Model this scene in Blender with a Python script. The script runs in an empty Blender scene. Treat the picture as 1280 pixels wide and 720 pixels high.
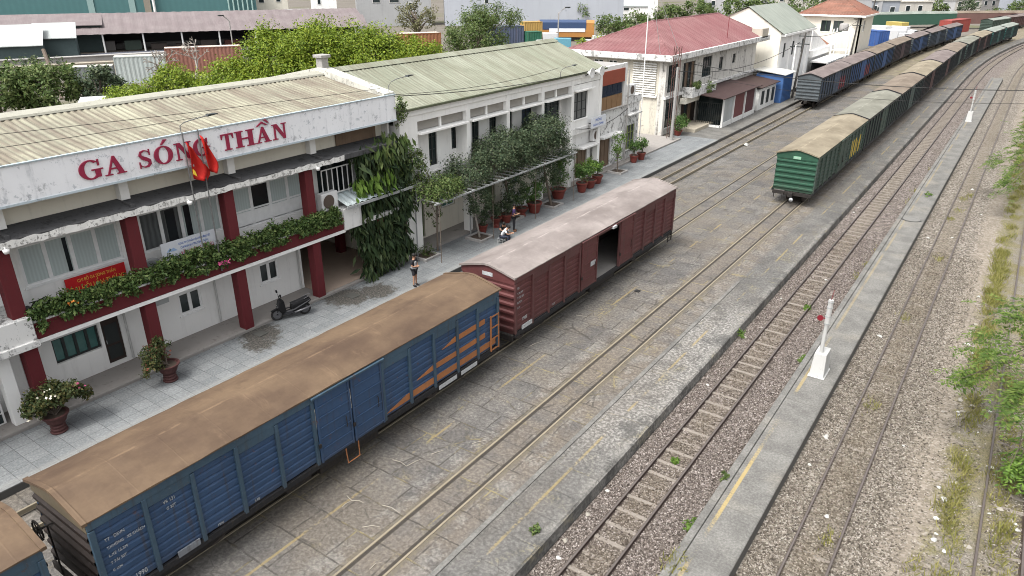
import bpy, math, random
import numpy as np
from mathutils import Vector

R = math.radians
rnd = random.Random(7)
SC = bpy.context.scene
COL = SC.collection

# ------------------------------------------------------------------ camera
cam = bpy.data.cameras.new("camera")
cam_o = bpy.data.objects.new("camera", cam)
COL.objects.link(cam_o)
cam_o.location = (0, 0, 14.4)
cam_o.rotation_euler = (R(90 - 23.7495), 0, R(34.9808))
cam.sensor_width = 36.0
cam.lens = 36 * 900 / 1280
cam.clip_start = 0.1
cam.clip_end = 5000
SC.camera = cam_o

# ------------------------------------------------------------------ sky, sun, exposure
world = bpy.data.worlds.new("World")
SC.world = world
world.use_nodes = True
wn = world.node_tree
wn.nodes.clear()
sky = wn.nodes.new("ShaderNodeTexSky")
sky.sky_type = 'NISHITA'
sky.sun_disc = False
SUN_EL, SUN_AZ = R(60), R(188)
sky.sun_elevation = SUN_EL
sky.sun_rotation = SUN_AZ
sky.air_density = 1.2
sky.dust_density = 6.0
sky.ozone_density = 1.0
hs = wn.nodes.new("ShaderNodeHueSaturation")
hs.inputs['Saturation'].default_value = 0.14
bg = wn.nodes.new("ShaderNodeBackground")
bg.inputs['Strength'].default_value = 0.15
wo = wn.nodes.new("ShaderNodeOutputWorld")
wn.links.new(sky.outputs[0], hs.inputs['Color'])
wn.links.new(hs.outputs[0], bg.inputs['Color'])
wn.links.new(bg.outputs[0], wo.inputs['Surface'])

sun = bpy.data.lights.new("sun", 'SUN')
sun.energy = 1.5
sun.angle = R(16)
sun.color = (1.0, 0.96, 0.9)
sun_o = bpy.data.objects.new("sun", sun)
COL.objects.link(sun_o)
sdir = Vector((math.sin(SUN_AZ) * math.cos(SUN_EL), math.cos(SUN_AZ) * math.cos(SUN_EL), math.sin(SUN_EL)))
sun_o.rotation_euler = sdir.to_track_quat('Z', 'Y').to_euler()
sun_o.location = (-40, 0, 80)

SC.view_settings.view_transform = 'Standard'
SC.view_settings.look = 'None'
SC.view_settings.exposure = 1.05
SC.view_settings.gamma = 1
SC.view_settings.use_curve_mapping = False
SC.render.engine = 'CYCLES'
SC.cycles.max_bounces = 6
SC.cycles.use_denoising = True
SC.cycles.denoiser = 'OPENIMAGEDENOISE'
SC.cycles.denoising_prefilter = 'ACCURATE'
SC.cycles.filter_width = 1.0
SC.cycles.sample_clamp_indirect = 4.0

# ------------------------------------------------------------------ node helpers
class NT:
    def __init__(s, name):
        s.m = bpy.data.materials.new(name)
        s.m.use_nodes = True
        s.t = s.m.node_tree
        s.t.nodes.clear()
        s.out = s.t.nodes.new("ShaderNodeOutputMaterial")
        s._pos = None
    def n(s, typ, ins=None, **kw):
        nd = s.t.nodes.new(typ)
        for k, v in kw.items():
            setattr(nd, k, v)
        for k, v in (ins or {}).items():
            s.set(nd.inputs[k], v)
        return nd
    def set(s, sock, v):
        if isinstance(v, bpy.types.NodeSocket):
            s.t.links.new(v, sock)
        else:
            if isinstance(v, (tuple, list)) and len(v) == 3 and sock.type == 'RGBA':
                v = (*v, 1)
            sock.default_value = v
    def obj(s):
        return s.n("ShaderNodeTexCoord").outputs['Object']
    def pos(s):
        if s._pos is None:
            s._pos = s.n("ShaderNodeNewGeometry").outputs['Position']
        return s._pos
    def sep(s, v):
        o = s.n("ShaderNodeSeparateXYZ", {0: v}).outputs
        return o[0], o[1], o[2]
    def comb(s, x, y, z):
        return s.n("ShaderNodeCombineXYZ", {0: x, 1: y, 2: z}).outputs[0]
    def scale(s, v, sc):
        return s.n("ShaderNodeMapping", {'Vector': v, 'Scale': sc}).outputs[0]
    def noise(s, v, sc, det=3, rough=0.55, dist=0.0):
        return s.n("ShaderNodeTexNoise", {'Vector': v, 'Scale': sc, 'Detail': det, 'Roughness': rough, 'Distortion': dist}).outputs[0]
    def noisec(s, v, sc, det=3):
        return s.n("ShaderNodeTexNoise", {'Vector': v, 'Scale': sc, 'Detail': det}).outputs[1]
    def vor(s, v, sc, feature='F1', rand=1.0, out=0):
        return s.n("ShaderNodeTexVoronoi", {'Vector': v, 'Scale': sc, 'Randomness': rand}, feature=feature).outputs[out]
    def math(s, op, a, b=0.0, c=0.0, clamp=False):
        nd = s.n("ShaderNodeMath", operation=op, use_clamp=clamp)
        s.set(nd.inputs[0], a)
        s.set(nd.inputs[1], b)
        s.set(nd.inputs[2], c)
        return nd.outputs[0]
    def ramp(s, f, stops):
        nd = s.n("ShaderNodeValToRGB", {0: f})
        el = nd.color_ramp.elements
        while len(el) < len(stops):
            el.new(0.5)
        for e, (p, c) in zip(el, stops):
            e.position = p
            e.color = (c, c, c, 1) if not isinstance(c, (tuple, list)) else (*c, 1)
        return nd.outputs[0]
    def ss(s, f, a, b):
        nd = s.n("ShaderNodeMapRange", {0: f, 1: a, 2: b, 3: 0.0, 4: 1.0}, interpolation_type='SMOOTHSTEP')
        return nd.outputs[0]
    def mix(s, f, a, b, blend='MIX'):
        nd = s.n("ShaderNodeMix", data_type='RGBA', blend_type=blend)
        s.set(nd.inputs[0], f)
        s.set(nd.inputs[6], a)
        s.set(nd.inputs[7], b)
        return nd.outputs[2]
    def band(s, x, a, b, soft=0.05):
        """1 where a < x < b"""
        return s.math('MULTIPLY', s.ss(x, a - soft, a + soft), s.math('SUBTRACT', 1.0, s.ss(x, b - soft, b + soft)))
    def bump(s, h, strength=0.5, dist=0.05, normal=None):
        ins = {'Height': h, 'Strength': strength, 'Distance': dist}
        if normal is not None:
            ins['Normal'] = normal
        return s.n("ShaderNodeBump", ins).outputs[0]
    def fin(s, col, rough=0.8, normal=None, metal=0.0, spec=0.3, **extra):
        ins = {'Base Color': col, 'Roughness': rough, 'Metallic': metal, 'Specular IOR Level': spec}
        if normal is not None:
            ins['Normal'] = normal
        ins.update(extra)
        p = s.n("ShaderNodeBsdfPrincipled", ins)
        s.t.links.new(p.outputs[0], s.out.inputs[0])
        return s.m

def mul(c, k):
    return tuple(min(1, x * k) for x in c)

def paint(name, c, rough=0.6, var=0.25, dirt=0.35, dirtc=(0.09, 0.08, 0.065), streak=0.5, sc=1.0, bumpk=0.15, rust=0.0, metal=0.0):
    """weathered painted surface: blotchy base, vertical run streaks, patchy grime, optional rust patches"""
    t = NT(name)
    o = t.obj()
    n1 = t.noise(o, 0.7 * sc, 4, 0.6)
    n2 = t.noise(o, 6 * sc, 4, 0.65)
    st = t.noise(t.scale(o, (5 * sc, 5 * sc, 0.25 * sc)), 1.0, 4, 0.6)
    base = t.mix(n1, mul(c, 1 - var), mul(c, 1 + var))
    base = t.mix(t.math('MULTIPLY', t.ss(n2, 0.42, 0.7), 0.3), base, mul(c, 1.35))
    g = t.math('MULTIPLY', t.ss(t.math('ADD', t.math('MULTIPLY', st, streak), t.math('MULTIPLY', n2, 1 - streak)), 0.48, 0.72), dirt)
    base = t.mix(g, base, dirtc)
    if rust > 0:
        nr = t.noise(o, 2.3 * sc, 6, 0.7)
        base = t.mix(t.math('MULTIPLY', t.ss(nr, 0.66 - 0.25 * rust, 0.78 - 0.2 * rust), min(1, rust * 1.6)), base, (0.13, 0.055, 0.025))
    nr2 = t.noise(o, 18 * sc, 3)
    rg = t.math('ADD', rough - 0.1, t.math('MULTIPLY', nr2, 0.2))
    return t.fin(base, rg, t.bump(t.noise(o, 9 * sc, 4, 0.6), bumpk, 0.04), metal)

def plain(name, c, rough=0.6, metal=0.0, spec=0.3, var=0.15, sc=4.0):
    t = NT(name)
    o = t.obj()
    n = t.noise(o, sc, 3)
    return t.fin(t.mix(n, mul(c, 1 - var), mul(c, 1 + var)), rough, None, metal, spec)

def leafm(name, c1, c2, c3, rough=0.55, trans=0.3):
    t = NT(name)
    ri = t.n("ShaderNodeNewGeometry").outputs['Random Per Island']
    n = t.noise(t.obj(), 0.9, 3)
    f = t.math('ADD', t.math('MULTIPLY', ri, 0.6), t.math('MULTIPLY', n, 0.4))
    col = t.ramp(f, [(0.15, c1), (0.5, c2), (0.85, c3)])
    p = t.n("ShaderNodeBsdfPrincipled", {'Base Color': col, 'Roughness': rough, 'Specular IOR Level': 0.25})
    tr = t.n("ShaderNodeBsdfTranslucent", {'Color': col})
    mx = t.n("ShaderNodeMixShader", {0: trans, 1: p.outputs[0], 2: tr.outputs[0]})
    t.t.links.new(mx.outputs[0], t.out.inputs[0])
    return t.m

def glass(name, c=(0.02, 0.028, 0.03), rough=0.08):
    t = NT(name)
    n = t.noise(t.obj(), 3.0, 3)
    return t.fin(t.mix(n, mul(c, 0.7), mul(c, 1.5)), rough, None, 0.0, 0.5)

# ------------------------------------------------------------------ mesh helpers
class MB:
    def __init__(s):
        s.v = []
        s.f = []
    def add(s, vs, fs):
        b = len(s.v)
        s.v.extend([tuple(p) for p in vs])
        s.f.extend([tuple(b + i for i in f) for f in fs])
        return s
    def box(s, x0, x1, y0, y1, z0, z1):
        v = [(x0, y0, z0), (x1, y0, z0), (x1, y1, z0), (x0, y1, z0), (x0, y0, z1), (x1, y0, z1), (x1, y1, z1), (x0, y1, z1)]
        return s.add(v, [(3, 2, 1, 0), (4, 5, 6, 7), (0, 1, 5, 4), (1, 2, 6, 5), (2, 3, 7, 6), (3, 0, 4, 7)])
    def quad(s, a, b, c, d):
        return s.add([a, b, c, d], [(0, 1, 2, 3)])
    def prism(s, prof, axis, a, b):
        """closed 2D profile extruded along axis ('x','y','z') from a to b"""
        n = len(prof)
        def P(u, w, t):
            return (t, u, w) if axis == 'x' else ((u, t, w) if axis == 'y' else (u, w, t))
        vs = [P(u, w, a) for u, w in prof] + [P(u, w, b) for u, w in prof]
        fs = [(i, (i + 1) % n, n + (i + 1) % n, n + i) for i in range(n)]
        fs += [tuple(range(n - 1, -1, -1)), tuple(range(n, 2 * n))]
        return s.add(vs, fs)
    def tube(s, pts, r, n=6, r2=None):
        pts = [Vector(p) for p in pts]
        m = len(pts)
        vs = []
        for i, p in enumerate(pts):
            d = (pts[min(i + 1, m - 1)] - pts[max(i - 1, 0)]).normalized()
            a = Vector((0, 0, 1)) if abs(d.z) < 0.9 else Vector((1, 0, 0))
            u = d.cross(a).normalized()
            w = d.cross(u)
            rr = r if r2 is None else r + (r2 - r) * i / max(1, m - 1)
            for k in range(n):
                an = 2 * math.pi * k / n
                vs.append(p + u * math.cos(an) * rr + w * math.sin(an) * rr)
        fs = []
        for i in range(m - 1):
            for k in range(n):
                fs.append((i * n + k, i * n + (k + 1) % n, (i + 1) * n + (k + 1) % n, (i + 1) * n + k))
        fs.append(tuple(range(n - 1, -1, -1)))
        fs.append(tuple(range((m - 1) * n, m * n)))
        return s.add(vs, fs)
    def lathe(s, prof, n=20, c=(0, 0, 0), axis='z'):
        vs = []
        for r, z in prof:
            for k in range(n):
                an = 2 * math.pi * k / n
                a, b = r * math.cos(an), r * math.sin(an)
                p = (a, b, z) if axis == 'z' else ((z, a, b) if axis == 'x' else (a, z, b))
                vs.append((p[0] + c[0], p[1] + c[1], p[2] + c[2]))
        fs = []
        m = len(prof)
        for i in range(m - 1):
            for k in range(n):
                fs.append((i * n + k, i * n + (k + 1) % n, (i + 1) * n + (k + 1) % n, (i + 1) * n + k))
        fs.append(tuple(range(n - 1, -1, -1)))
        fs.append(tuple(range((m - 1) * n, m * n)))
        return s.add(vs, fs)
    def xf(s, fn):
        s.v = [tuple(fn(*p)) for p in s.v]
        return s
    def build(s, name, mat, parent=None, bevel=0.0, smooth=False, label=None, local=False, kind=None, seg=1):
        me = bpy.data.meshes.new(name)
        me.from_pydata(s.v, [], s.f)
        o = bpy.data.objects.new(name, me)
        return finish(o, me, mat, parent, bevel, smooth, label, local, kind, seg)

def root_loc(p):
    v = Vector((0, 0, 0))
    while p is not None:
        v += Vector(p.location)
        p = p.parent
    return v

def finish(o, me, mat, parent, bevel, smooth, label, local, kind, seg=1):
    me.materials.append(mat)
    me.validate()
    COL.objects.link(o)
    if parent is not None:
        o.parent = parent
        if not local:
            me.transform(__import__('mathutils').Matrix.Translation(-root_loc(parent)))
    if smooth:
        me.polygons.foreach_set('use_smooth', [True] * len(me.polygons))
    if bevel > 0:
        md = o.modifiers.new("bevel", 'BEVEL')
        md.width = bevel
        md.segments = seg
        md.limit_method = 'ANGLE'
        md.angle_limit = R(40)
    if label:
        o['label'] = label
    if kind:
        o['kind'] = kind
    return o

def thing(name, label, cat, loc=(0, 0, 0), rz=0.0, group=None):
    o = bpy.data.objects.new(name, None)
    o.empty_display_size = 0.3
    COL.objects.link(o)
    o.location = loc
    o.rotation_euler = (0, 0, rz)
    tag(o, label, cat, group)
    return o

def tag(o, label, cat, group=None):
    o['label'] = label
    o['category'] = cat
    if group:
        o['group'] = group
    return o

def struct(o):
    o['kind'] = 'structure'
    return o

def copy_tree(root, loc, rz=0.0, label=None):
    c = root.copy()
    COL.objects.link(c)
    c.location = loc
    c.rotation_euler = (0, 0, rz)
    if label:
        c['label'] = label
    for ch in root.children:
        d = ch.copy()
        COL.objects.link(d)
        d.parent = c
        for g in ch.children:
            e = g.copy()
            COL.objects.link(e)
            e.parent = d
    return c

# ---- leaves: many small separate leaf blades, built with numpy
def leaf_mesh(pts, nrm, size, seed, aspect=0.5, jitter=0.35, droop=0.0):
    rg = np.random.default_rng(seed)
    n = len(pts)
    d = rg.normal(size=(n, 3))
    d = d / np.linalg.norm(d, axis=1, keepdims=True) * jitter * 2 + nrm
    d /= np.linalg.norm(d, axis=1, keepdims=True) + 1e-9
    a = rg.normal(size=(n, 3))
    a[:, 2] -= droop
    u = a - d * np.sum(a * d, axis=1, keepdims=True)
    u /= np.linalg.norm(u, axis=1, keepdims=True) + 1e-9
    w = np.cross(d, u)
    s = (size * (0.6 + 0.8 * rg.random(n)))[:, None]
    v0 = pts
    v1 = pts + u * s * 0.5 + w * s * aspect * 0.5 + d * s * 0.06
    v2 = pts + u * s
    v3 = pts + u * s * 0.5 - w * s * aspect * 0.5 + d * s * 0.06
    V = np.stack([v0, v1, v2, v3], axis=1).reshape(-1, 3)
    return V

def quads_object(name, V, mat, parent=None, label=None, kind=None, local=False):
    n = len(V) // 4
    me = bpy.data.meshes.new(name)
    me.vertices.add(len(V))
    me.vertices.foreach_set('co', np.asarray(V, dtype=np.float32).ravel())
    me.loops.add(n * 4)
    me.loops.foreach_set('vertex_index', np.arange(n * 4, dtype=np.int32))
    me.polygons.add(n)
    me.polygons.foreach_set('loop_start', np.arange(0, n * 4, 4, dtype=np.int32))
    me.polygons.foreach_set('loop_total', np.full(n, 4, dtype=np.int32))
    me.update(calc_edges=True)
    o = bpy.data.objects.new(name, me)
    return finish(o, me, mat, parent, 0, False, label, local, kind)

def crown_pts(c, rad, ncl, per, clr, seed, shell=0.55, flat=1.0, bottom=-1.0):
    """leaf positions: ncl clumps spread through an ellipsoid, denser to the outside"""
    rg = np.random.default_rng(seed)
    c = np.array(c, float)
    rad = np.array(rad, float)
    d = rg.normal(size=(ncl * 3, 3))
    d /= np.linalg.norm(d, axis=1, keepdims=True)
    d = d[d[:, 2] > bottom][:ncl]
    ncl = len(d)
    rr = shell + (1 - shell) * rg.random(ncl) ** 0.6
    rr *= 0.85 + 0.3 * rg.random(ncl)
    cc = c + d * rad * rr[:, None]
    cs = clr * (0.55 + 0.9 * rg.random(ncl))
    P, Nn = [], []
    for i in range(ncl):
        k = int(per * (0.6 + 0.8 * rg.random()))
        e = rg.normal(size=(k, 3))
        e /= np.linalg.norm(e, axis=1, keepdims=True)
        q = e * (rg.random(k) ** 0.45)[:, None] * cs[i]
        q[:, 2] *= flat
        P.append(cc[i] + q)
        nn = e * 0.6 + d[i] * 0.5 + np.array([0, 0, 0.5])
        Nn.append(nn / np.linalg.norm(nn, axis=1, keepdims=True))
    return np.concatenate(P), np.concatenate(Nn), cc

def tree(name, label, cat, base, crowns, leafmat, barkmat, leaf=0.25, trunk_r=0.15, seed=1, group=None, aspect=0.5, droop=0.0, limbs=14, trunk_top=None, lean=(0, 0)):
    """crowns: list of (centre, radii, clumps, leaves per clump, clump radius)"""
    t = thing(name, label, cat, base, 0, group)
    rg = random.Random(seed)
    P, Nn, CC = [], [], []
    for i, (c, rad, ncl, per, clr) in enumerate(crowns):
        p, n_, cc = crown_pts(c, rad, ncl, per, clr, seed * 13 + i, bottom=-0.75)
        P.append(p)
        Nn.append(n_)
        CC.extend(cc.tolist())
    V = leaf_mesh(np.concatenate(P), np.concatenate(Nn), leaf, seed, aspect, 0.4, droop)
    quads_object('crown', V, leafmat, t)
    m = MB()
    c0 = Vector(crowns[0][0])
    b = Vector(base)
    top = Vector(trunk_top) if trunk_top else Vector((c0.x, c0.y, c0.z - crowns[0][1][2] * 0.25))
    mid = b.lerp(top, 0.5) + Vector((rg.uniform(-.15, .15), rg.uniform(-.15, .15), 0))
    m.tube([b, mid, top], trunk_r, 8, trunk_r * 0.55)
    for k in range(min(limbs, len(CC))):
        e = Vector(CC[rg.randrange(len(CC))])
        s_ = mid.lerp(top, rg.random())
        q = s_.lerp(e, 0.5) + Vector((0, 0, 0.12 * (e - s_).length))
        m.tube([s_, q, e], trunk_r * 0.4, 5, trunk_r * 0.1)
    m.build('trunk', barkmat, t)
    return t
# ------------------------------------------------------------------ alignment of the tracks (straight, then a long right-hand bend)
S0, RC = 128.0, 640.0
CX = RC - 9.0
def path(X, s, z=0.0):
    if s <= S0:
        return (X, s, z)
    th = (s - S0) / RC
    r = CX - X
    return (CX - r * math.cos(th), S0 + r * math.sin(th), z)
def heading(s):
    return 0.0 if s <= S0 else -(s - S0) / RC

def stations(s0, s1, straight=14.0, bend=7.0):
    out = [s0]
    while out[-1] < s1 - 1e-6:
        out.append(min(s1, out[-1] + (straight if out[-1] < S0 - 1 else bend)))
    return out

def ribbon(name, prof, s0, s1, mat, parent=None, kind='structure', straight=14.0, lane=True, closed=False, **kw):
    """prof: list of (X, z); swept along the track alignment"""
    ss_ = stations(s0, s1, straight)
    n = len(prof)
    m = MB()
    m.v = [path(x, s, z) for s in ss_ for x, z in prof]
    lanes = [(x, s, z) for s in ss_ for x, z in prof]
    k = n if closed else n - 1
    for i in range(len(ss_) - 1):
        for j in range(k):
            j2 = (j + 1) % n
            m.f.append((i * n + j, i * n + j2, (i + 1) * n + j2, (i + 1) * n + j))
    if closed:
        m.f.append(tuple(range(n)))
        m.f.append(tuple(reversed(range((len(ss_) - 1) * n, len(ss_) * n))))
    o = m.build(name, mat, parent, kind=kind, **kw)
    if lane:
        at = o.data.attributes.new('lane', 'FLOAT_VECTOR', 'POINT')
        at.data.foreach_set('vector', np.array(lanes, dtype=np.float32).ravel())
    return o

def lane_of(t):
    return t.n("ShaderNodeAttribute", attribute_name='lane').outputs['Vector']

# ------------------------------------------------------------------ ground materials
def m_yard():
    t = NT("worn_yard_paving")
    p = lane_of(t)
    x, y, z = t.sep(p)
    big = t.noise(p, 0.16, 4)
    mid = t.noise(p, 0.9, 5, 0.62)
    fine = t.noise(p, 9, 4, 0.7)
    fine2 = t.noise(p, 32, 3, 0.7)
    warp = t.mix(0.1, p, t.noisec(p, 1.3, 3))
    warp2 = t.mix(0.22, p, t.noisec(p, 0.8, 4))
    br = t.n("ShaderNodeTexBrick", {'Vector': warp, 'Color1': (0, 0, 0, 1), 'Color2': (1, 1, 1, 1), 'Mortar': (0.5, 0.5, 0.5, 1), 'Scale': 1.0, 'Mortar Size': 0.03, 'Mortar Smooth': 0.5,
                                      'Bias': 0.0, 'Brick Width': 1.35, 'Row Height': 1.05}, offset=0.37)
    joint = br.outputs[1]
    cellv = t.n("ShaderNodeSeparateColor", {0: br.outputs[0]}).outputs[0]
    d1 = t.vor(t.scale(warp2, (0.62, 0.5, 1)), 1.0, 'DISTANCE_TO_EDGE', 1.0)
    d2 = t.vor(warp2, 2.4, 'DISTANCE_TO_EDGE', 1.0)
    col = t.mix(t.ss(mid, 0.3, 0.7), (0.128, 0.122, 0.116), (0.228, 0.216, 0.202))
    col = t.mix(t.math('MULTIPLY', t.ss(cellv, 0.3, 0.9), 0.4), col, (0.085, 0.083, 0.086))
    col = t.mix(t.math('MULTIPLY', t.ss(cellv, 0.3, 0.0), 0.5), col, (0.2, 0.19, 0.178))
    # brown earthy margin beside the embedded track
    brown = t.math('MULTIPLY', t.ss(t.math('ADD', big, t.math('MULTIPLY', mid, 0.5)), 0.68, 0.92), 0.6)
    col = t.mix(brown, col, (0.185, 0.155, 0.12))
    tr = t.math('MULTIPLY', t.band(x, -12.3, -9.9, 0.25), t.ss(mid, 0.25, 0.6))
    col = t.mix(t.math('MULTIPLY', tr, 0.6), col, (0.2, 0.165, 0.13))
    # right-hand concrete strip along the platform edge, patched pale
    strip = t.ss(t.math('ADD', x, t.math('MULTIPLY', t.math('SUBTRACT', mid, 0.5), 0.25)), -9.86, -9.72)
    pale = t.math('MULTIPLY', t.band(y, 17.5, 31, 2.0), t.ss(t.math('ADD', mid, t.math('MULTIPLY', fine, 0.3)), 0.5, 0.72))
    sc = t.mix(t.ss(mid, 0.35, 0.65), (0.125, 0.122, 0.116), (0.185, 0.178, 0.168))
    sc = t.mix(t.math('MULTIPLY', pale, 0.75), sc, t.mix(t.ss(fine, 0.4, 0.65), (0.22, 0.21, 0.195), (0.4, 0.385, 0.36)))
    edge = t.math('MULTIPLY', t.ss(x, -8.5, -8.2), t.ss(mid, 0.4, 0.6))
    sc = t.mix(t.math('MULTIPLY', edge, 0.7), sc, (0.28, 0.27, 0.25))
    col = t.mix(strip, col, sc)
    # pale spalled blotches
    bln = t.noise(p, 1.15, 5, 0.72)
    bl = t.math('MAXIMUM', t.ss(bln, 0.6, 0.7), t.math('MULTIPLY', t.math('MAXIMUM', t.band(x, -12.7, -11.95, 0.15), t.band(x, -10.6, -9.95, 0.12)), t.ss(t.math('ADD', bln, t.math('MULTIPLY', fine, 0.15)), 0.57, 0.63)))
    col = t.mix(t.math('MULTIPLY', bl, 0.45), col, (0.3, 0.285, 0.262))
    drk = t.ss(t.noise(t.scale(p, (1, 0.5, 1)), 0.55, 4, 0.6), 0.58, 0.75)
    col = t.mix(t.math('MULTIPLY', drk, 0.4), col, (0.08, 0.075, 0.072))
    dust = t.ss(t.noise(t.scale(p, (1, 0.35, 1)), 0.45, 5, 0.65), 0.42, 0.68)
    col = t.mix(t.math('MULTIPLY', dust, 0.42), col, (0.2, 0.178, 0.155))
    col = t.mix(t.math('MULTIPLY', t.ss(fine, 0.35, 0.75), 0.5), mul_(t, col, 0.5), mul_(t, col, 1.5))
    col = t.mix(t.math('MULTIPLY', t.ss(fine2, 0.52, 0.78), 0.4), col, (0.34, 0.325, 0.3))
    col = t.mix(t.math('MULTIPLY', t.ss(t.noise(p, 20, 3, 0.7), 0.55, 0.75), 0.45), col, (0.045, 0.043, 0.042))
    # cracks: dark joints, some filled with dry straw-coloured weeds
    notstrip = t.math('SUBTRACT', 1.0, t.math('MULTIPLY', strip, 0.8))
    ckm = t.math('MULTIPLY', t.math('SUBTRACT', 1.0, t.ss(d1, 0.004, 0.022)), t.ss(t.noise(p, 0.5, 3), 0.5, 0.6))
    ck = t.math('MULTIPLY', t.math('MAXIMUM', joint, ckm), notstrip)
    ck2 = t.math('MULTIPLY', t.math('MULTIPLY', t.math('SUBTRACT', 1.0, t.ss(d2, 0.01, 0.035)), t.ss(mid, 0.5, 0.6)), 0.5)
    weed = t.ss(t.noise(p, 0.75, 3), 0.5, 0.66)
    ckc = t.mix(weed, (0.055, 0.05, 0.045), (0.23, 0.19, 0.1))
    col = t.mix(t.math('MULTIPLY', ck, t.math('MULTIPLY', 0.85, t.ss(t.noise(p, 1.7, 4, 0.7), 0.36, 0.56))), col, ckc)
    col = t.mix(ck2, col, (0.06, 0.055, 0.05))
    wd2 = t.math('MULTIPLY', t.math('MULTIPLY', t.math('SUBTRACT', 1.0, t.ss(t.math('MINIMUM', d1, t.math('SUBTRACT', 0.12, t.math('MULTIPLY', joint, 0.12))), 0.02, 0.1)), weed), t.ss(fine, 0.46, 0.62))
    col = t.mix(t.math('MULTIPLY', wd2, 0.5), col, (0.2, 0.17, 0.085))
    # worn yellow lines
    for xx, w, keep in ((-13.76, 0.045, 0.54), (-9.1, 0.045, 0.53), (-18.6, 0.05, 0.62)):
        ln = t.math('MULTIPLY', t.band(t.math('ADD', x, t.math('MULTIPLY', t.math('SUBTRACT', fine, 0.5), 0.04)), xx - w, xx + w, 0.015),
                    t.ss(t.math('ADD', t.noise(t.scale(p, (0.3, 0.42, 1)), 1.0, 2), t.math('MULTIPLY', t.math('SUBTRACT', fine, 0.5), 0.35)), keep - 0.06, keep + 0.06))
        col = t.mix(t.math('MULTIPLY', ln, 0.5), col, (0.3, 0.225, 0.09))
    # flange grooves beside each embedded rail
    for xx in (-11.88, -10.83, -16.5, -15.45):
        sgn = 1 if xx in (-11.88, -16.5) else -1
        g = t.band(x, xx + sgn * 0.085 - 0.055, xx + sgn * 0.085 + 0.055, 0.02)
        col = t.mix(t.math('MULTIPLY', g, 0.85), col, (0.03, 0.026, 0.022))
        g2 = t.math('MULTIPLY', t.band(x, xx - sgn * 0.09 - 0.09, xx - sgn * 0.09 + 0.09, 0.05), t.ss(fine, 0.35, 0.6))
        col = t.mix(t.math('MULTIPLY', g2, 0.5), col, (0.1, 0.085, 0.05))
    # far yard: earth, straw and ballast between the sidings
    far = t.math('MULTIPLY', t.ss(t.math('ADD', y, t.math('MULTIPLY', t.math('SUBTRACT', big, 0.5), 60)), 105, 130), t.math('SUBTRACT', 1.0, t.ss(x, -10.2, -9.6)))
    fc = t.mix(t.ss(mid, 0.35, 0.65), (0.13, 0.11, 0.085), (0.2, 0.175, 0.125))
    fc = t.mix(t.math('MULTIPLY', t.ss(t.noise(p, 0.4, 4), 0.52, 0.66), 0.55), fc, (0.12, 0.12, 0.05))
    col = t.mix(far, col, fc)
    h = t.math('ADD', t.math('MULTIPLY', joint, -0.4), t.math('ADD', t.math('MULTIPLY', fine, 0.5), t.math('MULTIPLY', mid, 0.8)))
    return t.fin(col, 0.9, t.bump(h, 0.55, 0.05), 0, 0.2)

def mul_(t, c, k):
    return t.mix(1.0, c, (k, k, k), 'MULTIPLY')

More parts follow.
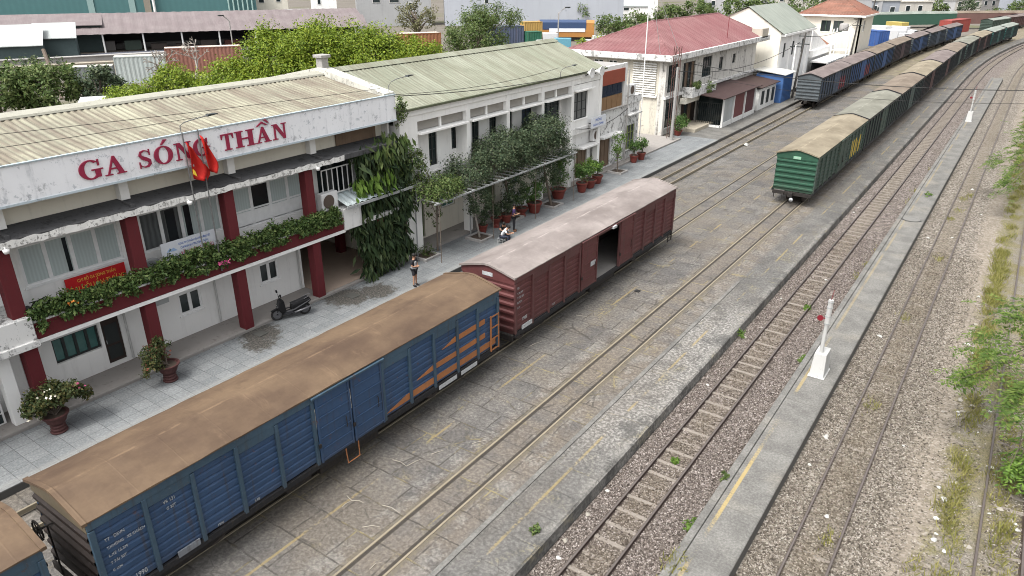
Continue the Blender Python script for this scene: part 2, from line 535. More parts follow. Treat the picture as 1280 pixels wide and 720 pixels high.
def m_ballast():
    t = NT("ballast_and_earth")
    p = lane_of(t)
    x, y, z = t.sep(p)
    mid = t.noise(p, 0.9, 4)
    big = t.noise(p, 0.25, 3)
    v = t.n("ShaderNodeTexVoronoi", {'Vector': t.mix(0.05, p, t.noisec(p, 6, 2)), 'Scale': 15.0})
    dist, cc = v.outputs[0], t.n("ShaderNodeSeparateColor", {0: v.outputs[1]}).outputs[0]
    v2 = t.n("ShaderNodeTexVoronoi", {'Vector': p, 'Scale': 34.0})
    c2 = t.n("ShaderNodeSeparateColor", {0: v2.outputs[1]}).outputs[0]
    xw = t.math('ADD', x, t.math('ADD', t.math('MULTIPLY', t.math('SUBTRACT', mid, 0.5), 0.7), t.math('MULTIPLY', t.math('SUBTRACT', c2, 0.5), 0.35)))
    b1 = t.ramp(cc, [(0.0, (0.049, 0.040, 0.035)), (0.35, (0.122, 0.104, 0.093)), (0.7, (0.189, 0.163, 0.146)), (1.0, (0.317, 0.281, 0.262))])
    b2 = t.ramp(cc, [(0.0, (0.055, 0.046, 0.038)), (0.35, (0.140, 0.122, 0.101)), (0.7, (0.220, 0.195, 0.165)), (1.0, (0.342, 0.315, 0.278))])
    col = t.mix(t.ss(xw, -4.5, -3.9), b1, b2)
    # brown oily four-foot between the rails
    ff = t.math('MAXIMUM', t.band(xw, -7.2, -6.3, 0.2), t.band(xw, -2.4, -1.5, 0.2))
    col = t.mix(t.math('MULTIPLY', ff, 0.45), col, t.mix(c2, (0.085, 0.07, 0.05), (0.2, 0.17, 0.125)))
    # trodden earth strip and weedy ground on the far right
    earth = t.mix(t.ss(t.noise(p, 3, 4), 0.3, 0.7), (0.165, 0.14, 0.112), (0.245, 0.212, 0.172))
    e1 = t.math('MULTIPLY', t.band(xw, -0.4, 0.65, 0.35), t.ss(mid, 0.22, 0.42))
    col = t.mix(t.math('MULTIPLY', e1, 0.62), col, earth)
    gr = t.mix(t.ss(mid, 0.35, 0.65), t.mix(c2, (0.13, 0.115, 0.095), (0.25, 0.23, 0.2)), t.mix(c2, (0.12, 0.11, 0.055), (0.22, 0.19, 0.11)))
    col = t.mix(t.ss(xw, 0.5, 1.0), col, gr)
    wd = t.math('MULTIPLY', t.band(xw, 0.45, 1.35, 0.25), t.ss(t.noise(p, 1.3, 4, 0.7), 0.46, 0.6))
    col = t.mix(t.math('MULTIPLY', wd, 0.6), col, t.mix(c2, (0.07, 0.075, 0.02), (0.17, 0.15, 0.05)))
    col = t.mix(t.math('MULTIPLY', t.ss(big, 0.5, 0.7), 0.25), col, (0.1, 0.085, 0.065))
    # dark oil patches
    h = t.math('SUBTRACT', 0.0, dist)
    h = t.math('ADD', h, t.math('MULTIPLY', cc, 0.35))
    st = t.math('SUBTRACT', 1.0, t.math('MULTIPLY', e1, 0.75))
    return t.fin(col, 0.95, t.n("ShaderNodeBump", {'Height': h, 'Strength': t.math('MULTIPLY', st, 0.9), 'Distance': 0.06}).outputs[0], 0, 0.15)

def m_midplat():
    t = NT("old_platform_concrete")
    p = lane_of(t)
    x, y, z = t.sep(p)
    mid = t.noise(p, 1.1, 5, 0.62)
    fine = t.noise(p, 14, 4, 0.7)
    col = t.mix(t.ss(mid, 0.3, 0.7), (0.135, 0.131, 0.123), (0.2, 0.195, 0.182))
    col = t.mix(t.math('MULTIPLY', t.ss(t.noise(p, 0.5, 4), 0.52, 0.7), 0.5), col, (0.25, 0.232, 0.2))
    col = t.mix(t.math('MULTIPLY', t.ss(t.noise(p, 2.4, 5, 0.7), 0.55, 0.7), 0.35), col, (0.09, 0.085, 0.078))
    col = t.mix(t.math('MULTIPLY', t.ss(fine, 0.35, 0.7), 0.6), mul_(t, col, 0.68), mul_(t, col, 1.28))
    j = t.math('SUBTRACT', 1.0, t.ss(t.math('ABSOLUTE', t.math('SUBTRACT', t.math('PINGPONG', t.math('ADD', y, t.math('MULTIPLY', mid, 0.25)), 1.75), 0.0)), 0.01, 0.03))
    col = t.mix(t.math('MULTIPLY', j, 0.55), col, (0.1, 0.095, 0.085))
    for xx, w, keep in ((-4.53, 0.055, 0.47),):
        ln = t.math('MULTIPLY', t.band(t.math('ADD', x, t.math('MULTIPLY', t.math('SUBTRACT', fine, 0.5), 0.05)), xx - w, xx + w, 0.015),
                    t.ss(t.math('ADD', t.noise(t.scale(p, (0.3, 0.3, 1)), 1.0, 2), t.math('MULTIPLY', t.math('SUBTRACT', fine, 0.5), 0.35)), keep - 0.07, keep + 0.07))
        near = t.math('SUBTRACT', 1.0, t.ss(y, 22, 30))
        col = t.mix(t.math('MULTIPLY', ln, t.math('ADD', 0.25, t.math('MULTIPLY', near, 0.45))), col, (0.36, 0.27, 0.1))
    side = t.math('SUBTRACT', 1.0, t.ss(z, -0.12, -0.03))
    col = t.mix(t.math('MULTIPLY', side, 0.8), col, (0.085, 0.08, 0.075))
    return t.fin(col, 0.9, t.bump(t.math('ADD', fine, mid), 0.3, 0.03), 0, 0.2)

def m_tiles():
    t = NT("grey_platform_tiles")
    p = lane_of(t)
    x, y, z = t.sep(p)
    mid = t.noise(p, 0.7, 4)
    fine = t.noise(p, 12, 4, 0.7)
    br = t.n("ShaderNodeTexBrick", {'Vector': t.comb(y, x, 0.0), 'Color1': (0.185, 0.198, 0.205, 1), 'Color2': (0.24, 0.252, 0.257, 1), 'Mortar': (0.1, 0.103, 0.106, 1), 'Scale': 1.0,
                                      'Mortar Size': 0.012, 'Mortar Smooth': 0.3, 'Bias': 0.0, 'Brick Width': 0.6, 'Row Height': 0.6}, offset=0.0)
    col = br.outputs[0]
    col = t.mix(t.math('MULTIPLY', t.ss(mid, 0.35, 0.7), 0.35), col, (0.145, 0.15, 0.153))
    col = t.mix(t.math('MULTIPLY', t.ss(fine, 0.4, 0.7), 0.6), mul_(t, col, 0.7), mul_(t, col, 1.25))
    # oily and muddy stains by the drain covers
    dd = None
    for (sx, sy, r) in ((-24.9, 16.5, 1.35), (-24.7, 21.4, 1.6), (-24.0, 22.7, 1.3), (-24.1, 15.9, .9)):
        q = t.math('SQRT', t.math('ADD', t.math('POWER', t.math('SUBTRACT', x, sx), 2.0), t.math('POWER', t.math('SUBTRACT', y, sy), 2.0)))
        e = t.math('DIVIDE', q, r)
        dd = e if dd is None else t.math('MINIMUM', dd, e)
    dd = t.math('ADD', dd, t.math('MULTIPLY', t.math('SUBTRACT', t.noise(p, 2.5, 5, 0.7), 0.5), 1.6))
    col = t.mix(t.math('MULTIPLY', t.math('SUBTRACT', 1.0, t.ss(dd, 0.5, 0.85)), 0.9), col, t.mix(t.ss(fine, .4, .65), (0.022, 0.02, 0.018), (0.095, 0.085, 0.07)))
    edge = t.ss(x, -23.1, -22.8)
    col = t.mix(t.math('MULTIPLY', edge, 0.5), col, (0.25, 0.25, 0.24))
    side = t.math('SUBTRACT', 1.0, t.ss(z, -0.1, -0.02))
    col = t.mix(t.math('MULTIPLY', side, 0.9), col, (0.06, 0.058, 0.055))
    return t.fin(col, 0.75, t.bump(t.math('ADD', t.math('MULTIPLY', br.outputs[1], -0.6), t.math('MULTIPLY', fine, 0.4)), 0.25, 0.03), 0, 0.3)

def m_earth():
    t = NT("bare_town_ground")
    p = t.pos()
    n = t.noise(p, 0.08, 5)
    n2 = t.noise(p, 1.5, 5, 0.65)
    col = t.mix(n, (0.1, 0.088, 0.075), (0.185, 0.17, 0.15))
    col = t.mix(t.math('MULTIPLY', t.ss(n2, 0.45, 0.65), 0.5), col, (0.13, 0.115, 0.095))
    col = t.mix(t.math('MULTIPLY', t.ss(t.noise(p, 0.035, 4), 0.55, 0.65), 0.6), col, (0.09, 0.1, 0.04))
    return t.fin(col, 0.95, t.bump(n2, 0.3, 0.05), 0, 0.1)

M_YARD, M_BAL, M_MID, M_TILE, M_EARTH = m_yard(), m_ballast(), m_midplat(), m_tiles(), m_earth()
M_RAIL = paint("rusty_rail_steel", (0.055, 0.04, 0.034), 0.5, 0.25, 0.3, (0.06, 0.045, 0.035), 0.1, 2.0, 0.1, 0.0)
M_RAILTOP = plain("worn_rail_head", (0.105, 0.09, 0.083), 0.5, 0.2)
M_RAILEMB = paint("grimy_sunken_rail", (0.215, 0.185, 0.135), 0.5, 0.3, 0.3, (0.1, 0.08, 0.05), 0.1, 2.0)
M_SLEEP = paint("weathered_concrete_sleeper", (0.19, 0.168, 0.145), 0.9, 0.3, 0.7, (0.09, 0.075, 0.06), 0.1, 2.0)

# one sheet to the horizon, then the layers of the yard above it
m = MB()
m.quad((-2500, -400, -0.68), (2500, -400, -0.68), (2500, 3500, -0.68), (-2500, 3500, -0.68))
m.build("ground", M_EARTH, kind='structure')
m = MB()
m.quad((-420, -60, -0.03), (-27.2, -60, -0.03), (-27.2, 420, -0.03), (-420, 420, -0.03))
m.build("goods_yard_ground", M_EARTH, kind='structure')
ribbon("yard_paving", [(-22.72, -0.66), (-22.72, -0.32), (-19.6, -0.3), (-18.2, -0.004), (-16.5, 0), (-14, 0), (-11, 0), (-8.14, 0), (-8.08, -0.05), (-8.06, -0.66)], -25, 420, M_YARD)
def bz(x):
    z = -0.47
    for c, h in ((-6.77, 0.03), (-1.97, 0.03)):
        z += h * math.exp(-((x - c) / 0.9) ** 2)
    if x > 0.5:
        z += 0.06 * math.sin(x * 1.1)
    return z
xs = [-8.05 + 0.35 * i for i in range(27)] + [1.6 + 0.8 * i for i in range(14)] + [16, 24, 40, 70]
ribbon("track_bed", [(x, bz(x)) for x in xs], -10, 420, M_BAL, straight=5.0)
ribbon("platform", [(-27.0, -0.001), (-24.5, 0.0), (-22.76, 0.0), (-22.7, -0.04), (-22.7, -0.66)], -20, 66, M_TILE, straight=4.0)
ribbon("far_platform_path", [(-28.5, -0.002), (-22.8, -0.006), (-22.74, -0.05), (-22.74, -0.66)], 66, 100, M_MID)
# island platform between the two running lines
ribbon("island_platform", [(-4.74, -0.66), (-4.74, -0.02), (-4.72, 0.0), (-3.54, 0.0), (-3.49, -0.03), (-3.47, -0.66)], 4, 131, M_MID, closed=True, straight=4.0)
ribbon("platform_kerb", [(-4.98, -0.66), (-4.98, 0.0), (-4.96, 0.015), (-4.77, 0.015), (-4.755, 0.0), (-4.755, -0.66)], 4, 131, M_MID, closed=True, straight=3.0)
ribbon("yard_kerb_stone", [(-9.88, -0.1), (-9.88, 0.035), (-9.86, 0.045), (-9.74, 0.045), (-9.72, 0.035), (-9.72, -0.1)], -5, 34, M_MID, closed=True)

def track(label, X, z0, ztop, s0, s1, sleepers=None, gauge=1.065, embedded=False, one=False):
    t = thing("railway_track", label, "railway track", (X, s0, 0))
    for sg in ((-1,) if one == 'L' else (-1, 1)):
        xc = X + sg * gauge / 2
        if embedded:
            prof = [(-0.034, -0.1), (-0.034, ztop - 0.008), (-0.026, ztop), (0.026, ztop), (0.034, ztop - 0.008), (0.034, -0.1)]
        else:
            b = ztop - 0.15
            prof = [(-0.065, b), (-0.065, b + 0.018), (-0.01, b + 0.03), (-0.01, ztop - 0.035), (-0.036, ztop - 0.03), (-0.036, ztop - 0.004), (-0.03, ztop),
                    (0.03, ztop), (0.036, ztop - 0.004), (0.036, ztop - 0.03), (0.01, ztop - 0.035), (0.01, b + 0.03), (0.065, b + 0.018), (0.065, b)]
        ribbon("rail", [(xc + dx, z) for dx, z in prof], s0, s1, M_RAILEMB if embedded else M_RAIL, t, kind=None, lane=False, closed=True)
        if not embedded:
            ribbon("rail_head", [(xc - 0.027, ztop + 0.003), (xc + 0.027, ztop + 0.003)], s0, s1, M_RAILTOP, t, kind=None, lane=False)
    if sleepers:
        sa, sb, pitch, top, ln = sleepers
        rg = random.Random(int(X * 10))
        k = 0
        rest = MB()
        s = sa
        while s < sb:
            x0, x1 = X - ln / 2 + rg.uniform(-.04, .04), X + ln / 2 + rg.uniform(-.04, .04)
            zz = top + rg.uniform(-0.022, 0.012)
            mm = MB()
            mm.box(x0, x1, -0.07, 0.07, zz - 0.16, zz)
            h = heading(s)
            sk = rg.uniform(-.02, .02)
            if s <= S0:
                mm.xf(lambda x, y, z, s=s, sk=sk: (x, s + y + sk * (x - X), z))
            else:
                mm.xf(lambda x, y, z, s=s: path(x, s + y, z))
            if k < 99:
                mm.build("sleeper", M_SLEEP, t, bevel=0.015)
            else:
                rest.add(mm.v, mm.f)
            k += 1
            s += pitch + rg.uniform(-.02, .02)
        if rest.v:
            rest.build("sleepers", M_SLEEP, t, kind='stuff')
    return t

def stones(name, zones, seed, lab):
    rg = np.random.default_rng(seed)
    V, F, o = [], [], 0
    base = np.array([[1, 0, 0], [-.5, .87, 0], [-.5, -.87, 0], [.1, .1, .8], [0, 0, -.7]])
    fc = np.array([[0, 1, 3], [1, 2, 3], [2, 0, 3], [1, 0, 4], [2, 1, 4], [0, 2, 4]])
    for (x0, x1, y0, y1, n) in zones:
        # more stones near the camera
        x = rg.uniform(x0, x1, n)
        y = y0 + (y1 - y0) * rg.random(n) ** 1.5
        s_ = rg.uniform(.022, .05, n)
        zz = np.array([bz(a) for a in x]) + rg.uniform(-.005, .03, n)
        q = base[None] * (1 + rg.normal(0, .3, (n, 5, 3))) * s_[:, None, None]
        a = rg.uniform(0, 6.28, n)
        c, sn = np.cos(a)[:, None], np.sin(a)[:, None]
        tl = rg.normal(0, .6, n)[:, None]
        X, Y, Z = q[:, :, 0] * c - q[:, :, 1] * sn, q[:, :, 0] * sn + q[:, :, 1] * c, q[:, :, 2]
        Y, Z = Y * np.cos(tl) - Z * np.sin(tl), Y * np.sin(tl) + Z * np.cos(tl)
        P = np.stack([X + x[:, None], Y + y[:, None], Z * .8 + zz[:, None]], 2)
        V.append(P.reshape(-1, 3))
        F.append((fc[None] + (np.arange(n) * 5)[:, None, None] + o).reshape(-1, 3))
        o += n * 5
    V, F = np.concatenate(V), np.concatenate(F)
    me = bpy.data.meshes.new(name)
    me.vertices.add(len(V))
    me.vertices.foreach_set('co', V.astype(np.float32).ravel())
    me.loops.add(len(F) * 3)
    me.loops.foreach_set('vertex_index', F.astype(np.int32).ravel())
    me.polygons.add(len(F))
    me.polygons.foreach_set('loop_start', np.arange(0, len(F) * 3, 3, dtype=np.int32))
    me.polygons.foreach_set('loop_total', np.full(len(F), 3, dtype=np.int32))
    me.update(calc_edges=True)
    me.materials.append(M_STONE)
    ob = bpy.data.objects.new(name, me)
    COL.objects.link(ob)
    ob['kind'] = 'stuff'
    ob['label'] = lab
    return ob
def m_stone():
    t = NT("loose_ballast_stone")
    g = t.n("ShaderNodeNewGeometry")
    x, y, z = t.sep(g.outputs['Position'])
    ri = g.outputs['Random Per Island']
    a = t.ramp(ri, [(0, (0.061, 0.050, 0.044)), (.4, (0.144, 0.121, 0.107)), (.75, (0.217, 0.188, 0.168)), (1, (0.366, 0.329, 0.305))])
    b = t.ramp(ri, [(0, (0.067, 0.057, 0.046)), (.4, (0.159, 0.138, 0.113)), (.75, (0.244, 0.217, 0.183)), (1, (0.390, 0.360, 0.317))])
    col = t.mix(t.ss(x, -4.5, -4.0), a, b)
    mid = t.noise(g.outputs['Position'], 0.9, 4)
    ff = t.math('MULTIPLY', t.math('MAXIMUM', t.band(x, -7.2, -6.3, 0.2), t.band(x, -2.4, -1.5, 0.2)), t.ss(mid, .3, .6))
    col = t.mix(t.math('MULTIPLY', ff, 0.55), col, t.mix(ri, (0.075, 0.058, 0.04), (0.2, 0.165, 0.12)))
    return t.fin(col, 0.95, None, 0, 0.15)
M_STONE = m_stone()
stones("ballast_stones", [(-8.0, -7.36, 10, 46, 13000), (-7.25, -6.28, 10, 46, 9500), (-6.18, -5.02, 10, 46, 20000), (-3.4, -2.55, 12, 46, 13000), (-2.44, -1.5, 12, 46, 9500), (-1.38, -.55, 13, 46, 12000), (-.55, .1, 13, 46, 4500), (.2, 1.6, 14, 40, 2500), (1.9, 4, 16, 34, 6000)], 4, "loose grey brown ballast stones around the running lines")

track("main running line with concrete sleepers in brown ballast beside the paved yard", -6.77, -0.47, -0.315, 6, 300, (9.5, 180, 0.72, -0.41, 1.04))
track("running line on grey ballast with half buried sleepers right of island platform", -1.97, -0.47, -0.335, 8, 300, (10, 120, 0.74, -0.446, 1.1))
track("weedy siding with buried sleepers at right edge beside the dry grass", 2.3, -0.45, -0.31, 8, 300, (12, 75, 0.76, -0.43, 1.8))
track("rails sunk flush in yard paving under the green goods train", -11.355, 0, 0.022, -5, 330, embedded=True)
track("rails sunk flush in paving under the blue and maroon wagons", -15.975, 0, 0.022, -10, 240, embedded=True)
track("rails along the station platform edge under the far blue wagons", -20.9, -0.3, -0.25, -5, 300, embedded=True)
# ------------------------------------------------------------------ goods wagons
M_UNDER = paint("grimy_black_underframe", (0.018, 0.016, 0.015), 0.75, 0.3, 0.5, (0.07, 0.05, 0.035), 0.3, 2.0, 0.3)
M_SILL = paint("shade_dark_wagon_sill", (0.014, 0.014, 0.016), 0.75, 0.3, 0.5, (0.06, 0.05, 0.04), 0.3, 2.0, 0.2)  # near-black colour carries the contact shadow under the wagons, with some grime
M_WHEEL = paint("dusty_steel_wheel", (0.06, 0.05, 0.045), 0.6, 0.3, 0.4, (0.1, 0.07, 0.05), 0.3, 3.0)
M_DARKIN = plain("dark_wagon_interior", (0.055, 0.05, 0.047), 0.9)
M_WFLOOR = paint("scuffed_wagon_floor", (0.2, 0.19, 0.18), 0.9)
M_STENCIL = plain("faded_white_stencil", (0.36, 0.37, 0.38), 0.8, var=0.5, sc=14)

def m_wagon_side(name, c, grime=0.45):
    t = NT(name)
    o = t.obj()
    x, y, z = t.sep(o)
    n1 = t.noise(t.scale(o, (1, 0.55, 1)), 0.8, 4, 0.6)
    n2 = t.noise(o, 5, 5, 0.7)
    st = t.noise(t.scale(o, (4, 7, 0.35)), 1.0, 4, 0.6)
    col = t.mix(n1, mul(c, 0.62), mul(c, 1.4))
    col = t.mix(t.math('MULTIPLY', t.ss(n2, 0.5, 0.75), 0.35), col, mul(tuple(0.75 * a + 0.022 for a in c), 1.3))
    col = t.mix(t.math('MULTIPLY', t.ss(st, 0.52, 0.75), grime), col, (0.04, 0.036, 0.034))
    low = t.math('MULTIPLY', t.math('SUBTRACT', 1.0, t.ss(t.math('ADD', z, t.math('MULTIPLY', n2, 0.8)), 1.1, 2.0)), 0.4)
    col = t.mix(low, col, (0.06, 0.05, 0.042))
    nr = t.noise(o, 3.1, 6, 0.75)
    col = t.mix(t.math('MULTIPLY', t.ss(nr, 0.61, 0.68), 0.65), col, (0.1, 0.045, 0.025))
    ch = t.noise(t.scale(o, (1, 1, 2.5)), 11.0, 5, 0.75)
    col = t.mix(t.math('MULTIPLY', t.ss(ch, 0.63, 0.69), 0.4), col, (0.24, 0.235, 0.22))
    return t.fin(col, 0.6, t.bump(t.math('ADD', t.math('MULTIPLY', n2, 0.4), t.math('MULTIPLY', t.noise(o, 1.7, 2), 1.2)), 0.35, 0.05), 0.0, 0.3)

def m_wagon_roof(name, c, c2):
    t = NT(name)
    o = t.obj()
    x, y, z = t.sep(o)
    n1 = t.noise(t.scale(o, (0.8, 0.4, 1)), 0.8, 5, 0.6)
    n2 = t.noise(o, 7, 5, 0.7)
    col = t.mix(t.ss(n1, 0.3, 0.7), mul(c, 0.85), c2)
    col = t.mix(t.math('MULTIPLY', t.ss(n2, 0.42, 0.72), 0.25), mul_(t, col, 0.85), mul_(t, col, 1.15))
    seam = t.math('SUBTRACT', 1.0, t.ss(t.math('PINGPONG', y, 0.62), 0.0, 0.03))
    col = t.mix(t.math('MULTIPLY', t.math('MULTIPLY', seam, t.ss(n1, 0.4, 0.6)), 0.16), col, mul(c2, 1.25))
    rid = t.math('SUBTRACT', 1.0, t.ss(t.math('ABSOLUTE', t.math('ADD', x, t.math('MULTIPLY', t.math('SUBTRACT', n2, 0.5), 0.06))), 0.015, 0.05))
    col = t.mix(t.math('MULTIPLY', t.math('MULTIPLY', rid, t.ss(t.noise(o, 1.1, 4, 0.7), 0.42, 0.6)), 0.38), col, mul(c2, 1.5))
    sm = t.noise(t.comb(t.math('MULTIPLY', x, 0.8), t.math('MULTIPLY', y, 1.6), 0.0), 1.0, 5, 0.65, 0.6)
    col = t.mix(t.math('MULTIPLY', t.ss(sm, 0.55, 0.75), 0.35), col, mul(c2, 1.35))
    col = t.mix(t.math('MULTIPLY', t.ss(sm, 0.45, 0.28), 0.4), col, mul(c, 0.6))
    sp = t.ss(t.noise(o, 2.2, 6, 0.8), 0.69, 0.74)
    col = t.mix(t.math('MULTIPLY', sp, 0.5), col, mul(c2, 1.7))
    dent = t.noise(o, 1.6, 3)
    return t.fin(col, 0.7, t.bump(t.math('ADD', dent, t.math('MULTIPLY', seam, 0.12)), 0.25, 0.08), 0.0, 0.3)

def text_obj(name, s, size, mat, parent, loc, rot, ext=0.004, align='LEFT', squeeze=1.0):
    cu = bpy.data.curves.new(name, 'FONT')
    cu.body = s
    cu.size = size
    cu.extrude = ext
    cu.align_x = align
    cu.resolution_u = 3
    cu.materials.append(mat)
    tmp = bpy.data.objects.new(name, cu)
    COL.objects.link(tmp)
    bpy.context.view_layer.update()
    me = bpy.data.meshes.new_from_object(tmp.evaluated_get(bpy.context.evaluated_depsgraph_get()))
    bpy.data.objects.remove(tmp)
    bpy.data.curves.remove(cu)
    me.name = name
    o = bpy.data.objects.new(name, me)
    COL.objects.link(o)
    o.parent = parent
    o.location = Vector(loc) - root_loc(parent) if parent else loc
    o.rotation_euler = rot
    o.scale = (squeeze, 1, 1)
    return o
ROT_PX = (R(90), 0, R(90))       # faces +X, reads towards +Y
ROT_MY = (R(90), 0, 0)           # faces -Y, reads towards +X

def wheelset(m, x, y, gauge=1.065, r=0.42):
    for sg in (-1, 1):
        xx = x + sg * gauge / 2
        m.lathe([(r - 0.02, -0.06), (r, -0.05), (r, 0.03), (r + 0.03, 0.035), (r + 0.03, 0.055), (0.3, 0.06), (0.28, 0.02), (0.1, 0.03), (0.1, 0.08)] if sg < 0 else
                [(0.1, -0.08), (0.1, -0.03), (0.28, -0.02), (0.3, -0.06), (r + 0.03, -0.055), (r + 0.03, -0.035), (r, -0.03), (r, 0.05), (r - 0.02, 0.06)], 20, (xx, y, r + 0.02), 'x')
    m.tube([(x - gauge / 2, y, r + 0.02), (x + gauge / 2, y, r + 0.02)], 0.07, 8)

BAYS = [0.0, 1.27, 2.5, 3.75, 5.02, 6.27, 7.68, 9.07, 10.33, 11.56, 12.83, 14.02, 15.33]

def wagon(label, loc, rz, side, roof, end=None, L=15.33, detail=2, group=None, alt=True, door_open=False, eave=3.46, post=None, name="goods_wagon", hw=1.3, ribs=True, ridge=3.82, gable=None):
    """loc = ground point under the wagon's near end, on the track centre; body runs along local +Y"""
    w = thing(name, label, "goods wagon", loc, rz, group)
    end = end or side
    post = post or side
    k = L / 15.33
    bays = [b * k for b in BAYS]
    if door_open:
        bays[5], bays[6], bays[7] = 6.65, 7.8, 8.95
    zb = 0.98
    zt = eave - 0.3
    # ---- sides
    nb = 12
    for sg in (1, -1):
        X = sg * hw
        for i in range(nb):
            m = MB()
            y0, y1 = bays[i], bays[i + 1]
            if i in (5, 6) and sg > 0:
                continue
            if sg < 0 and detail < 2:
                continue
            top = zt if (not alt or i % 2 == 0) else zt - 0.26
            # pressed horizontal corrugation: a strip zig-zagging in X
            nrib = 9 if ribs and detail > 1 else (6 if ribs else 1)
            prof = []
            h = (top - zb - 0.1) / nrib
            for r_ in range(nrib):
                z0 = zb + 0.1 + r_ * h
                prof += [(X - sg * 0.062, z0 + 0.008), (X - sg * 0.028, z0 + h * 0.2), (X - sg * 0.022, z0 + h * 0.8), (X - sg * 0.062, z0 + h - 0.008)] if ribs else [(X - sg * 0.05, z0), (X - sg * 0.05, z0 + h)]
            n = len(prof)
            ncol = 5 if detail > 1 and sg > 0 else 1
            jr = random.Random(int(i * 7 + loc[1] * 31))
            for c in range(ncol + 1):
                # pressed sheet that has been knocked about: each column bulges a little
                bul = jr.uniform(-0.012, 0.008) if 0 < c < ncol else 0.0
                m.v += [(px + sg * (bul + (jr.uniform(-.004, .004) if 0 < c < ncol else 0)), y0 + (y1 - y0) * c / ncol, pz + (jr.uniform(-.007, .007) if 0 < c < ncol else 0)) for px, pz in prof]
            for c in range(ncol):
                b = c * n
                m.f += [((b + j, b + n + j, b + n + j + 1, b + j + 1) if sg > 0 else (b + j, b + j + 1, b + n + j + 1, b + n + j)) for j in range(n - 1)]
            m.build("side_panel", side, w, local=True)
            if top < zt - 0.01:
                m = MB()
                m.box(min(X - sg * .03, X + sg * 0.012), max(X - sg * .03, X + sg * 0.012), y0 + 0.04, y1 - 0.04, top, zt + 0.01)
                m.build("header_panel", post, w, local=True)
        if detail < 2 and sg < 0:
            m = MB()
            m.box(X, X + 0.02, 0.02, L - 0.02, zb, zt)
            m.build("side_panel", side, w, local=True)
        # stiles
        if sg > 0:
            for i, y in enumerate(bays):
                if i == 6:
                    continue
                mm = MB()
                wd = 0.055 if 0 < i < nb else 0.07
                yy = min(max(y, wd - 0.01), L - wd + 0.01)
                mm.box(X - 0.045, X + 0.045, yy - wd, yy + wd, zb + 0.03, zt + (0.02 if i % 2 else -0.02))
                mm.build("stile", post, w, bevel=0.008 if detail > 1 else 0, local=True)
        m = MB()
        m.box(X - 0.05, X + 0.028, -0.012, L + 0.012, zt, eave - 0.05)
        m.build("eave_rail", post, w, bevel=0.01, local=True)
        m = MB()
        m.box(X - 0.06, X + 0.03, -0.01, L + 0.01, zb - 0.1, zb + 0.09)
        m.build("sill", M_SILL, w, bevel=0.01, local=True)
    # ---- sliding doors on the yard side
    X = hw
    d0, d1, d2 = bays[5], bays[6], bays[7]
    def leaf(a, b, nm, lab=None):
        m = MB()
        m.box(X + 0.012, X + 0.052, a + 0.02, b - 0.02, zb + 0.06, zt + 0.1)
        for q in range(6):
            z = zb + 0.12 + q * (zt - zb) / 6
            m.box(X + 0.0525, X + 0.078, a + 0.09, b - 0.09, z, z + 0.05)
        for yy in (a + 0.02, b - 0.09):
            m.box(X + 0.053, X + 0.078, yy, yy + 0.07, zb + 0.05, zt + 0.11)
        d = m.build(nm, side, w, bevel=0.006, local=True, label=lab)
        if detail > 1:
            h = MB()
            h.tube([(X + 0.09, b - 0.28, 1.75), (X + 0.115, b - 0.28, 1.8), (X + 0.115, b - 0.28, 2.1), (X + 0.09, b - 0.28, 2.15)], 0.015, 6)
            h.box(X + 0.079, X + 0.13, a - 0.05, a + 0.03, 1.62, 1.74)
            h.build("door_handle", M_UNDER, d, local=True)
        return d
    if door_open:
        leaf(bays[5] - 1.45, bays[5] + 0.0, "sliding_door", "door leaf slid open to the left of the doorway")
        leaf(bays[7] - 0.0, bays[7] + 1.4, "sliding_door", "door leaf slid open to the right of the doorway")
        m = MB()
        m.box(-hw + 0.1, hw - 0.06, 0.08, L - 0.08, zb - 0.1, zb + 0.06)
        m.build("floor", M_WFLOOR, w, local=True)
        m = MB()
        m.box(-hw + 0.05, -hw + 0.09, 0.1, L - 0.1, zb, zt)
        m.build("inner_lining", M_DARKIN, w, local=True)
    else:
        leaf(d0 + 0.06, d1 - 0.01, "sliding_door")
        leaf(d1 + 0.01, d2 - 0.06, "sliding_door")
    m = MB()
    m.box(X + 0.03, X + 0.12, d0 - (1.5 if door_open else 0.05), d2 + 0.05 + (1.4 if door_open else 0), zt + 0.13, zt + 0.2)
    m.build("door_track", post, w, bevel=0.01, local=True)
    # ---- ends with pressed ribs
    for e, yy, sg in ((0, 0.0, -1), (1, L, 1)):
        m = MB()
        n = 6
        prof = []
        h = (zt - 0.12 - zb) / n
        for r_ in range(n):
            z0 = zb + r_ * h
            prof += [(yy - sg * 0.03, z0), (yy - sg * 0.03, z0 + h * 0.45), (yy + sg * 0.045, z0 + h * 0.56), (yy + sg * 0.045, z0 + h * 0.8), (yy - sg * 0.03, z0 + h * 0.93)]
        prof += [(yy, zt - 0.12), (yy, zt)]
        np_ = len(prof)
        b = len(m.v)
        m.v += [(-hw + 0.02, py, pz) for py, pz in prof] + [(hw - 0.02, py, pz) for py, pz in prof]
        m.f += [((b + j, b + np_ + j, b + np_ + j + 1, b + j + 1) if sg < 0 else (b + j, b + j + 1, b + np_ + j + 1, b + np_ + j)) for j in range(np_ - 1)]
        m.build("end_panel", end, w, local=True)
        g = MB()
        pr = [(-hw, zt - 0.05), (hw, zt - 0.05), (hw, eave), (hw * 0.55, eave + (ridge - eave) * 0.45), (0, ridge - 0.03), (-hw * 0.55, eave + (ridge - eave) * 0.45), (-hw, eave)]
        g.prism(pr, 'y', min(yy, yy + sg * 0.012) - (0.04 if sg < 0 else 0) + (0.03 if sg < 0 else 0), max(yy, yy + sg * 0.012))
        g.build("gable", gable or end, w, local=True)
        c = MB()
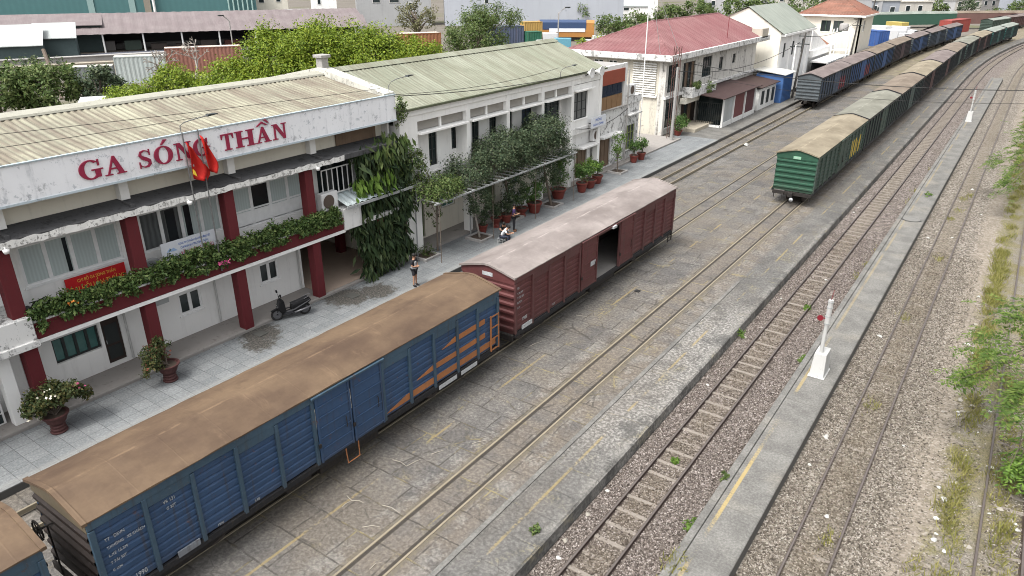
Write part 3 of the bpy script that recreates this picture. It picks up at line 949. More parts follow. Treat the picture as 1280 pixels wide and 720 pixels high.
        c.box(-0.12, 0.12, min(yy, yy + sg * 0.34), max(yy, yy + sg * 0.34), 0.74, 0.98)
        c.box(-0.16, 0.16, min(yy + sg * 0.34, yy + sg * 0.54), max(yy + sg * 0.34, yy + sg * 0.54), 0.7, 1.0)
        c.build("coupler", M_UNDER, w, bevel=0.02, local=True)
        if detail > 1:
            a = MB()
            a.box(-hw + 0.03, hw - 0.03, min(yy + sg * .02, yy + sg * 0.09), max(yy + sg * 0.02, yy + sg * 0.09), 0.72, zb - 0.02)
            a.tube([(-0.5, yy + sg * 0.1, 0.9), (-0.55, yy + sg * 0.32, 0.75), (-0.5, yy + sg * 0.42, 0.45)], 0.03, 6)
            a.build("headstock", M_UNDER, w, bevel=0.01, local=True)
    # ---- roof
    m = MB()
    rp = [(-hw - 0.06, eave - 0.03), (-hw * 0.55, eave + (ridge - eave) * 0.5), (-0.12, ridge - .012), (0.12, ridge - .012), (hw * 0.55, eave + (ridge - eave) * 0.5), (hw + 0.06, eave - 0.03)]
    rp2 = [(x, z - 0.035) for x, z in reversed(rp)]
    if detail > 1:
        jr = random.Random(int(loc[1] * 17 + 5))
        ns, full = 38, rp + rp2
        nf = len(full)
        for q in range(ns + 1):
            yy = -0.06 + (L + 0.12) * q / ns
            m.v += [(x + (jr.uniform(-.008, .008) if k in (0, 5) else 0), yy, z + jr.uniform(-.012, .008)) for k, (x, z) in enumerate(full)]
        for q in range(ns):
            for k in range(nf):
                k2 = (k + 1) % nf
                m.f.append((q * nf + k, q * nf + k2, (q + 1) * nf + k2, (q + 1) * nf + k))
        m.f += [tuple(range(nf - 1, -1, -1)), tuple(range(ns * nf, (ns + 1) * nf))]
    else:
        m.prism(rp + rp2, 'y', -0.06, L + 0.06)
    m.build("roof", roof, w, local=True)
    for yy in (-0.1, L - 0.02):
        m = MB()
        up = [(x * 1.012, z + 0.022) for x, z in rp]
        m.prism(up + [(x * 1.012, z - 0.06) for x, z in reversed(rp)], 'y', yy, yy + 0.12)
        m.build("roof_end_band", M_SILL if detail < 2 else roof, w, local=True)  # on far wagons a dark band painted for the shade in the gaps
    # ---- underframe and bogies
    m = MB()
    m.box(-0.25, 0.25, 0.3, L - 0.3, 0.68, 0.92)
    m.build("underframe", M_UNDER, w, local=True)
    if detail > 1:
        m = MB()
        m.box(0.3, hw - 0.2, L * 0.42, L * 0.58, 0.45, 0.74)
        m.build("battery_box", M_UNDER, w, local=True)
        m = MB()
        m.box(0.35, hw - 0.25, L * 0.34, L * 0.4, 0.5, 0.74)
        m.build("brake_cylinder", M_UNDER, w, local=True)
    for by in (2.3, L - 2.3):
        if detail < 1:
            break
        bg_ = MB()
        for sg in (-1, 1):
            bg_.prism([(by - 1.15, 0.36), (by - 0.95, 0.36), (by - 0.45, 0.28), (by + 0.45, 0.28), (by + 0.95, 0.36), (by + 1.15, 0.36), (by + 1.15, 0.55), (by + 0.5, 0.66), (by - 0.5, 0.66), (by - 1.15, 0.55)], 'x', sg * 0.78 - 0.06, sg * 0.78 + 0.06)
        bg_.box(-0.72, 0.72, by - 0.16, by + 0.16, 0.45, 0.7)
        b_ = bg_.build("bogie", M_UNDER, w, bevel=0.02, local=True)
        for ay in (by - 0.85, by + 0.85):
            mm = MB()
            wheelset(mm, 0, ay)
            mm.build("wheelset", M_WHEEL, b_, local=True)
    return w

def ladder(w, X, y0, y1, z0, z1, mat, n=3):
    m = MB()
    for y in (y0, y1):
        m.box(X + 0.05, X + 0.1, y - 0.025, y + 0.025, z0, z1)
    for k in range(n + 1):
        z = z0 + 0.05 + k * (z1 - z0 - 0.1) / n
        m.box(X + 0.055, X + 0.095, y0 + 0.026, y1 - 0.026, z - 0.018, z + 0.018)
    m.build("ladder", mat, w, local=True)

BLUE = m_wagon_side("faded_blue_wagon_paint", (0.028, 0.06, 0.124), 0.6)
BLUEP = m_wagon_side("greyed_blue_trim_paint", (0.04, 0.072, 0.105), 0.55)
BROWNEND = m_wagon_side("dark_brown_end_paint", (0.014, 0.009, 0.0075), 0.4)
TANG = m_wagon_side("tan_gable_paint", (0.1, 0.082, 0.055), 0.5)
RUSTROOF = m_wagon_roof("rust_brown_roof", (0.09, 0.056, 0.036), (0.146, 0.098, 0.06))
MAROON = m_wagon_side("faded_maroon_paint", (0.092, 0.03, 0.03), 0.4)
MAROONP = m_wagon_side("dusty_maroon_trim", (0.085, 0.034, 0.034), 0.4)
PINKROOF = m_wagon_roof("dusty_pinkish_roof", (0.2, 0.17, 0.158), (0.285, 0.25, 0.234))
ORANGE = paint("chalky_orange_paint", (0.3, 0.12, 0.045), 0.7, 0.3, 0.6, (0.1, 0.085, 0.08), 0.4, 2.0)

TX = -15.975
# the blue wagon nearest the camera
w = wagon("long blue goods wagon with rust brown roof and orange stripes at its far end", (TX, 4.73, 0), 0, BLUE, RUSTROOF, BROWNEND, post=BLUEP, eave=3.44, ridge=3.72, gable=TANG)
m = MB()
Xs = 1.3
def stripe(y0, y1, z, h, slant):
    m.prism([(y0, z), (y1, z + 0.02), (y1, z + h + 0.02), (y0 + slant, z + h)], 'x', Xs - 0.004, Xs + 0.012)
for i, (z, h, y0, sl) in enumerate(((1.2, 0.24, 9.1, 1.05), (1.72, 0.2, 10.65, 0.9), (2.3, 0.2, 12.0, 0.75))):
    bay = [9.13, 10.39, 11.62, 12.89, 14.08, 14.6 if i else 15.25]
    for a, b in zip(bay[:-1], bay[1:]):
        a2, b2 = a + 0.02, b - 0.11
        if b2 <= y0 + 0.15:
            continue
        st_ = MB()
        if a2 <= y0:
            st_.prism([(y0, z), (b2, z), (b2, z + h), (min(b2 - .05, y0 + sl), z + h)], 'x', Xs - 0.04, Xs - 0.014 + 0.001 * i)
        elif a2 < y0 + sl:
            zz = z + h * (a2 - y0) / sl
            st_.prism([(a2, z), (b2, z), (b2, z + h), (min(b2 - .05, y0 + sl), z + h), (a2, zz)], 'x', Xs - 0.04, Xs - 0.014 + 0.001 * i)
        else:
            st_.prism([(a2, z), (b2, z), (b2, z + h), (a2, z + h)], 'x', Xs - 0.04, Xs - 0.014 + 0.001 * i)
        st_.build("orange_stripe", ORANGE, w, local=True)
ladder(w, 1.27, 14.78, 15.26, 1.0, 2.5, ORANGE)
m = MB()
m.tube([(1.33, 7.3, 0.98), (1.36, 7.32, 0.45), (1.36, 7.8, 0.45), (1.33, 7.82, 0.98)], 0.022, 6)
m.build("door_step", ORANGE, w, local=True)
for (yy, zz, s, sz) in ((0.28, 2.62, "TT   ĐSVN", 0.16), (0.28, 2.4, "T.KHÔNG   XE KHÁCH", 0.14), (0.28, 2.18, "L.XE 15.3M", 0.15), (0.28, 1.97, "T.TẢI 30T", 0.14), (0.28, 1.76, "G 1234", 0.12), (0.7, 1.2, "1990", 0.24), (1.7, 2.7, "VR 131", 0.17), (1.75, 2.5, "G 32T", 0.15), (2.9, 1.14, "1996", 0.15), (4.05, 1.14, "9.98", 0.15)):
    text_obj("stencil", s, sz * .78, M_STENCIL, w, (TX + 1.282, 4.73 + yy, zz), ROT_PX, 0.003, squeeze=0.8)
m = MB()
m.box(1.302, 1.34, 1.75, 2.35, 1.02, 1.2)
m.build("data_plate", m_wagon_side("grey_plate", (0.2, 0.22, 0.25)), w, local=True)
for (a, b) in ((11.7, 12.7), (12.95, 13.9)):
    mm = MB()
    mm.box(1.332, 1.342, a, b, 0.84, 1.0)
    mm.build("number_plate", M_STENCIL, w, local=True)
# hand brake wheel on the near end
m = MB()
pts = [(-0.75 + 0.26 * math.cos(a), -0.3, 2.35 + 0.26 * math.sin(a)) for a in [i * math.pi / 8 for i in range(17)]]
m.tube(pts, 0.022, 6)
for k in range(3):
    a = k * math.pi / 3
    m.tube([(-0.75 - 0.26 * math.cos(a), -0.3, 2.35 - 0.26 * math.sin(a)), (-0.75 + 0.26 * math.cos(a), -0.3, 2.35 + 0.26 * math.sin(a))], 0.015, 5)
m.tube([(-0.75, -0.34, 2.35), (-0.75, 0.05, 2.35)], 0.025, 6)
m.tube([(-0.75, -0.1, 2.35), (-0.72, -0.1, 0.8)], 0.02, 6)
m.build("brake_wheel", M_UNDER, w, local=True)

# the maroon wagon with its door open
w = wagon("maroon goods wagon with pale dusty roof and its sliding door standing open", (TX, 21.15, 0), 0, MAROON, PINKROOF, MAROON, L=15.55, post=MAROONP, door_open=True, eave=3.53, ridge=3.82)
for (yy, zz, s, sz) in ((0.22, 2.9, "ĐS", 0.14), (0.22, 2.68, "T.XE 18T", 0.12), (0.22, 2.48, "T.TẢI 35T", 0.13), (0.22, 2.28, "D.TÍCH", 0.12), (0.22, 2.06, "L.XE", 0.12), (0.55, 1.42, "1989", 0.22), (2.9, 1.2, "8.97", 0.13)):
    text_obj("stencil", s, sz, M_STENCIL, w, (TX + 1.282, 21.15 + yy, zz), ROT_PX, 0.003, squeeze=0.85)
m = MB()
m.box(1.302, 1.336, 0.5, 1.25, 1.06, 1.24)
m.build("number_plate", M_STENCIL, w, local=True)
m = MB()
m.box(1.37, 1.378, 6.0, 6.45, 2.0, 2.25)
m.build("notice", M_STENCIL, w, local=True)
m = MB()
m.box(-0.25, 0.25, -0.03, -0.022, 3.3, 3.46)
m.build("number_board", M_STENCIL, w, local=True)
m = MB()
m.box(1.33, 1.5, 7.9, 8.25, 3.28, 3.42)
m.build("door_roller", M_STENCIL, w, bevel=0.02, local=True)
ladder(w, 1.27, 14.95, 15.4, 0.5, 1.0, M_UNDER, 2)

# the wagon that only shows its roof corner, bottom left
wagon("blue goods wagon showing only a brown roof corner behind the long blue one", (TX, 3.82 - 15.33, 0), 0, BLUE, RUSTROOF, BROWNEND, post=BLUEP, eave=3.44, ridge=3.72, gable=TANG)

# ---- the green rake curving away on the middle track
GREEN = m_wagon_side("dull_green_wagon_paint", (0.04, 0.062, 0.05), 0.4)
GREENE = m_wagon_side("bright_green_end_paint", (0.02, 0.066, 0.041), 0.35)
GREEN2 = m_wagon_side("grey_green_wagon_paint", (0.048, 0.07, 0.064), 0.4)
TEAL = m_wagon_side("teal_green_wagon_paint", (0.02, 0.075, 0.068), 0.3)
MAR2 = m_wagon_side("dark_maroon_wagon_paint", (0.066, 0.033, 0.032), 0.4)
R_TAN = m_wagon_roof("tan_dusty_roof", (0.2, 0.166, 0.115), (0.275, 0.236, 0.17))
R_SAGE = m_wagon_roof("sage_grey_roof", (0.17, 0.168, 0.134), (0.225, 0.222, 0.184))
R_BRN = m_wagon_roof("brown_dusty_roof", (0.165, 0.128, 0.095), (0.215, 0.175, 0.135))
R_MRN = m_wagon_roof("maroon_grey_roof", (0.15, 0.118, 0.11), (0.2, 0.165, 0.155))
R_GRY = m_wagon_roof("green_grey_roof", (0.21, 0.235, 0.205), (0.27, 0.295, 0.265))

def on_track(X, s):
    x, y, z = path(X, s)
    return (x, y, 0), heading(s)
GDARK = m_wagon_side("gap_shade_stile", (0.018, 0.022, 0.024), 0.4)  # stiles coloured dark to stand for shaded gaps and recesses in the sides
GX = -11.36
rake = [
    (48.75, GREEN, R_TAN, "green goods wagon with tan roof and yellow graffiti, first of the middle train", GREENE, 2),
    (64.6, GREEN, R_SAGE, "green goods wagon with sage grey roof, second in the middle train", GREEN, 1),
    (80.5, GREEN2, R_BRN, "green goods wagon with brown roof before the tan and maroon ones", GREEN, 1),
    (96.6, MAR2, R_TAN, "maroon goods wagon with light tan roof in the middle train", MAR2, 1),
    (112.6, MAR2, R_MRN, "maroon goods wagon with brownish maroon roof in the middle train", MAR2, 1),
    (128.6, GREEN2, R_BRN, "dark green goods wagon with brown roof on the bend of the middle train", GREEN2, 1),
    (144.6, GREEN2, R_SAGE, "grey green goods wagon with pale sage roof on the bend", GREEN2, 1),
    (160.6, MAR2, R_TAN, "dark purple brown goods wagon with light roof on the bend", MAR2, 1),
    (176.6, TEAL, R_GRY, "teal goods wagon with pale green roof far round the bend", TEAL, 1),
    (192.6, TEAL, R_GRY, "farthest teal goods wagon at the right edge of the picture", TEAL, 1),
]
for i, (s, sd, rf, lab, en, det) in enumerate(rake):
    l, h = on_track(GX, s)
    w = wagon(lab, l, h, sd, rf, en, detail=det, group="train of covered wagons on the middle track", ribs=(i == 0), alt=False, eave=3.5, ridge=3.8, post=GDARK if i else None)
    if i == 0:
        gm = paint("yellow_graffiti_paint", (0.42, 0.3, 0.05), 0.7, 0.3, 0.5, (0.1, 0.1, 0.05), 0.2, 4)
        gr = random.Random(4)
        for k in range(5):
            y = 10.4 + k * 0.75
            mm = MB()
            mm.prism([(y, 1.35), (y + .35, 1.25), (y + .5, 2.2), (y + .42, 2.6), (y + .15, 2.5), (y + .05, 1.9)], 'x', 1.27, 1.3 + .001 * k)
            mm.build("graffiti", gm, w, local=True)
        # slanted dark window-like vents read on every second bay
        m = MB()
        m.box(-0.24, 0.24, -0.045, -0.03, 3.16, 3.34)
        m.build("number_board", plain("green_board", (0.2, 0.4, 0.27), 0.6), w, local=True)
        text_obj("number", "332082", 0.13, M_STENCIL, w, (GX - 0.23, 48.75 - 0.046, 3.2), ROT_MY, 0.003)
        m = MB()
        m.tube([(1.15, -0.02, 0.95), (1.15, -0.06, 0.45)], 0.03, 6)
        m.tube([(-1.15, -0.02, 0.95), (-1.15, -0.06, 0.45)], 0.03, 6)
        m.build("step_iron", M_UNDER, w, local=True)
        m = MB()
        m.lathe([(0.0, -0.1), (0.1, -0.1), (0.14, 0.0), (0.1, 0.08), (0.0, 0.08)], 10, (0.12, -0.5, 0.55), 'y')
        m.build("hose_end", M_STENCIL, w, smooth=True, local=True)
# dark strips on the later wagons are stiles in the gap-shade colour
# ---- the blue rake along the platform track
BLUE2 = m_wagon_side("grey_blue_wagon_paint", (0.06, 0.08, 0.115), 0.5)
BLUE3 = m_wagon_side("vivid_blue_wagon_paint", (0.04, 0.085, 0.2), 0.45)
PLUM = m_wagon_side("dull_plum_wagon_paint", (0.07, 0.047, 0.055), 0.4)
GREYE = m_wagon_side("grey_blue_end_paint", (0.07, 0.082, 0.09), 0.5)
BX = -20.75
rake2 = [
    (88.9, BLUE2, R_MRN, "grey blue goods wagon with brown roof, near end of the train by the platform", GREYE),
    (104.4, BLUE3, R_MRN, "blue goods wagon with brown roof, second in the train by the platform", GREYE),
    (120.4, BLUE3, R_BRN, "bright blue goods wagon with grey brown roof, third in the platform train", GREYE),
    (136.2, PLUM, R_BRN, "plum coloured goods wagon among the blue ones of the platform train", GREYE),
    (152.2, BLUE3, R_MRN, "blue goods wagon behind the plum one in the platform train", GREYE),
    (168.2, BLUE2, R_MRN, "dull blue goods wagon near far end of the platform train", GREYE),
    (184.2, BLUE3, R_MRN, "last blue goods wagon of the platform train, before the red container", GREYE),
]
for i, (s, sd, rf, lab, en) in enumerate(rake2):
    l, h = on_track(BX, s)
    w = wagon(lab, (l[0], l[1], -0.25), h, sd, rf, en, detail=1, group="train of blue covered wagons at the platform", ribs=False, alt=False, eave=3.65, ridge=4.0, post=GDARK)
    if i in (0, 1):
        rp = paint("red_spray_paint", (0.22, 0.05, 0.06), 0.7, 0.3, 0.4, (0.1, 0.08, 0.1), 0.2, 3)
        for k in range(3):
            y = 9.7 + k * 1.15
            mm = MB()
            mm.prism([(y, 1.2), (y + .9, 1.2), (y + .8, 2.4), (y + .3, 2.7), (y + .1, 2.0)], 'x', 1.24, 1.262 + .001 * k)
            mm.build("graffiti", rp, w, local=True)
# ------------------------------------------------------------------ building helpers
class Face:
    """a vertical wall plane: 'X' faces +X at x=c (u runs along +Y); 'Y' faces -Y at y=c (u runs along +X); d = outward distance"""
    def __init__(s, kind, c):
        s.k, s.c = kind, c
    def P(s, u, w, d):
        return (s.c + d, u, w) if s.k == 'X' else (u, s.c - d, w)
    def box(s, m, u0, u1, w0, w1, d0, d1):
        if s.k == 'X':
            return m.box(s.c + d0, s.c + d1, u0, u1, w0, w1)
        return m.box(u0, u1, s.c - d1, s.c - d0, w0, w1)
    def quad(s, m, u0, u1, w0, w1, d):
        return m.quad(s.P(u0, w0, d), s.P(u1, w0, d), s.P(u1, w1, d), s.P(u0, w1, d))

def holed_wall(F, b, name, mat, u0, u1, w0, w1, holes, depth=0.18, label=None):
    m = MB()
    us = sorted({u0, u1, *[h[0] for h in holes], *[h[1] for h in holes]})
    ws = sorted({w0, w1, *[h[2] for h in holes], *[h[3] for h in holes]})
    idx = {}
    def vi(u, w, d=0.0):
        k = (round(u, 4), round(w, 4), round(d, 4))
        if k not in idx:
            idx[k] = len(m.v)
            m.v.append(F.P(u, w, d))
        return idx[k]
    for a, c in zip(us[:-1], us[1:]):
        for e, g in zip(ws[:-1], ws[1:]):
            mu, mw = (a + c) / 2, (e + g) / 2
            if any(h[0] < mu < h[1] and h[2] < mw < h[3] for h in holes):
                continue
            m.f.append((vi(a, e), vi(c, e), vi(c, g), vi(a, g)))
    for (a, c, e, g) in [h[:4] for h in holes]:
        for (p, q) in (((a, e), (c, e)), ((c, e), (c, g)), ((c, g), (a, g)), ((a, g), (a, e))):
            m.f.append((vi(*p), vi(*p, -depth), vi(*q, -depth), vi(*q)))
    # outer returns so the wall has thickness
    for (p, q) in (((u0, w0), (u1, w0)), ((u1, w0), (u1, w1)), ((u1, w1), (u0, w1)), ((u0, w1), (u0, w0))):
        m.f.append((vi(*p), vi(*p, -depth - 0.05), vi(*q, -depth - 0.05), vi(*q)))
    return m.build(name, mat, b, label=label)

def window(F, b, u0, u1, w0, w1, n, fm, pm, rec=0.13, fw=0.055, hb=(), name="window", label=None, sill=None, gaps=()):
    """framed window set back in its opening; pm: one pane material or a list per pane"""
    m = MB()
    F.box(m, u0, u1, w0, w0 + fw, -rec - 0.05, -rec + 0.03)
    F.box(m, u0, u1, w1 - fw, w1, -rec - 0.05, -rec + 0.03)
    st = (u1 - u0) / n
    for i in range(n + 1):
        uu = u0 + i * st
        a, c = (uu, uu + fw) if i == 0 else ((uu - fw, uu) if i == n else (uu - fw * 0.75, uu + fw * 0.75))
        F.box(m, a, c, w0 + fw, w1 - fw, -rec - 0.047, -rec + 0.027)
    for h in hb:
        F.box(m, u0 + fw, u1 - fw, h - fw * 0.35, h + fw * 0.35, -rec - 0.04, -rec + 0.02)
    f = m.build(name, fm, b, label=label)
    for i in range(n):
        p = MB()
        F.quad(p, u0 + i * st + fw * 0.5, u0 + (i + 1) * st - fw * 0.5, w0 + fw * 0.5, w1 - fw * 0.5, -rec - 0.01)
        p.build("pane", pm[i % len(pm)] if isinstance(pm, list) else pm, f)
    if sill is not None:
        s_ = MB()
        F.box(s_, u0 - 0.06, u1 + 0.06, w0 - 0.07, w0 - 0.004, -rec, 0.05)
        s_.build("sill", sill, f, bevel=0.006)
    return f

def part(b, name, mat, *boxes, bevel=0.0, label=None):
    m = MB()
    for bx in boxes:
        m.box(*bx)
    return m.build(name, mat, b, bevel=bevel, label=label)

def cyl(b, name, mat, p0, p1, r, n=10, **k):
    return MB().tube([p0, p1], r, n).build(name, mat, b, smooth=False, **k)

# ------------------------------------------------------------------ building materials
def m_plaster(name, c, grime=0.4, peel=0.0, gc=(0.11, 0.105, 0.095), sc=1.0):
    t = NT(name)
    o = t.obj()
    x, y, z = t.sep(o)
    n1 = t.noise(o, 0.5 * sc, 4)
    n2 = t.noise(o, 4 * sc, 5, 0.68)
    st = t.noise(t.scale(o, (3.2 * sc, 3.2 * sc, 0.28 * sc)), 1.0, 5, 0.65)
    col = t.mix(n1, mul(c, 0.86), mul(c, 1.1))
    col = t.mix(t.math('MULTIPLY', t.ss(t.math('ADD', t.math('MULTIPLY', st, 0.7), t.math('MULTIPLY', n2, 0.3)), 0.5, 0.68), grime), col, gc)
    if peel > 0:
        pl = t.noise(o, 2.6 * sc, 6, 0.72)
        col = t.mix(t.math('MULTIPLY', t.ss(pl, 0.67 - 0.2 * peel, 0.71 - 0.2 * peel), 0.75), col, mul(gc, 1.3))
        pl2 = t.noise(o, 0.9 * sc, 6, 0.75)
        col = t.mix(t.math('MULTIPLY', t.ss(pl2, 0.66 - 0.2 * peel, 0.76 - 0.2 * peel), 0.6), col, mul(gc, 0.6))
    return t.fin(col, 0.85, t.bump(n2, 0.2, 0.02), 0, 0.2)

def m_blinds(name, c, k=16.0, dark=0.25):
    t = NT(name)
    o = t.obj()
    x, y, z = t.sep(o)
    w = t.math('PINGPONG', t.math('ADD', t.math('MULTIPLY', t.math('ADD', y, x), k), t.math('MULTIPLY', t.noise(o, 2, 2), 1.2)), 1.0)
    col = t.mix(w, mul(c, 1 - dark), c)
    col = t.mix(t.noise(o, 0.9, 2), mul(col_safe(c), 0.8), col)
    return t.fin(col, 0.25, None, 0, 0.5)
def col_safe(c):
    return c

WHITE = m_plaster("white_limewashed_wall", (0.82, 0.815, 0.795), 0.12)
WHITE2 = m_plaster("greyish_white_wall", (0.72, 0.715, 0.7), 0.35, 0.2)
CREAM = m_plaster("cream_wall", (0.68, 0.645, 0.56), 0.15)
BEIGE = m_plaster("beige_wall", (0.4, 0.36, 0.29), 0.2)
FASCIA = m_plaster("peeling_white_fascia", (0.8, 0.81, 0.835), 0.45, 0.42, (0.34, 0.36, 0.385), 1.5)
STAINED = m_plaster("black_stained_white_concrete", (0.66, 0.655, 0.64), 0.65, 0.6, (0.09, 0.088, 0.085))
PEELEDGE = m_plaster("peeling_canopy_edge", (0.72, 0.715, 0.69), 0.6, 0.55, (0.1, 0.095, 0.09), 2.0)
REDP = m_plaster("dark_red_painted_plaster", (0.115, 0.021, 0.025), 0.3, 0.15, (0.06, 0.03, 0.03), 2.0)
CANTOP = m_plaster("weathered_black_concrete_slab", (0.075, 0.075, 0.078), 0.5, 0.5, (0.03, 0.03, 0.03), 1.6)
CONC = m_plaster("grey_concrete", (0.3, 0.29, 0.28), 0.4, 0.2)
VERANDA = m_plaster("worn_pinkish_floor", (0.26, 0.243, 0.228), 0.35, 0.3, (0.14, 0.125, 0.115), 0.8)
BTILE = m_plaster("brown_tile_floor", (0.33, 0.26, 0.21), 0.15)
WFRAME = plain("white_window_frame", (0.78, 0.785, 0.78), 0.45)
DFRAME = plain("black_steel_frame", (0.03, 0.035, 0.035), 0.5)
BLIND = m_blinds("pale_blinds_behind_glass", (0.56, 0.64, 0.63))
DARKG = glass("dark_window_glass")
TEALG = glass("teal_tinted_glass", (0.05, 0.13, 0.12), 0.2)
GRILLEG = m_blinds("dark_glass_with_curtain_folds", (0.14, 0.15, 0.15), 9, 0.85)
WOODD = paint("dark_brown_door", (0.04, 0.028, 0.024), 0.5, 0.3, 0.2)
WOODP = paint("old_brown_boards", (0.16, 0.11, 0.075), 0.7, 0.35, 0.6, (0.07, 0.05, 0.04), 0.7, 2.0)
LETTER = paint("maroon_letter_paint", (0.26, 0.02, 0.055), 0.5, 0.15, 0.2)
WHITEM = plain("white_painted_metal", (0.68, 0.68, 0.67), 0.5)
GALV = paint("galvanised_steel", (0.3, 0.31, 0.31), 0.5, 0.2, 0.3, (0.14, 0.13, 0.12), 0.4, 2)
PIPE = plain("grey_white_pipe", (0.5, 0.5, 0.49), 0.6)

def m_corrugated(name, ca, cb, rust=(0.2, 0.13, 0.1), band=0.9, amount=0.6, fade=0.4):
    """sheet roofing: colour varies sheet by sheet along local Y and streaks run down the slope (X)"""
    t = NT(name)
    o = t.obj()
    x, y, z = t.sep(o)
    s1 = t.noise(t.comb(t.math('MULTIPLY', x, 0.12), t.math('MULTIPLY', y, 1.3), 0.0), 1.0, 4, 0.7)
    s2 = t.noise(t.comb(t.math('MULTIPLY', x, 0.5), t.math('MULTIPLY', y, 6.0), 0.0), 1.0, 4, 0.7)
    n = t.noise(o, 1.2, 5, 0.7)
    col = t.mix(t.ss(t.noise(o, 0.35, 3), 0.35, 0.65), ca, cb)
    col = t.mix(t.math('MULTIPLY', t.ss(t.math('ADD', t.math('MULTIPLY', s1, 0.65), t.math('MULTIPLY', s2, 0.35)), 0.44, 0.58), amount), col, rust)
    rb = t.math('PINGPONG', t.math('ADD', y, t.math('MULTIPLY', t.noise(o, 0.6, 2), 0.25)), 0.125)
    col = t.mix(t.math('MULTIPLY', t.math('SUBTRACT', 1.0, t.ss(rb, 0.0, 0.09)), t.math('MULTIPLY', fade, 0.8)), col, mul(rust, 0.8))
    col = t.mix(t.math('MULTIPLY', t.ss(n, 0.5, 0.72), fade), col, mul(ca, 0.62))
    return t.fin(col, 0.75, None, 0, 0.25)

def corrugated(b, name, mat, x0, z0, x1, z1, y0, y1, pitch=0.26, amp=0.035, thick=0.02, sections=4, sag=0.0, label=None):
    """corrugated sheet roof sloping from (x0,z0) to (x1,z1), ribs running down the slope, extended along Y"""
    m = MB()
    npt = int((y1 - y0) / pitch * 4)
    rows = []
    for i in range(sections + 1):
        f = i / sections
        row = []
        for k in range(npt + 1):
            ph = k % 4
            dz = (0, amp, amp, 0)[ph]
            yy = y0 + (y1 - y0) * k / npt
            row.append((x0 + (x1 - x0) * f, yy, z0 + (z1 - z0) * f + dz - sag * 4 * f * (1 - f)))
        rows.append(row)
    b0 = len(m.v)
    for r_ in rows:
        m.v += r_
    w_ = npt + 1
    flip = x1 > x0
    for i in range(sections):
        for k in range(npt):
            a = b0 + i * w_ + k
            q = (a, a + w_, a + w_ + 1, a + 1) if flip else (a, a + 1, a + w_ + 1, a + w_)
            m.f.append(q)
    return m.build(name, mat, b, label=label)

ROOFA = m_corrugated("rust_streaked_cement_sheet", (0.285, 0.278, 0.21), (0.225, 0.218, 0.168), (0.115, 0.086, 0.069), 0.9, 0.62, 0.6)
ROOFB = m_corrugated("mossy_pale_green_sheet", (0.205, 0.218, 0.165), (0.25, 0.26, 0.205), (0.145, 0.138, 0.1), 0.9, 0.6)
ROOFP = m_corrugated("faded_pink_red_sheet", (0.185, 0.082, 0.086), (0.215, 0.112, 0.113), (0.135, 0.056, 0.057), 0.9, 0.5, 0.4)

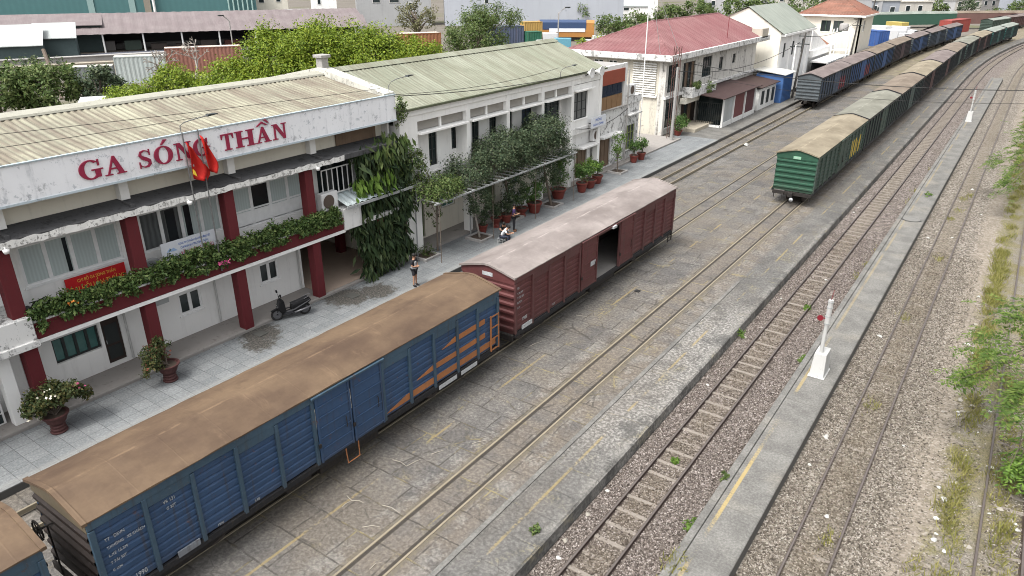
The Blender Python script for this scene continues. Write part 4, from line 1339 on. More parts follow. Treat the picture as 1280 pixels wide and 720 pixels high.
# ------------------------------------------------------------------ serif letters for the station name, drawn as strokes
def ell(cx, cy, rx, ry, a0, a1, n):
    return [(cx + rx * math.cos(R(a0 + (a1 - a0) * i / n)), cy + ry * math.sin(R(a0 + (a1 - a0) * i / n))) for i in range(n + 1)]
def ring(cx, cy, ro, ri, a0, a1, n=24):
    """crescent strip between an outer and a narrower inner ellipse"""
    o, i_ = ell(cx, cy, *ro, a0, a1, n), ell(cx, cy, *ri, a0, a1, n)
    return [[o[k], o[k + 1], i_[k + 1], i_[k]] for k in range(n)]
def strokes(ch):
    q = lambda *p: [list(p)]
    bx = lambda a, b, c, d: [[(a, c), (b, c), (b, d), (a, d)]]
    if ch == 'T':
        return bx(.38, .62, .05, .92) + bx(.02, .98, .92, 1) + bx(.22, .78, 0, .06) + q((.02, .92), (.02, .68), (.07, .68), (.16, .92)) + q((.98, .92), (.84, .92), (.93, .68), (.98, .68))
    if ch == 'H':
        return bx(.1, .32, .06, .94) + bx(.68, .9, .06, .94) + bx(.32, .68, .46, .55) + bx(0, .42, 0, .06) + bx(.58, 1, 0, .06) + bx(0, .42, .94, 1) + bx(.58, 1, .94, 1)
    if ch == 'N':
        return bx(.13, .22, .06, .9) + bx(.8, .89, .0, .94) + q((.1, 1), (.34, 1), (.89, .12), (.86, 0), (.74, 0)) + bx(0, .35, 0, .06) + bx(0, .2, .94, 1) + bx(.66, 1, .94, 1)
    if ch == 'A':
        return q((.14, .05), (.22, .05), (.5, .86), (.46, 1)) + q((.46, 1), (.56, 1), (.9, .05), (.66, .05), (.44, .8)) + bx(.28, .7, .3, .37) + bx(.02, .36, 0, .055) + bx(.56, 1, 0, .055)
    if ch == 'O':
        return ring(.5, .5, (.5, .52), (.27, .45), 0, 360, 32)
    if ch == 'G':
        return ring(.48, .5, (.48, .52), (.26, .45), 48, 318, 24) + bx(.66, .88, .06, .44) + bx(.52, 1, .44, .5) + q((.8, .98), (.8, .66), (.87, .66), (.87, 1.0))
    if ch == 'S':
        c = [(.86, .76), (.74, .9), (.5, .96), (.27, .88), (.2, .72), (.32, .58), (.58, .47), (.78, .36), (.8, .2), (.66, .07), (.42, .04), (.2, .12), (.1, .28)]
        wd = [.05, .05, .06, .13, .19, .21, .22, .21, .19, .12, .06, .05, .05]
        out = []
        L_, R_ = [], []
        for i, p in enumerate(c):
            a, b = Vector(c[max(0, i - 1)]), Vector(c[min(len(c) - 1, i + 1)])
            d = (b - a).normalized()
            nn = Vector((-d.y, d.x)) * wd[i] / 2
            L_.append((p[0] + nn.x, p[1] + nn.y))
            R_.append((p[0] - nn.x, p[1] - nn.y))
        for i in range(len(c) - 1):
            out.append([L_[i], L_[i + 1], R_[i + 1], R_[i]])
        return out + q((.82, 1.0), (.82, .66), (.88, .66), (.88, 1.0)) + q((.08, .36), (.08, 0), (.14, 0), (.14, .36))
    if ch == 'acute':
        return q((.42, 1.08), (.52, 1.08), (.8, 1.34), (.62, 1.36))
    if ch == 'hat':
        return q((.12, 1.06), (.22, 1.06), (.52, 1.24), (.5, 1.34)) + q((.5, 1.34), (.48, 1.24), (.76, 1.06), (.88, 1.06))
    if ch == 'grave':
        return q((.62, 1.42), (.76, 1.44), (.97, 1.2), (.87, 1.2))
    return []
def letter(b, chs, X, y0, y1, z0, z1, mat, depth=0.05, lab=None):
    m = MB()
    k = 0
    for ch in chs:
        for p in strokes(ch):
            k += 1
            prof = [(y0 + u * (y1 - y0), z0 + w * (z1 - z0)) for u, w in p]
            m.prism(prof, 'x', X, X + depth + 0.0007 * (k % 9))
    return m.build("letter", mat, b, label=lab)

# ------------------------------------------------------------------ the station building
st = thing("station_building", "white two storey station building with maroon lettered fascia and red columns", "station", (-27, 8, 0))
FG = Face('X', -27.0)
holed_wall(FG, st, "ground_floor_wall", WHITE, 8.3, 20.77, 0.13, 2.97,
           [(9.37, 11.03, 1.12, 2.1), (11.15, 11.85, 0.3, 2.17), (14.33, 15.38, 1.13, 2.12), (18.35, 19.4, 1.13, 2.12), (12.85, 13.15, 0.3, 2.2)])
window(FG, st, 9.37, 11.03, 1.12, 2.1, 4, DFRAME, TEALG, fw=0.07, label="teal glazed window with black frame")
window(FG, st, 14.33, 15.38, 1.13, 2.12, 2, WFRAME, DARKG, fw=0.1, rec=0.05, sill=WFRAME)
window(FG, st, 18.35, 19.4, 1.13, 2.12, 2, WFRAME, DARKG, fw=0.1, rec=0.05, sill=WFRAME)
window(FG, st, 12.85, 13.15, 0.3, 2.2, 1, DFRAME, TEALG, fw=0.04, rec=0.1)
m = MB()
FG.box(m, 11.15, 11.85, 0.31, 2.17, -0.12, -0.07)
d = m.build("door", WOODD, st)
m = MB()
for (a, b_) in ((0.45, 1.0), (1.1, 1.9)):
    FG.box(m, 11.25, 11.75, a, b_, -0.068, -0.055)
m.build("door_panel", DFRAME, d)
cyl(d, "handle", GALV, (-27.03, 11.24, 1.15), (-27.03, 11.24, 1.3), 0.015)
for y in (12.05, 16.05, 20.55):
    cyl(st, "downpipe", PIPE, (-26.95, y, 0.2), (-26.95, y, 2.95), 0.045)
part(st, "notice_plate", plain("grey_plate", (0.42, 0.44, 0.44)), (-26.995, -26.97, 13.35, 13.95, 1.95, 2.3))
m = MB()
m.prism([(-25.45, -0.3), (-25.45, 0.1), (-25.47, 0.14), (-33.2, 0.16), (-33.2, -0.3)], 'y', -6, 26.35)
m.build("veranda_floor", VERANDA, st)
part(st, "passage_floor", BTILE, (-33, -25.6, 20.78, 25.9, 0.05, 0.172))
part(st, "passage_wall", BEIGE, (-33, -27.02, 20.55, 20.765, 0.16, 2.97), label="beige side wall of the passage")
part(st, "passage_wall", BEIGE, (-33.2, -33, 20.5, 26.2, 0.1, 2.97))
part(st, "passage_wall", CREAM, (-33, -26.2, 25.95, 26.2, 0.1, 2.97))
part(st, "passage_wall", WHITE2, (-26.2, -25.75, 25.9, 26.25, 0.16, 3.3))
# red columns through both storeys
for y in (8.18, 12.42, 16.46, 20.56, 24.75):
    top = 6.42 if y < 24 else 2.95
    part(st, "column", REDP, (-25.9, -25.46, y - 0.225, y + 0.225, 0.1, top), bevel=0.015)
part(st, "column", REDP, (-29.4, -29.0, 25.0, 25.4, 0.17, 2.96))
# balcony
part(st, "balcony_slab", WHITE, (-33, -25.42, 8.42, 26.2, 2.97, 3.14))
m = MB()
m.prism([(-25.52, 2.95), (-25.4, 2.95), (-25.4, 3.06), (-25.36, 3.07), (-25.36, 3.58), (-25.33, 3.6), (-25.33, 3.66), (-25.56, 3.66), (-25.56, 3.06)], 'y', 8.42, 22.2)
m.build("balcony_beam", REDP, st)
part(st, "beam_lip", WHITE, (-25.5, -25.35, 8.42, 22.3, 2.9, 3.045), bevel=0.01)
part(st, "planter_edge", PEELEDGE, (-25.58, -25.318, 8.44, 22.18, 3.662, 3.73), bevel=0.01)
part(st, "balcony_rail", WHITEM, (-25.62, -25.58, 8.5, 10.4, 4.02, 4.06))
part(st, "balcony_end_block", WHITE2, (-25.9, -25.3, 22.22, 23.35, 3.0, 4.05), bevel=0.01)
part(st, "slab_edge", WHITE2, (-25.75, -25.38, 23.36, 26.2, 2.98, 3.2))
# upper storey
FU = Face('X', -27.02)
ups = [(9.12, 12.6, 4.3, 5.8), (13.42, 16.95, 4.22, 5.82), (17.55, 21.52, 3.98, 5.85)]
holed_wall(FU, st, "upper_wall", WHITE, 3.0, 26.2, 3.14, 6.62, [(5.2, 8.3, 4.3, 5.8), ups[0], ups[1], ups[2], (22.3, 24.6, 4.3, 6.0)])
window(FU, st, 5.2, 8.3, 4.3, 5.8, 3, WFRAME, BLIND, fw=0.07, rec=0.08)
DK = glass("black_gap_between_blinds", (0.015, 0.018, 0.02), 0.2)
w1 = window(FU, st, *ups[0], 4, WFRAME, BLIND, fw=0.09, rec=0.06, sill=WFRAME)
w2 = window(FU, st, *ups[1], 4, WFRAME, [GRILLEG, GRILLEG, BLIND, BLIND], fw=0.09, rec=0.06)
w3 = window(FU, st, *ups[2], 4, WFRAME, [BLIND, DK, BLIND, BLIND], fw=0.1, rec=0.06, hb=(4.75,))
for wdw, u0, u1 in ((w1, 10.62, 10.76), (w2, 15.35, 15.62), (w2, 14.55, 14.95)):
    m = MB()
    FU.quad(m, u0, u1, ups[0][2] + 0.09, ups[0][3] - 0.12, -0.066)
    m.build("pane", DK, wdw)
for k in range(4):
    u = 17.55 + (k + 0.5) * 3.97 / 4
    m = MB()
    FU.box(m, u - 0.42, u + 0.42, 4.05, 4.68, -0.075, -0.03)
    m.build("lower_panel", WFRAME, w3)
window(FU, st, 22.3, 24.6, 4.3, 6.0, 4, DFRAME, [DARKG, GRILLEG], fw=0.05)
# canopy slab between the storeys, its edge peeling
m = MB()
m.prism([(-27.0, 6.6), (-25.32, 6.38), (-25.32, 6.6), (-26.45, 6.78), (-27.0, 6.78)], 'y', -6, 26.25)
m.build("canopy_slab", CANTOP, st)
rg = random.Random(3)
ys = [-6 + 0.22 * i for i in range(131)]
m = MB()
pv = [(-25.3 + rg.uniform(0, .015), y, 6.36 + rg.uniform(-.03, .02)) for y in ys]
pt = [(-25.3 + rg.uniform(0, .01), y, 6.615 + rg.uniform(-.07, .01)) for y in ys]
b0 = len(m.v)
m.v += pv + pt
m.f += [(i, i + 1, len(ys) + i + 1, len(ys) + i) for i in range(len(ys) - 1)]
m.build("canopy_edge", PEELEDGE, st)
part(st, "clerestory_wall", CREAM, (-26.9, -26.42, -6, 26.2, 6.78, 7.72))
for y in (0.4, 4.5, 8.6, 12.72, 17.2, 21.5):
    part(st, "pilaster", WHITE, (-26.42, -26.1, y - 0.17, y + 0.17, 6.76, 7.74), bevel=0.01)
    part(st, "canopy_upstand", CANTOP, (-26.4, -25.4, y - 0.22, y - 0.08, 6.6, 6.74))
part(st, "boarded_panel", WOODP, (-26.4, -26.33, 23.1, 25.7, 6.8, 7.6), label="brown weathered board panel under the fascia")
# the sign fascia with the station name
sf = part(st, "sign_fascia", FASCIA, (-25.9, -25.4, -6, 26.3, 7.66, 8.85), bevel=0.01)
part(sf, "coping", m_plaster("bluish_coping", (0.36, 0.42, 0.45), 0.4, 0.3), (-25.5, -25.36, -6, 26.32, 8.853, 8.9))
part(sf, "lower_trim", m_plaster("bluish_trim", (0.45, 0.52, 0.56), 0.4, 0.2), (-25.6, -25.375, -6, 26.3, 7.6, 7.675))
for chs, a, b_, lab in ((['G'], 11.02, 11.82, None), (['A'], 11.84, 12.6, None), (['S'], 13.06, 13.6, None), (['O', 'acute'], 13.68, 14.4, None), (['N'], 14.5, 15.17, None), (['G'], 15.25, 15.95, None),
                        (['T'], 16.45, 17.02, None), (['H'], 17.08, 18.0, None), (['A', 'hat', 'grave'], 18.03, 18.78, None), (['N'], 18.88, 19.6, None)):
    letter(sf, chs, -25.398, a, b_, 7.93, 8.57, LETTER)
# roof
corrugated(st, "roof", ROOFA, -25.49, 8.868, -30.0, 9.6, -6, 25.55, 0.25, 0.04, sag=0.05)
corrugated(st, "roof_rear_slope", ROOFA, -34.8, 8.8, -30.1, 9.6, -6, 25.55, 0.25, 0.04)
m = MB()
m.prism([(-30.6, 9.53), (-29.55, 9.56), (-29.6, 9.64), (-30.05, 9.72), (-30.6, 9.66)], 'y', -6, 25.6)
m.build("ridge_cap", m_plaster("pale_ridge_mortar", (0.3, 0.295, 0.25), 0.4, 0.2), st)
m = MB()
m.prism([(-34.9, 8.6), (-25.5, 8.6), (-25.45, 8.98), (-29.95, 9.88), (-30.15, 9.88), (-34.9, 8.95)], 'y', 25.6, 26.32)
m.build("gable_parapet", m_plaster("mossy_white_parapet", (0.5, 0.49, 0.44), 0.6, 0.45), st)
part(st, "chimney_block", CONC, (-30.3, -29.85, 25.75, 26.2, 9.8, 10.35), (-30.4, -29.75, 25.65, 26.3, 10.35, 10.5), bevel=0.02)
part(st, "rear_wall", WHITE2, (-34.6, -34.4, -6, 26.2, 0, 8.7))
part(st, "side_wall", WHITE2, (-34.39, -26.0, 26.21, 26.33, 3.2, 8.6))
# cage of white bars round the end window
cg = MB()
for z in (4.72, 5.92):
    cg.box(-26.02, -25.98, 21.7, 24.3, z - 0.025, z + 0.025)
cg.box(-26.98, -26.0, 21.7, 21.74, 4.7, 4.74)
for k in range(9):
    y = 21.72 + k * 0.32
    cg.box(-26.018, -25.985, y - 0.022, y + 0.022, 4.1 if k > 4 else 4.745, 5.896)
cg.build("window_cage", WHITEM, st)
# ---- lower-left annex with its stained balcony
part(st, "annex_balcony", STAINED, (-27.0, -25.28, -6, 8.42, 3.1, 3.95), bevel=0.02)
part(st, "annex_balcony_lip", STAINED, (-25.3, -25.18, -6, 8.44, 2.88, 3.12), bevel=0.01)
FA = Face('X', -27.0)
holed_wall(FA, st, "annex_wall", WHITE, -6, 8.28, 0.13, 3.1, [(6.0, 7.2, 0.3, 2.4)])
window(FA, st, 6.0, 7.2, 0.3, 2.4, 2, DFRAME, DARKG, fw=0.07)
part(st, "annex_column", WHITE, (-26.1, -25.75, 7.2, 7.6, 0.13, 3.09), bevel=0.01)
part(st, "annex_column", WHITE, (-26.6, -26.4, 7.55, 7.75, 0.13, 3.09))

# ------------------------------------------------------------------ things on the station front
t = thing("news_cabinet", "low white cabinet with dark glass shelves standing under the stained balcony", "cabinet", (-26.3, 6.4, 0.15))
part(t, "carcass", WHITEM, (-26.6, -26.2, 5.6, 7.1, 0.15, 1.0), bevel=0.01)
for k in range(3):
    for j in range(2):
        part(t, "shelf_glass", DARKG, (-26.199, -26.185, 5.66 + k * 0.48, 6.06 + k * 0.48, 0.22 + j * 0.38, 0.55 + j * 0.38))
BANR = paint("red_banner_cloth", (0.5, 0.015, 0.018), 0.7, 0.12, 0.1, sc=2)
BANY = plain("yellow_banner_lettering", (0.75, 0.48, 0.08), 0.7)
t = thing("red_banner", "red banner with yellow lettering hung below the pale blinds window on the balcony", "banner", (-26.9, 10.3, 3.6))
part(t, "cloth", BANR, (-26.93, -26.9, 10.3, 12.5, 3.5, 4.2))
text_obj("lettering", "CHI BỘ GA SÓNG THẦN", 0.17, BANY, t, (-26.895, 11.42, 3.97), ROT_PX, 0.004, 'CENTER', 0.75)
text_obj("lettering", "ĐẠI HỘI LẦN THỨ XI", 0.32, BANY, t, (-26.895, 11.4, 3.6), ROT_PX, 0.004, 'CENTER', 0.66)
BOARDM = plain("white_board_face", (0.62, 0.64, 0.68), 0.5)
BOARDB = plain("blue_board_print", (0.06, 0.13, 0.4), 0.6)
BOARDR = plain("red_board_print", (0.45, 0.05, 0.1), 0.6)
t = thing("notice_board", "white board with blue and red print standing behind the balcony plants by the flags", "board", (-26.0, 14.6, 3.9))
part(t, "panel", BOARDM, (-26.04, -26.0, 13.55, 15.95, 3.95, 4.76), bevel=0.005)
text_obj("lettering", "CÔNG TY CỔ PHẦN VẬN TẢI ĐƯỜNG SẮT", 0.12, BOARDB, t, (-25.997, 14.98, 4.54), ROT_PX, 0.003, 'CENTER', 0.6)
text_obj("lettering", "CHI NHÁNH VTĐS SÓNG THẦN", 0.13, BOARDB, t, (-25.997, 14.95, 4.37), ROT_PX, 0.003, 'CENTER', 0.65)
text_obj("lettering", "VĂN PHÒNG ĐỘI XD", 0.2, BOARDR, t, (-25.997, 15.05, 4.12), ROT_PX, 0.003, 'CENTER', 0.75)
m = MB()
m.prism([(13.75, 4.38), (14.2, 4.36), (14.05, 4.5), (13.95, 4.46), (13.9, 4.52)], 'x', -26.001, -25.992)
m.build("emblem", plain("pale_blue_emblem", (0.3, 0.42, 0.62)), t)
t = thing("satellite_dish", "grey dish leaning behind the balcony plants left of the white board", "dish", (-26.3, 13.1, 3.5))
m = MB()
m.lathe([(0.02, 0.0), (0.3, 0.04), (0.45, 0.12), (0.46, 0.13), (0.3, 0.06), (0.02, 0.02)], 18, (0, 0, 0), 'x')
m.xf(lambda x, y, z: (x - 26.3, y + 13.15, z + 3.85))
m.build("reflector", GALV, t, smooth=True)
cyl(t, "arm", GALV, (-26.3, 13.15, 3.2), (-26.25, 13.15, 3.8), 0.025)
# flagpoles with hanging flags
POLE = plain("dull_grey_pole", (0.13, 0.13, 0.13), 0.5)
FLAG = paint("red_flag_cloth", (0.42, 0.014, 0.01), 0.75, 0.2, 0.1)
STAR = plain("yellow_star", (0.8, 0.55, 0.05), 0.7)
def flag(y, lab, y1, zt, zb, seed):
    t = thing("flagpole", lab, "flagpole", (-25.3, y, 3.65))
    cyl(t, "pole", POLE, (-25.3, y, 3.2), (-25.3, y, 8.95), 0.028, 8)
    rg = random.Random(seed)
    m = MB()
    n, k = 12, 14
    ph = rg.random() * 6
    for i in range(n + 1):
        f = i / n
        for j in range(k + 1):
            g = j / k
            # limp cloth: hangs from the top corner, swelling to the lower edge
            w = 0.12 + (y1 - y - 0.12) * min(1, (0.25 + 1.1 * f)) * (1 - 0.35 * max(0, f - 0.8) / 0.2)
            zz = zt - (zt - zb) * f - g * 0.35 * (1 - 0.4 * f)
            xx = -25.25 + 0.13 * math.sin(g * 9 + ph + f * 2.5) * (0.3 + 0.7 * f) + 0.05 * math.sin(f * 6 + g * 4)
            m.v.append((xx, y + 0.03 + g * w + 0.1 * f, zz))
    for i in range(n):
        for j in range(k):
            a = i * (k + 1) + j
            m.f.append((a, a + 1, a + k + 2, a + k + 1))
    o = m.build("flag", FLAG, t, smooth=True)
    md = o.modifiers.new("thick", 'SOLIDIFY')
    md.thickness = 0.008
    s_ = MB()
    s_.prism([(y + 0.22, zb + 0.62), (y + 0.3, zb + 0.5), (y + 0.34, zb + 0.3), (y + 0.27, zb + 0.36), (y + 0.2, zb + 0.42)], 'x', -25.12, -25.1)
    if seed == 1:
        s_.xf(lambda x, y, z: (x - 0.06, y - 0.12, z - 0.2))
        s_.build("star", STAR, t)
flag(14.86, "left flagpole with a limp red flag in front of the station name", 15.62, 8.6, 7.15, 1)
flag(15.5, "right flagpole with a limp red flag in front of the station name", 16.0, 8.75, 7.35, 2)
# air conditioner and lean-to sheet
def aircon(lab, y0, x=-25.65, z=4.05, w=1.0, rot=0):
    t = thing("air_conditioner", lab, "air conditioner", (x, y0, z))
    part(t, "casing", WHITEM, (x - 0.36, x, y0, y0 + w, z, z + 0.85), bevel=0.03)
    m = MB()
    m.lathe([(0.0, 0.001), (0.3, 0.001), (0.33, 0.02), (0.3, 0.028), (0.0, 0.02)], 20, (x, y0 + w * 0.4, z + 0.44), 'x')
    m.build("fan_grille", plain("dark_brown_grille", (0.1, 0.075, 0.06)), t)
    return t
aircon("white air conditioner box with brown fan standing at right end of the balcony hedge", 21.35, -25.72, 4.06)
t = thing("leanto_roof", "pale corrugated lean-to sheet on a steel frame beside the vine covered wall", "lean-to roof", (-25.3, 23, 4.1))
m = MB()
for i in range(2):
    for k in range(41):
        y = 22.3 + k * 0.095
        m.v.append((-26.2 + i * 1.15, y, 4.62 - 0.38 * i + (0.0, 0.035, 0.035, 0.0)[k % 4] + 0.012 * (y - 22.3)))
for k in range(40):
    m.f.append((k, 41 + k, 42 + k, k + 1))
o = m.build("sheet", m_corrugated("pale_blue_white_sheet", (0.5, 0.58, 0.6), (0.58, 0.64, 0.64), (0.36, 0.4, 0.4)), t)
m = MB()
m.box(-25.03, -24.95, 22.2, 27.0, 4.12, 4.24)
m.build("edge_beam", GALV, t)
cyl(t, "strut", GALV, (-24.98, 26.95, 4.2), (-24.98, 27.0, 3.1), 0.035)
cyl(t, "strut", GALV, (-24.98, 22.4, 4.15), (-25.9, 22.4, 4.5), 0.03)
# gooseneck lamps on the parapet
def gooseneck(lab, y, z, top, reach, x=-25.5):
    t = thing("roof_lamp", lab, "lamp", (x, y, z))
    MB().tube([(x, y, z), (x, y, z + top * 0.6), (x + 0.06, y + 0.15, z + top * 0.85), (x + 0.12, y + 0.5, z + top), (x + reach * 0.5, y + 1.1, z + top + 0.06)], 0.02, 6).build("arm", POLE, t)
    m = MB()
    m.prism([(y + 1.05, z + top + .03), (y + 1.5, z + top + 0.07), (y + 1.5, z + top + 0.1), (y + 1.1, z + top + 0.11)], 'x', x + reach * 0.5 - 0.08, x + reach * 0.5 + 0.1)
    m.build("lamp_head", DFRAME, t)
gooseneck("gooseneck street lamp rising above the station name near the flags", 14.95, 8.9, 0.42, 0.25)
gooseneck("street lamp on the parapet corner where the two roofs meet", 26.0, 8.9, 0.7, 0.4)
gooseneck("street lamp fixed at the eave of the green roofed wing", 42.0, 7.9, 0.7, 0.6)
# camera dome under canopy
def cctv(y, lab):
    t = thing("security_camera", lab, "camera", (-25.25, y, 6.3))
    m = MB()
    m.lathe([(0.0, -0.12), (0.07, -0.1), (0.1, -0.03), (0.1, 0.03), (0.0, 0.04)], 12, (-25.2, y, 6.35))
    m.build("housing", WHITEM, t, smooth=True)
    cyl(t, "bracket", WHITEM, (-25.34, y, 6.45), (-25.2, y, 6.38), 0.02)
cctv(8.25, "small white security camera under the canopy edge at the left column")
cctv(14.6, "small white security camera under the canopy edge between the flagpoles")
cctv(20.9, "small white security camera under the canopy edge near the caged window")
# ------------------------------------------------------------------ the green-roofed white wing beyond the station
b2 = thing("office_wing", "white two storey wing with pale green sheet roof and deep recessed bays", "office wing", (-27, 37, 0))
F2 = Face('X', -26.45)
Q2 = 26.45 / 26.9
bays2 = [(28.0, 32.1), (32.45, 36.0), (36.35, 39.92), (40.25, 43.7)]
LOUV = m_blinds("grey_brown_transom_boards", (0.3, 0.285, 0.26), 1.2, 0.1)
DBLUE = paint("dark_blue_door", (0.035, 0.05, 0.075), 0.45, 0.25, 0.2)
holes2 = [(30.3, 31.0, 4.25, 6.6), (32.3, 33.1, 4.85, 6.65), (34.25, 34.95, 4.25, 6.6), (36.0, 37.0, 4.85, 6.65), (37.9, 38.5, 4.25, 6.6), (39.55, 40.75, 4.3, 6.75), (42.3, 44.3, 4.5, 6.6)]
holes2 = [(a * Q2, b * Q2, max(4.24, 14.4 - (14.4 - c) * Q2), 14.4 - (14.4 - d) * Q2) for a, b, c, d in holes2]
holed_wall(F2, b2, "upper_wall", WHITE, 27.7, 44.01, 4.2, 7.2, holes2)
for h in holes2:
    d_ = h[2] < 4.62
    window(F2, b2, *h, 2 if not d_ else 2, DFRAME, DBLUE if 38.7 < h[0] < 39.3 else DARKG, fw=0.07, rec=0.1, hb=(5.5, 6.0) if not d_ else (5.3, 6.0), name="door" if d_ else "window")
holed_wall(Face('X', -25.66), b2, "end_bay_wall", WHITE, 44.02, 47.75, 4.2, 7.2, [(44.2, 46.1, 4.8, 6.65)])
window(Face('X', -25.66), b2, 44.2, 46.1, 4.8, 6.65, 3, DFRAME, glass("grey_window_glass", (0.12, 0.125, 0.125), 0.3), fw=0.06, hb=(5.4, 6.0), sill=WHITE)
part(b2, "end_bay_canopy", WHITE, (-25.66, -25.3, 44.1, 46.6, 6.78, 6.88), bevel=0.01)
part(b2, "end_bay_side", WHITE, (-26.95, -25.7, 43.95, 44.02, 4.2, 7.2))
part(b2, "floor_slab", WHITE2, (-33, -25.62, 26.6, 48.05, 3.75, 4.2), bevel=0.01)
part(b2, "balcony_upstand", WHITE2, (-25.75, -25.6, 28.0, 43.7, 4.2, 4.45))
for y0, y1 in ((26.65, 28.0), (32.1, 32.45), (36.0, 36.35), (39.92, 40.25), (43.7, 44.02), (47.75, 48.1)):
    part(b2, "column", WHITE, (-26.0, -25.58, y0, y1, 0.12, 7.62), bevel=0.012)
    if y1 < 47:
        part(b2, "fin_wall", WHITE, (-26.45, -26.01, y0 + 0.05, y1 - 0.05 if y0 > 28 else y1 - 0.3, 4.2, 7.2))
part(b2, "eaves_beam", WHITE, (-26.1, -25.52, 26.62, 48.12, 7.62, 8.02), bevel=0.012)
part(b2, "frieze", WHITE, (-26.0, -25.62, 28.0, 47.75, 7.25, 7.615))
for i, (y0, y1) in enumerate(bays2):
    mid = (y0 + y1) / 2
    part(b2, "transom_panel", LOUV, (-25.9, -25.86, y0, y1, 6.72, 7.25))
    part(b2, "transom_post", WHITE, (-25.86, -25.75, mid - 0.06, mid + 0.06, 6.7, 7.25))
    part(b2, "sunshade_ledge", WHITE, (-25.95, -25.35, y0, y1 - 0.1, 6.58, 6.69), bevel=0.01)
corrugated(b2, "roof", ROOFB, -25.42, 8.0, -29.95, 9.72, 26.35, 48.3, 0.3, 0.02, sag=0.04)
corrugated(b2, "roof_rear_slope", ROOFB, -34.5, 8.0, -30.02, 9.72, 26.35, 48.3, 0.3, 0.02)
m = MB()
m.prism([(-30.4, 9.62), (-29.98, 9.77), (-29.55, 9.62), (-29.98, 9.82)], 'y', 26.35, 48.32)
m.build("ridge_cap", ROOFB, b2)
m = MB()
m.prism([(-34.4, 4.2), (-25.7, 4.2), (-25.7, 7.95), (-29.98, 9.6), (-34.4, 7.95)], 'y', 47.85, 48.05)
m.build("gable_wall", WHITE2, b2)
part(b2, "rear_wall", WHITE2, (-34.4, -34.2, 26.5, 48.0, 0, 8.0))
part(b2, "gutter", plain("mossy_dark_gutter", (0.1, 0.11, 0.07), 0.9, var=0.5, sc=2), (-25.5, -25.34, 26.4, 48.3, 7.92, 8.03))
F2g = Face('X', -26.95)
GDOOR = paint("dull_green_door", (0.13, 0.17, 0.09), 0.6, 0.2, 0.3)
holed_wall(F2g, b2, "ground_wall", CREAM, 26.3, 44.5, 0.13, 3.75, [(28.6, 29.7, 0.2, 2.4), (31.2, 32.5, 1.5, 2.6), (35.5, 36.6, 0.2, 2.4), (38.0, 39.4, 1.2, 2.5), (41.5, 42.6, 0.2, 2.4)])
for h, mt in (((28.6, 29.7, 0.2, 2.4), GDOOR), ((31.2, 32.5, 1.5, 2.6), TEALG), ((35.5, 36.6, 0.2, 2.4), GDOOR), ((38.0, 39.4, 1.2, 2.5), TEALG), ((41.5, 42.6, 0.2, 2.4), WOODD)):
    window(F2g, b2, *h, 2, GDOOR if mt is GDOOR else WFRAME, mt, fw=0.06, name="door" if h[2] < 1 else "window")
part(b2, "low_wall", WHITE2, (-25.95, -25.75, 36.35, 39.9, 0.13, 1.2), bevel=0.01)
Fg = Face('X', -26.2)
holed_wall(Fg, b2, "shop_wall", WHITE2, 44.02, 47.75, 0.13, 3.75, [(45.6, 47.3, 0.2, 2.35)])
window(Fg, b2, 45.6, 47.3, 0.2, 2.35, 3, WOODP, WOODP, fw=0.08, name="shutter")
part(b2, "shop_canopy", WHITE2, (-26.2, -25.4, 45.3, 47.7, 2.55, 2.68), bevel=0.01)
part(b2, "veranda_floor", VERANDA, (-34, -25.55, 26.4, 64, -0.2, 0.128))

def horn(lab, y, dy):
    t = thing("loudspeaker", lab, "loudspeaker", (-25.3, y, 7.9))
    m = MB()
    m.lathe([(0.06, -0.3), (0.08, -0.22), (0.14, -0.1), (0.3, 0.06), (0.36, 0.12), (0.34, 0.13), (0.13, -0.06), (0.0, -0.1)], 18, (0, 0, 0), 'x')
    m.xf(lambda x, y_, z: (-25.1 + x, y + y_ + dy * x, 7.95 + z))
    m.build("horn", WHITEM, t, smooth=True)
    cyl(t, "bracket", DFRAME, (-25.5, y, 7.75), (-25.25, y, 7.9), 0.03)
horn("white round horn loudspeaker facing the yard at the wing's corner", 45.4, 0.0)
horn("white horn loudspeaker turned sideways at the end of the wing", 46.7, 0.9)
t = thing("signboard", "small white signboard with two lines of blue print sticking out from the wing", "signboard", (-25.3, 47.2, 3.8))
part(t, "panel", BOARDM, (-25.33, -25.29, 46.1, 48.35, 3.95, 4.72), bevel=0.01)
text_obj("lettering", "PHÒNG", 0.26, BOARDB, t, (-25.286, 47.2, 4.4), ROT_PX, 0.003, 'CENTER')
text_obj("lettering", "HÀNH CHÍNH", 0.24, BOARDB, t, (-25.286, 47.2, 4.08), ROT_PX, 0.003, 'CENTER')
cyl(t, "bracket", DFRAME, (-25.6, 46.3, 4.3), (-25.33, 46.3, 4.3), 0.03)
aircon("white air conditioner under the blue lettered signboard", 47.4, -25.75, 2.75, 0.95)

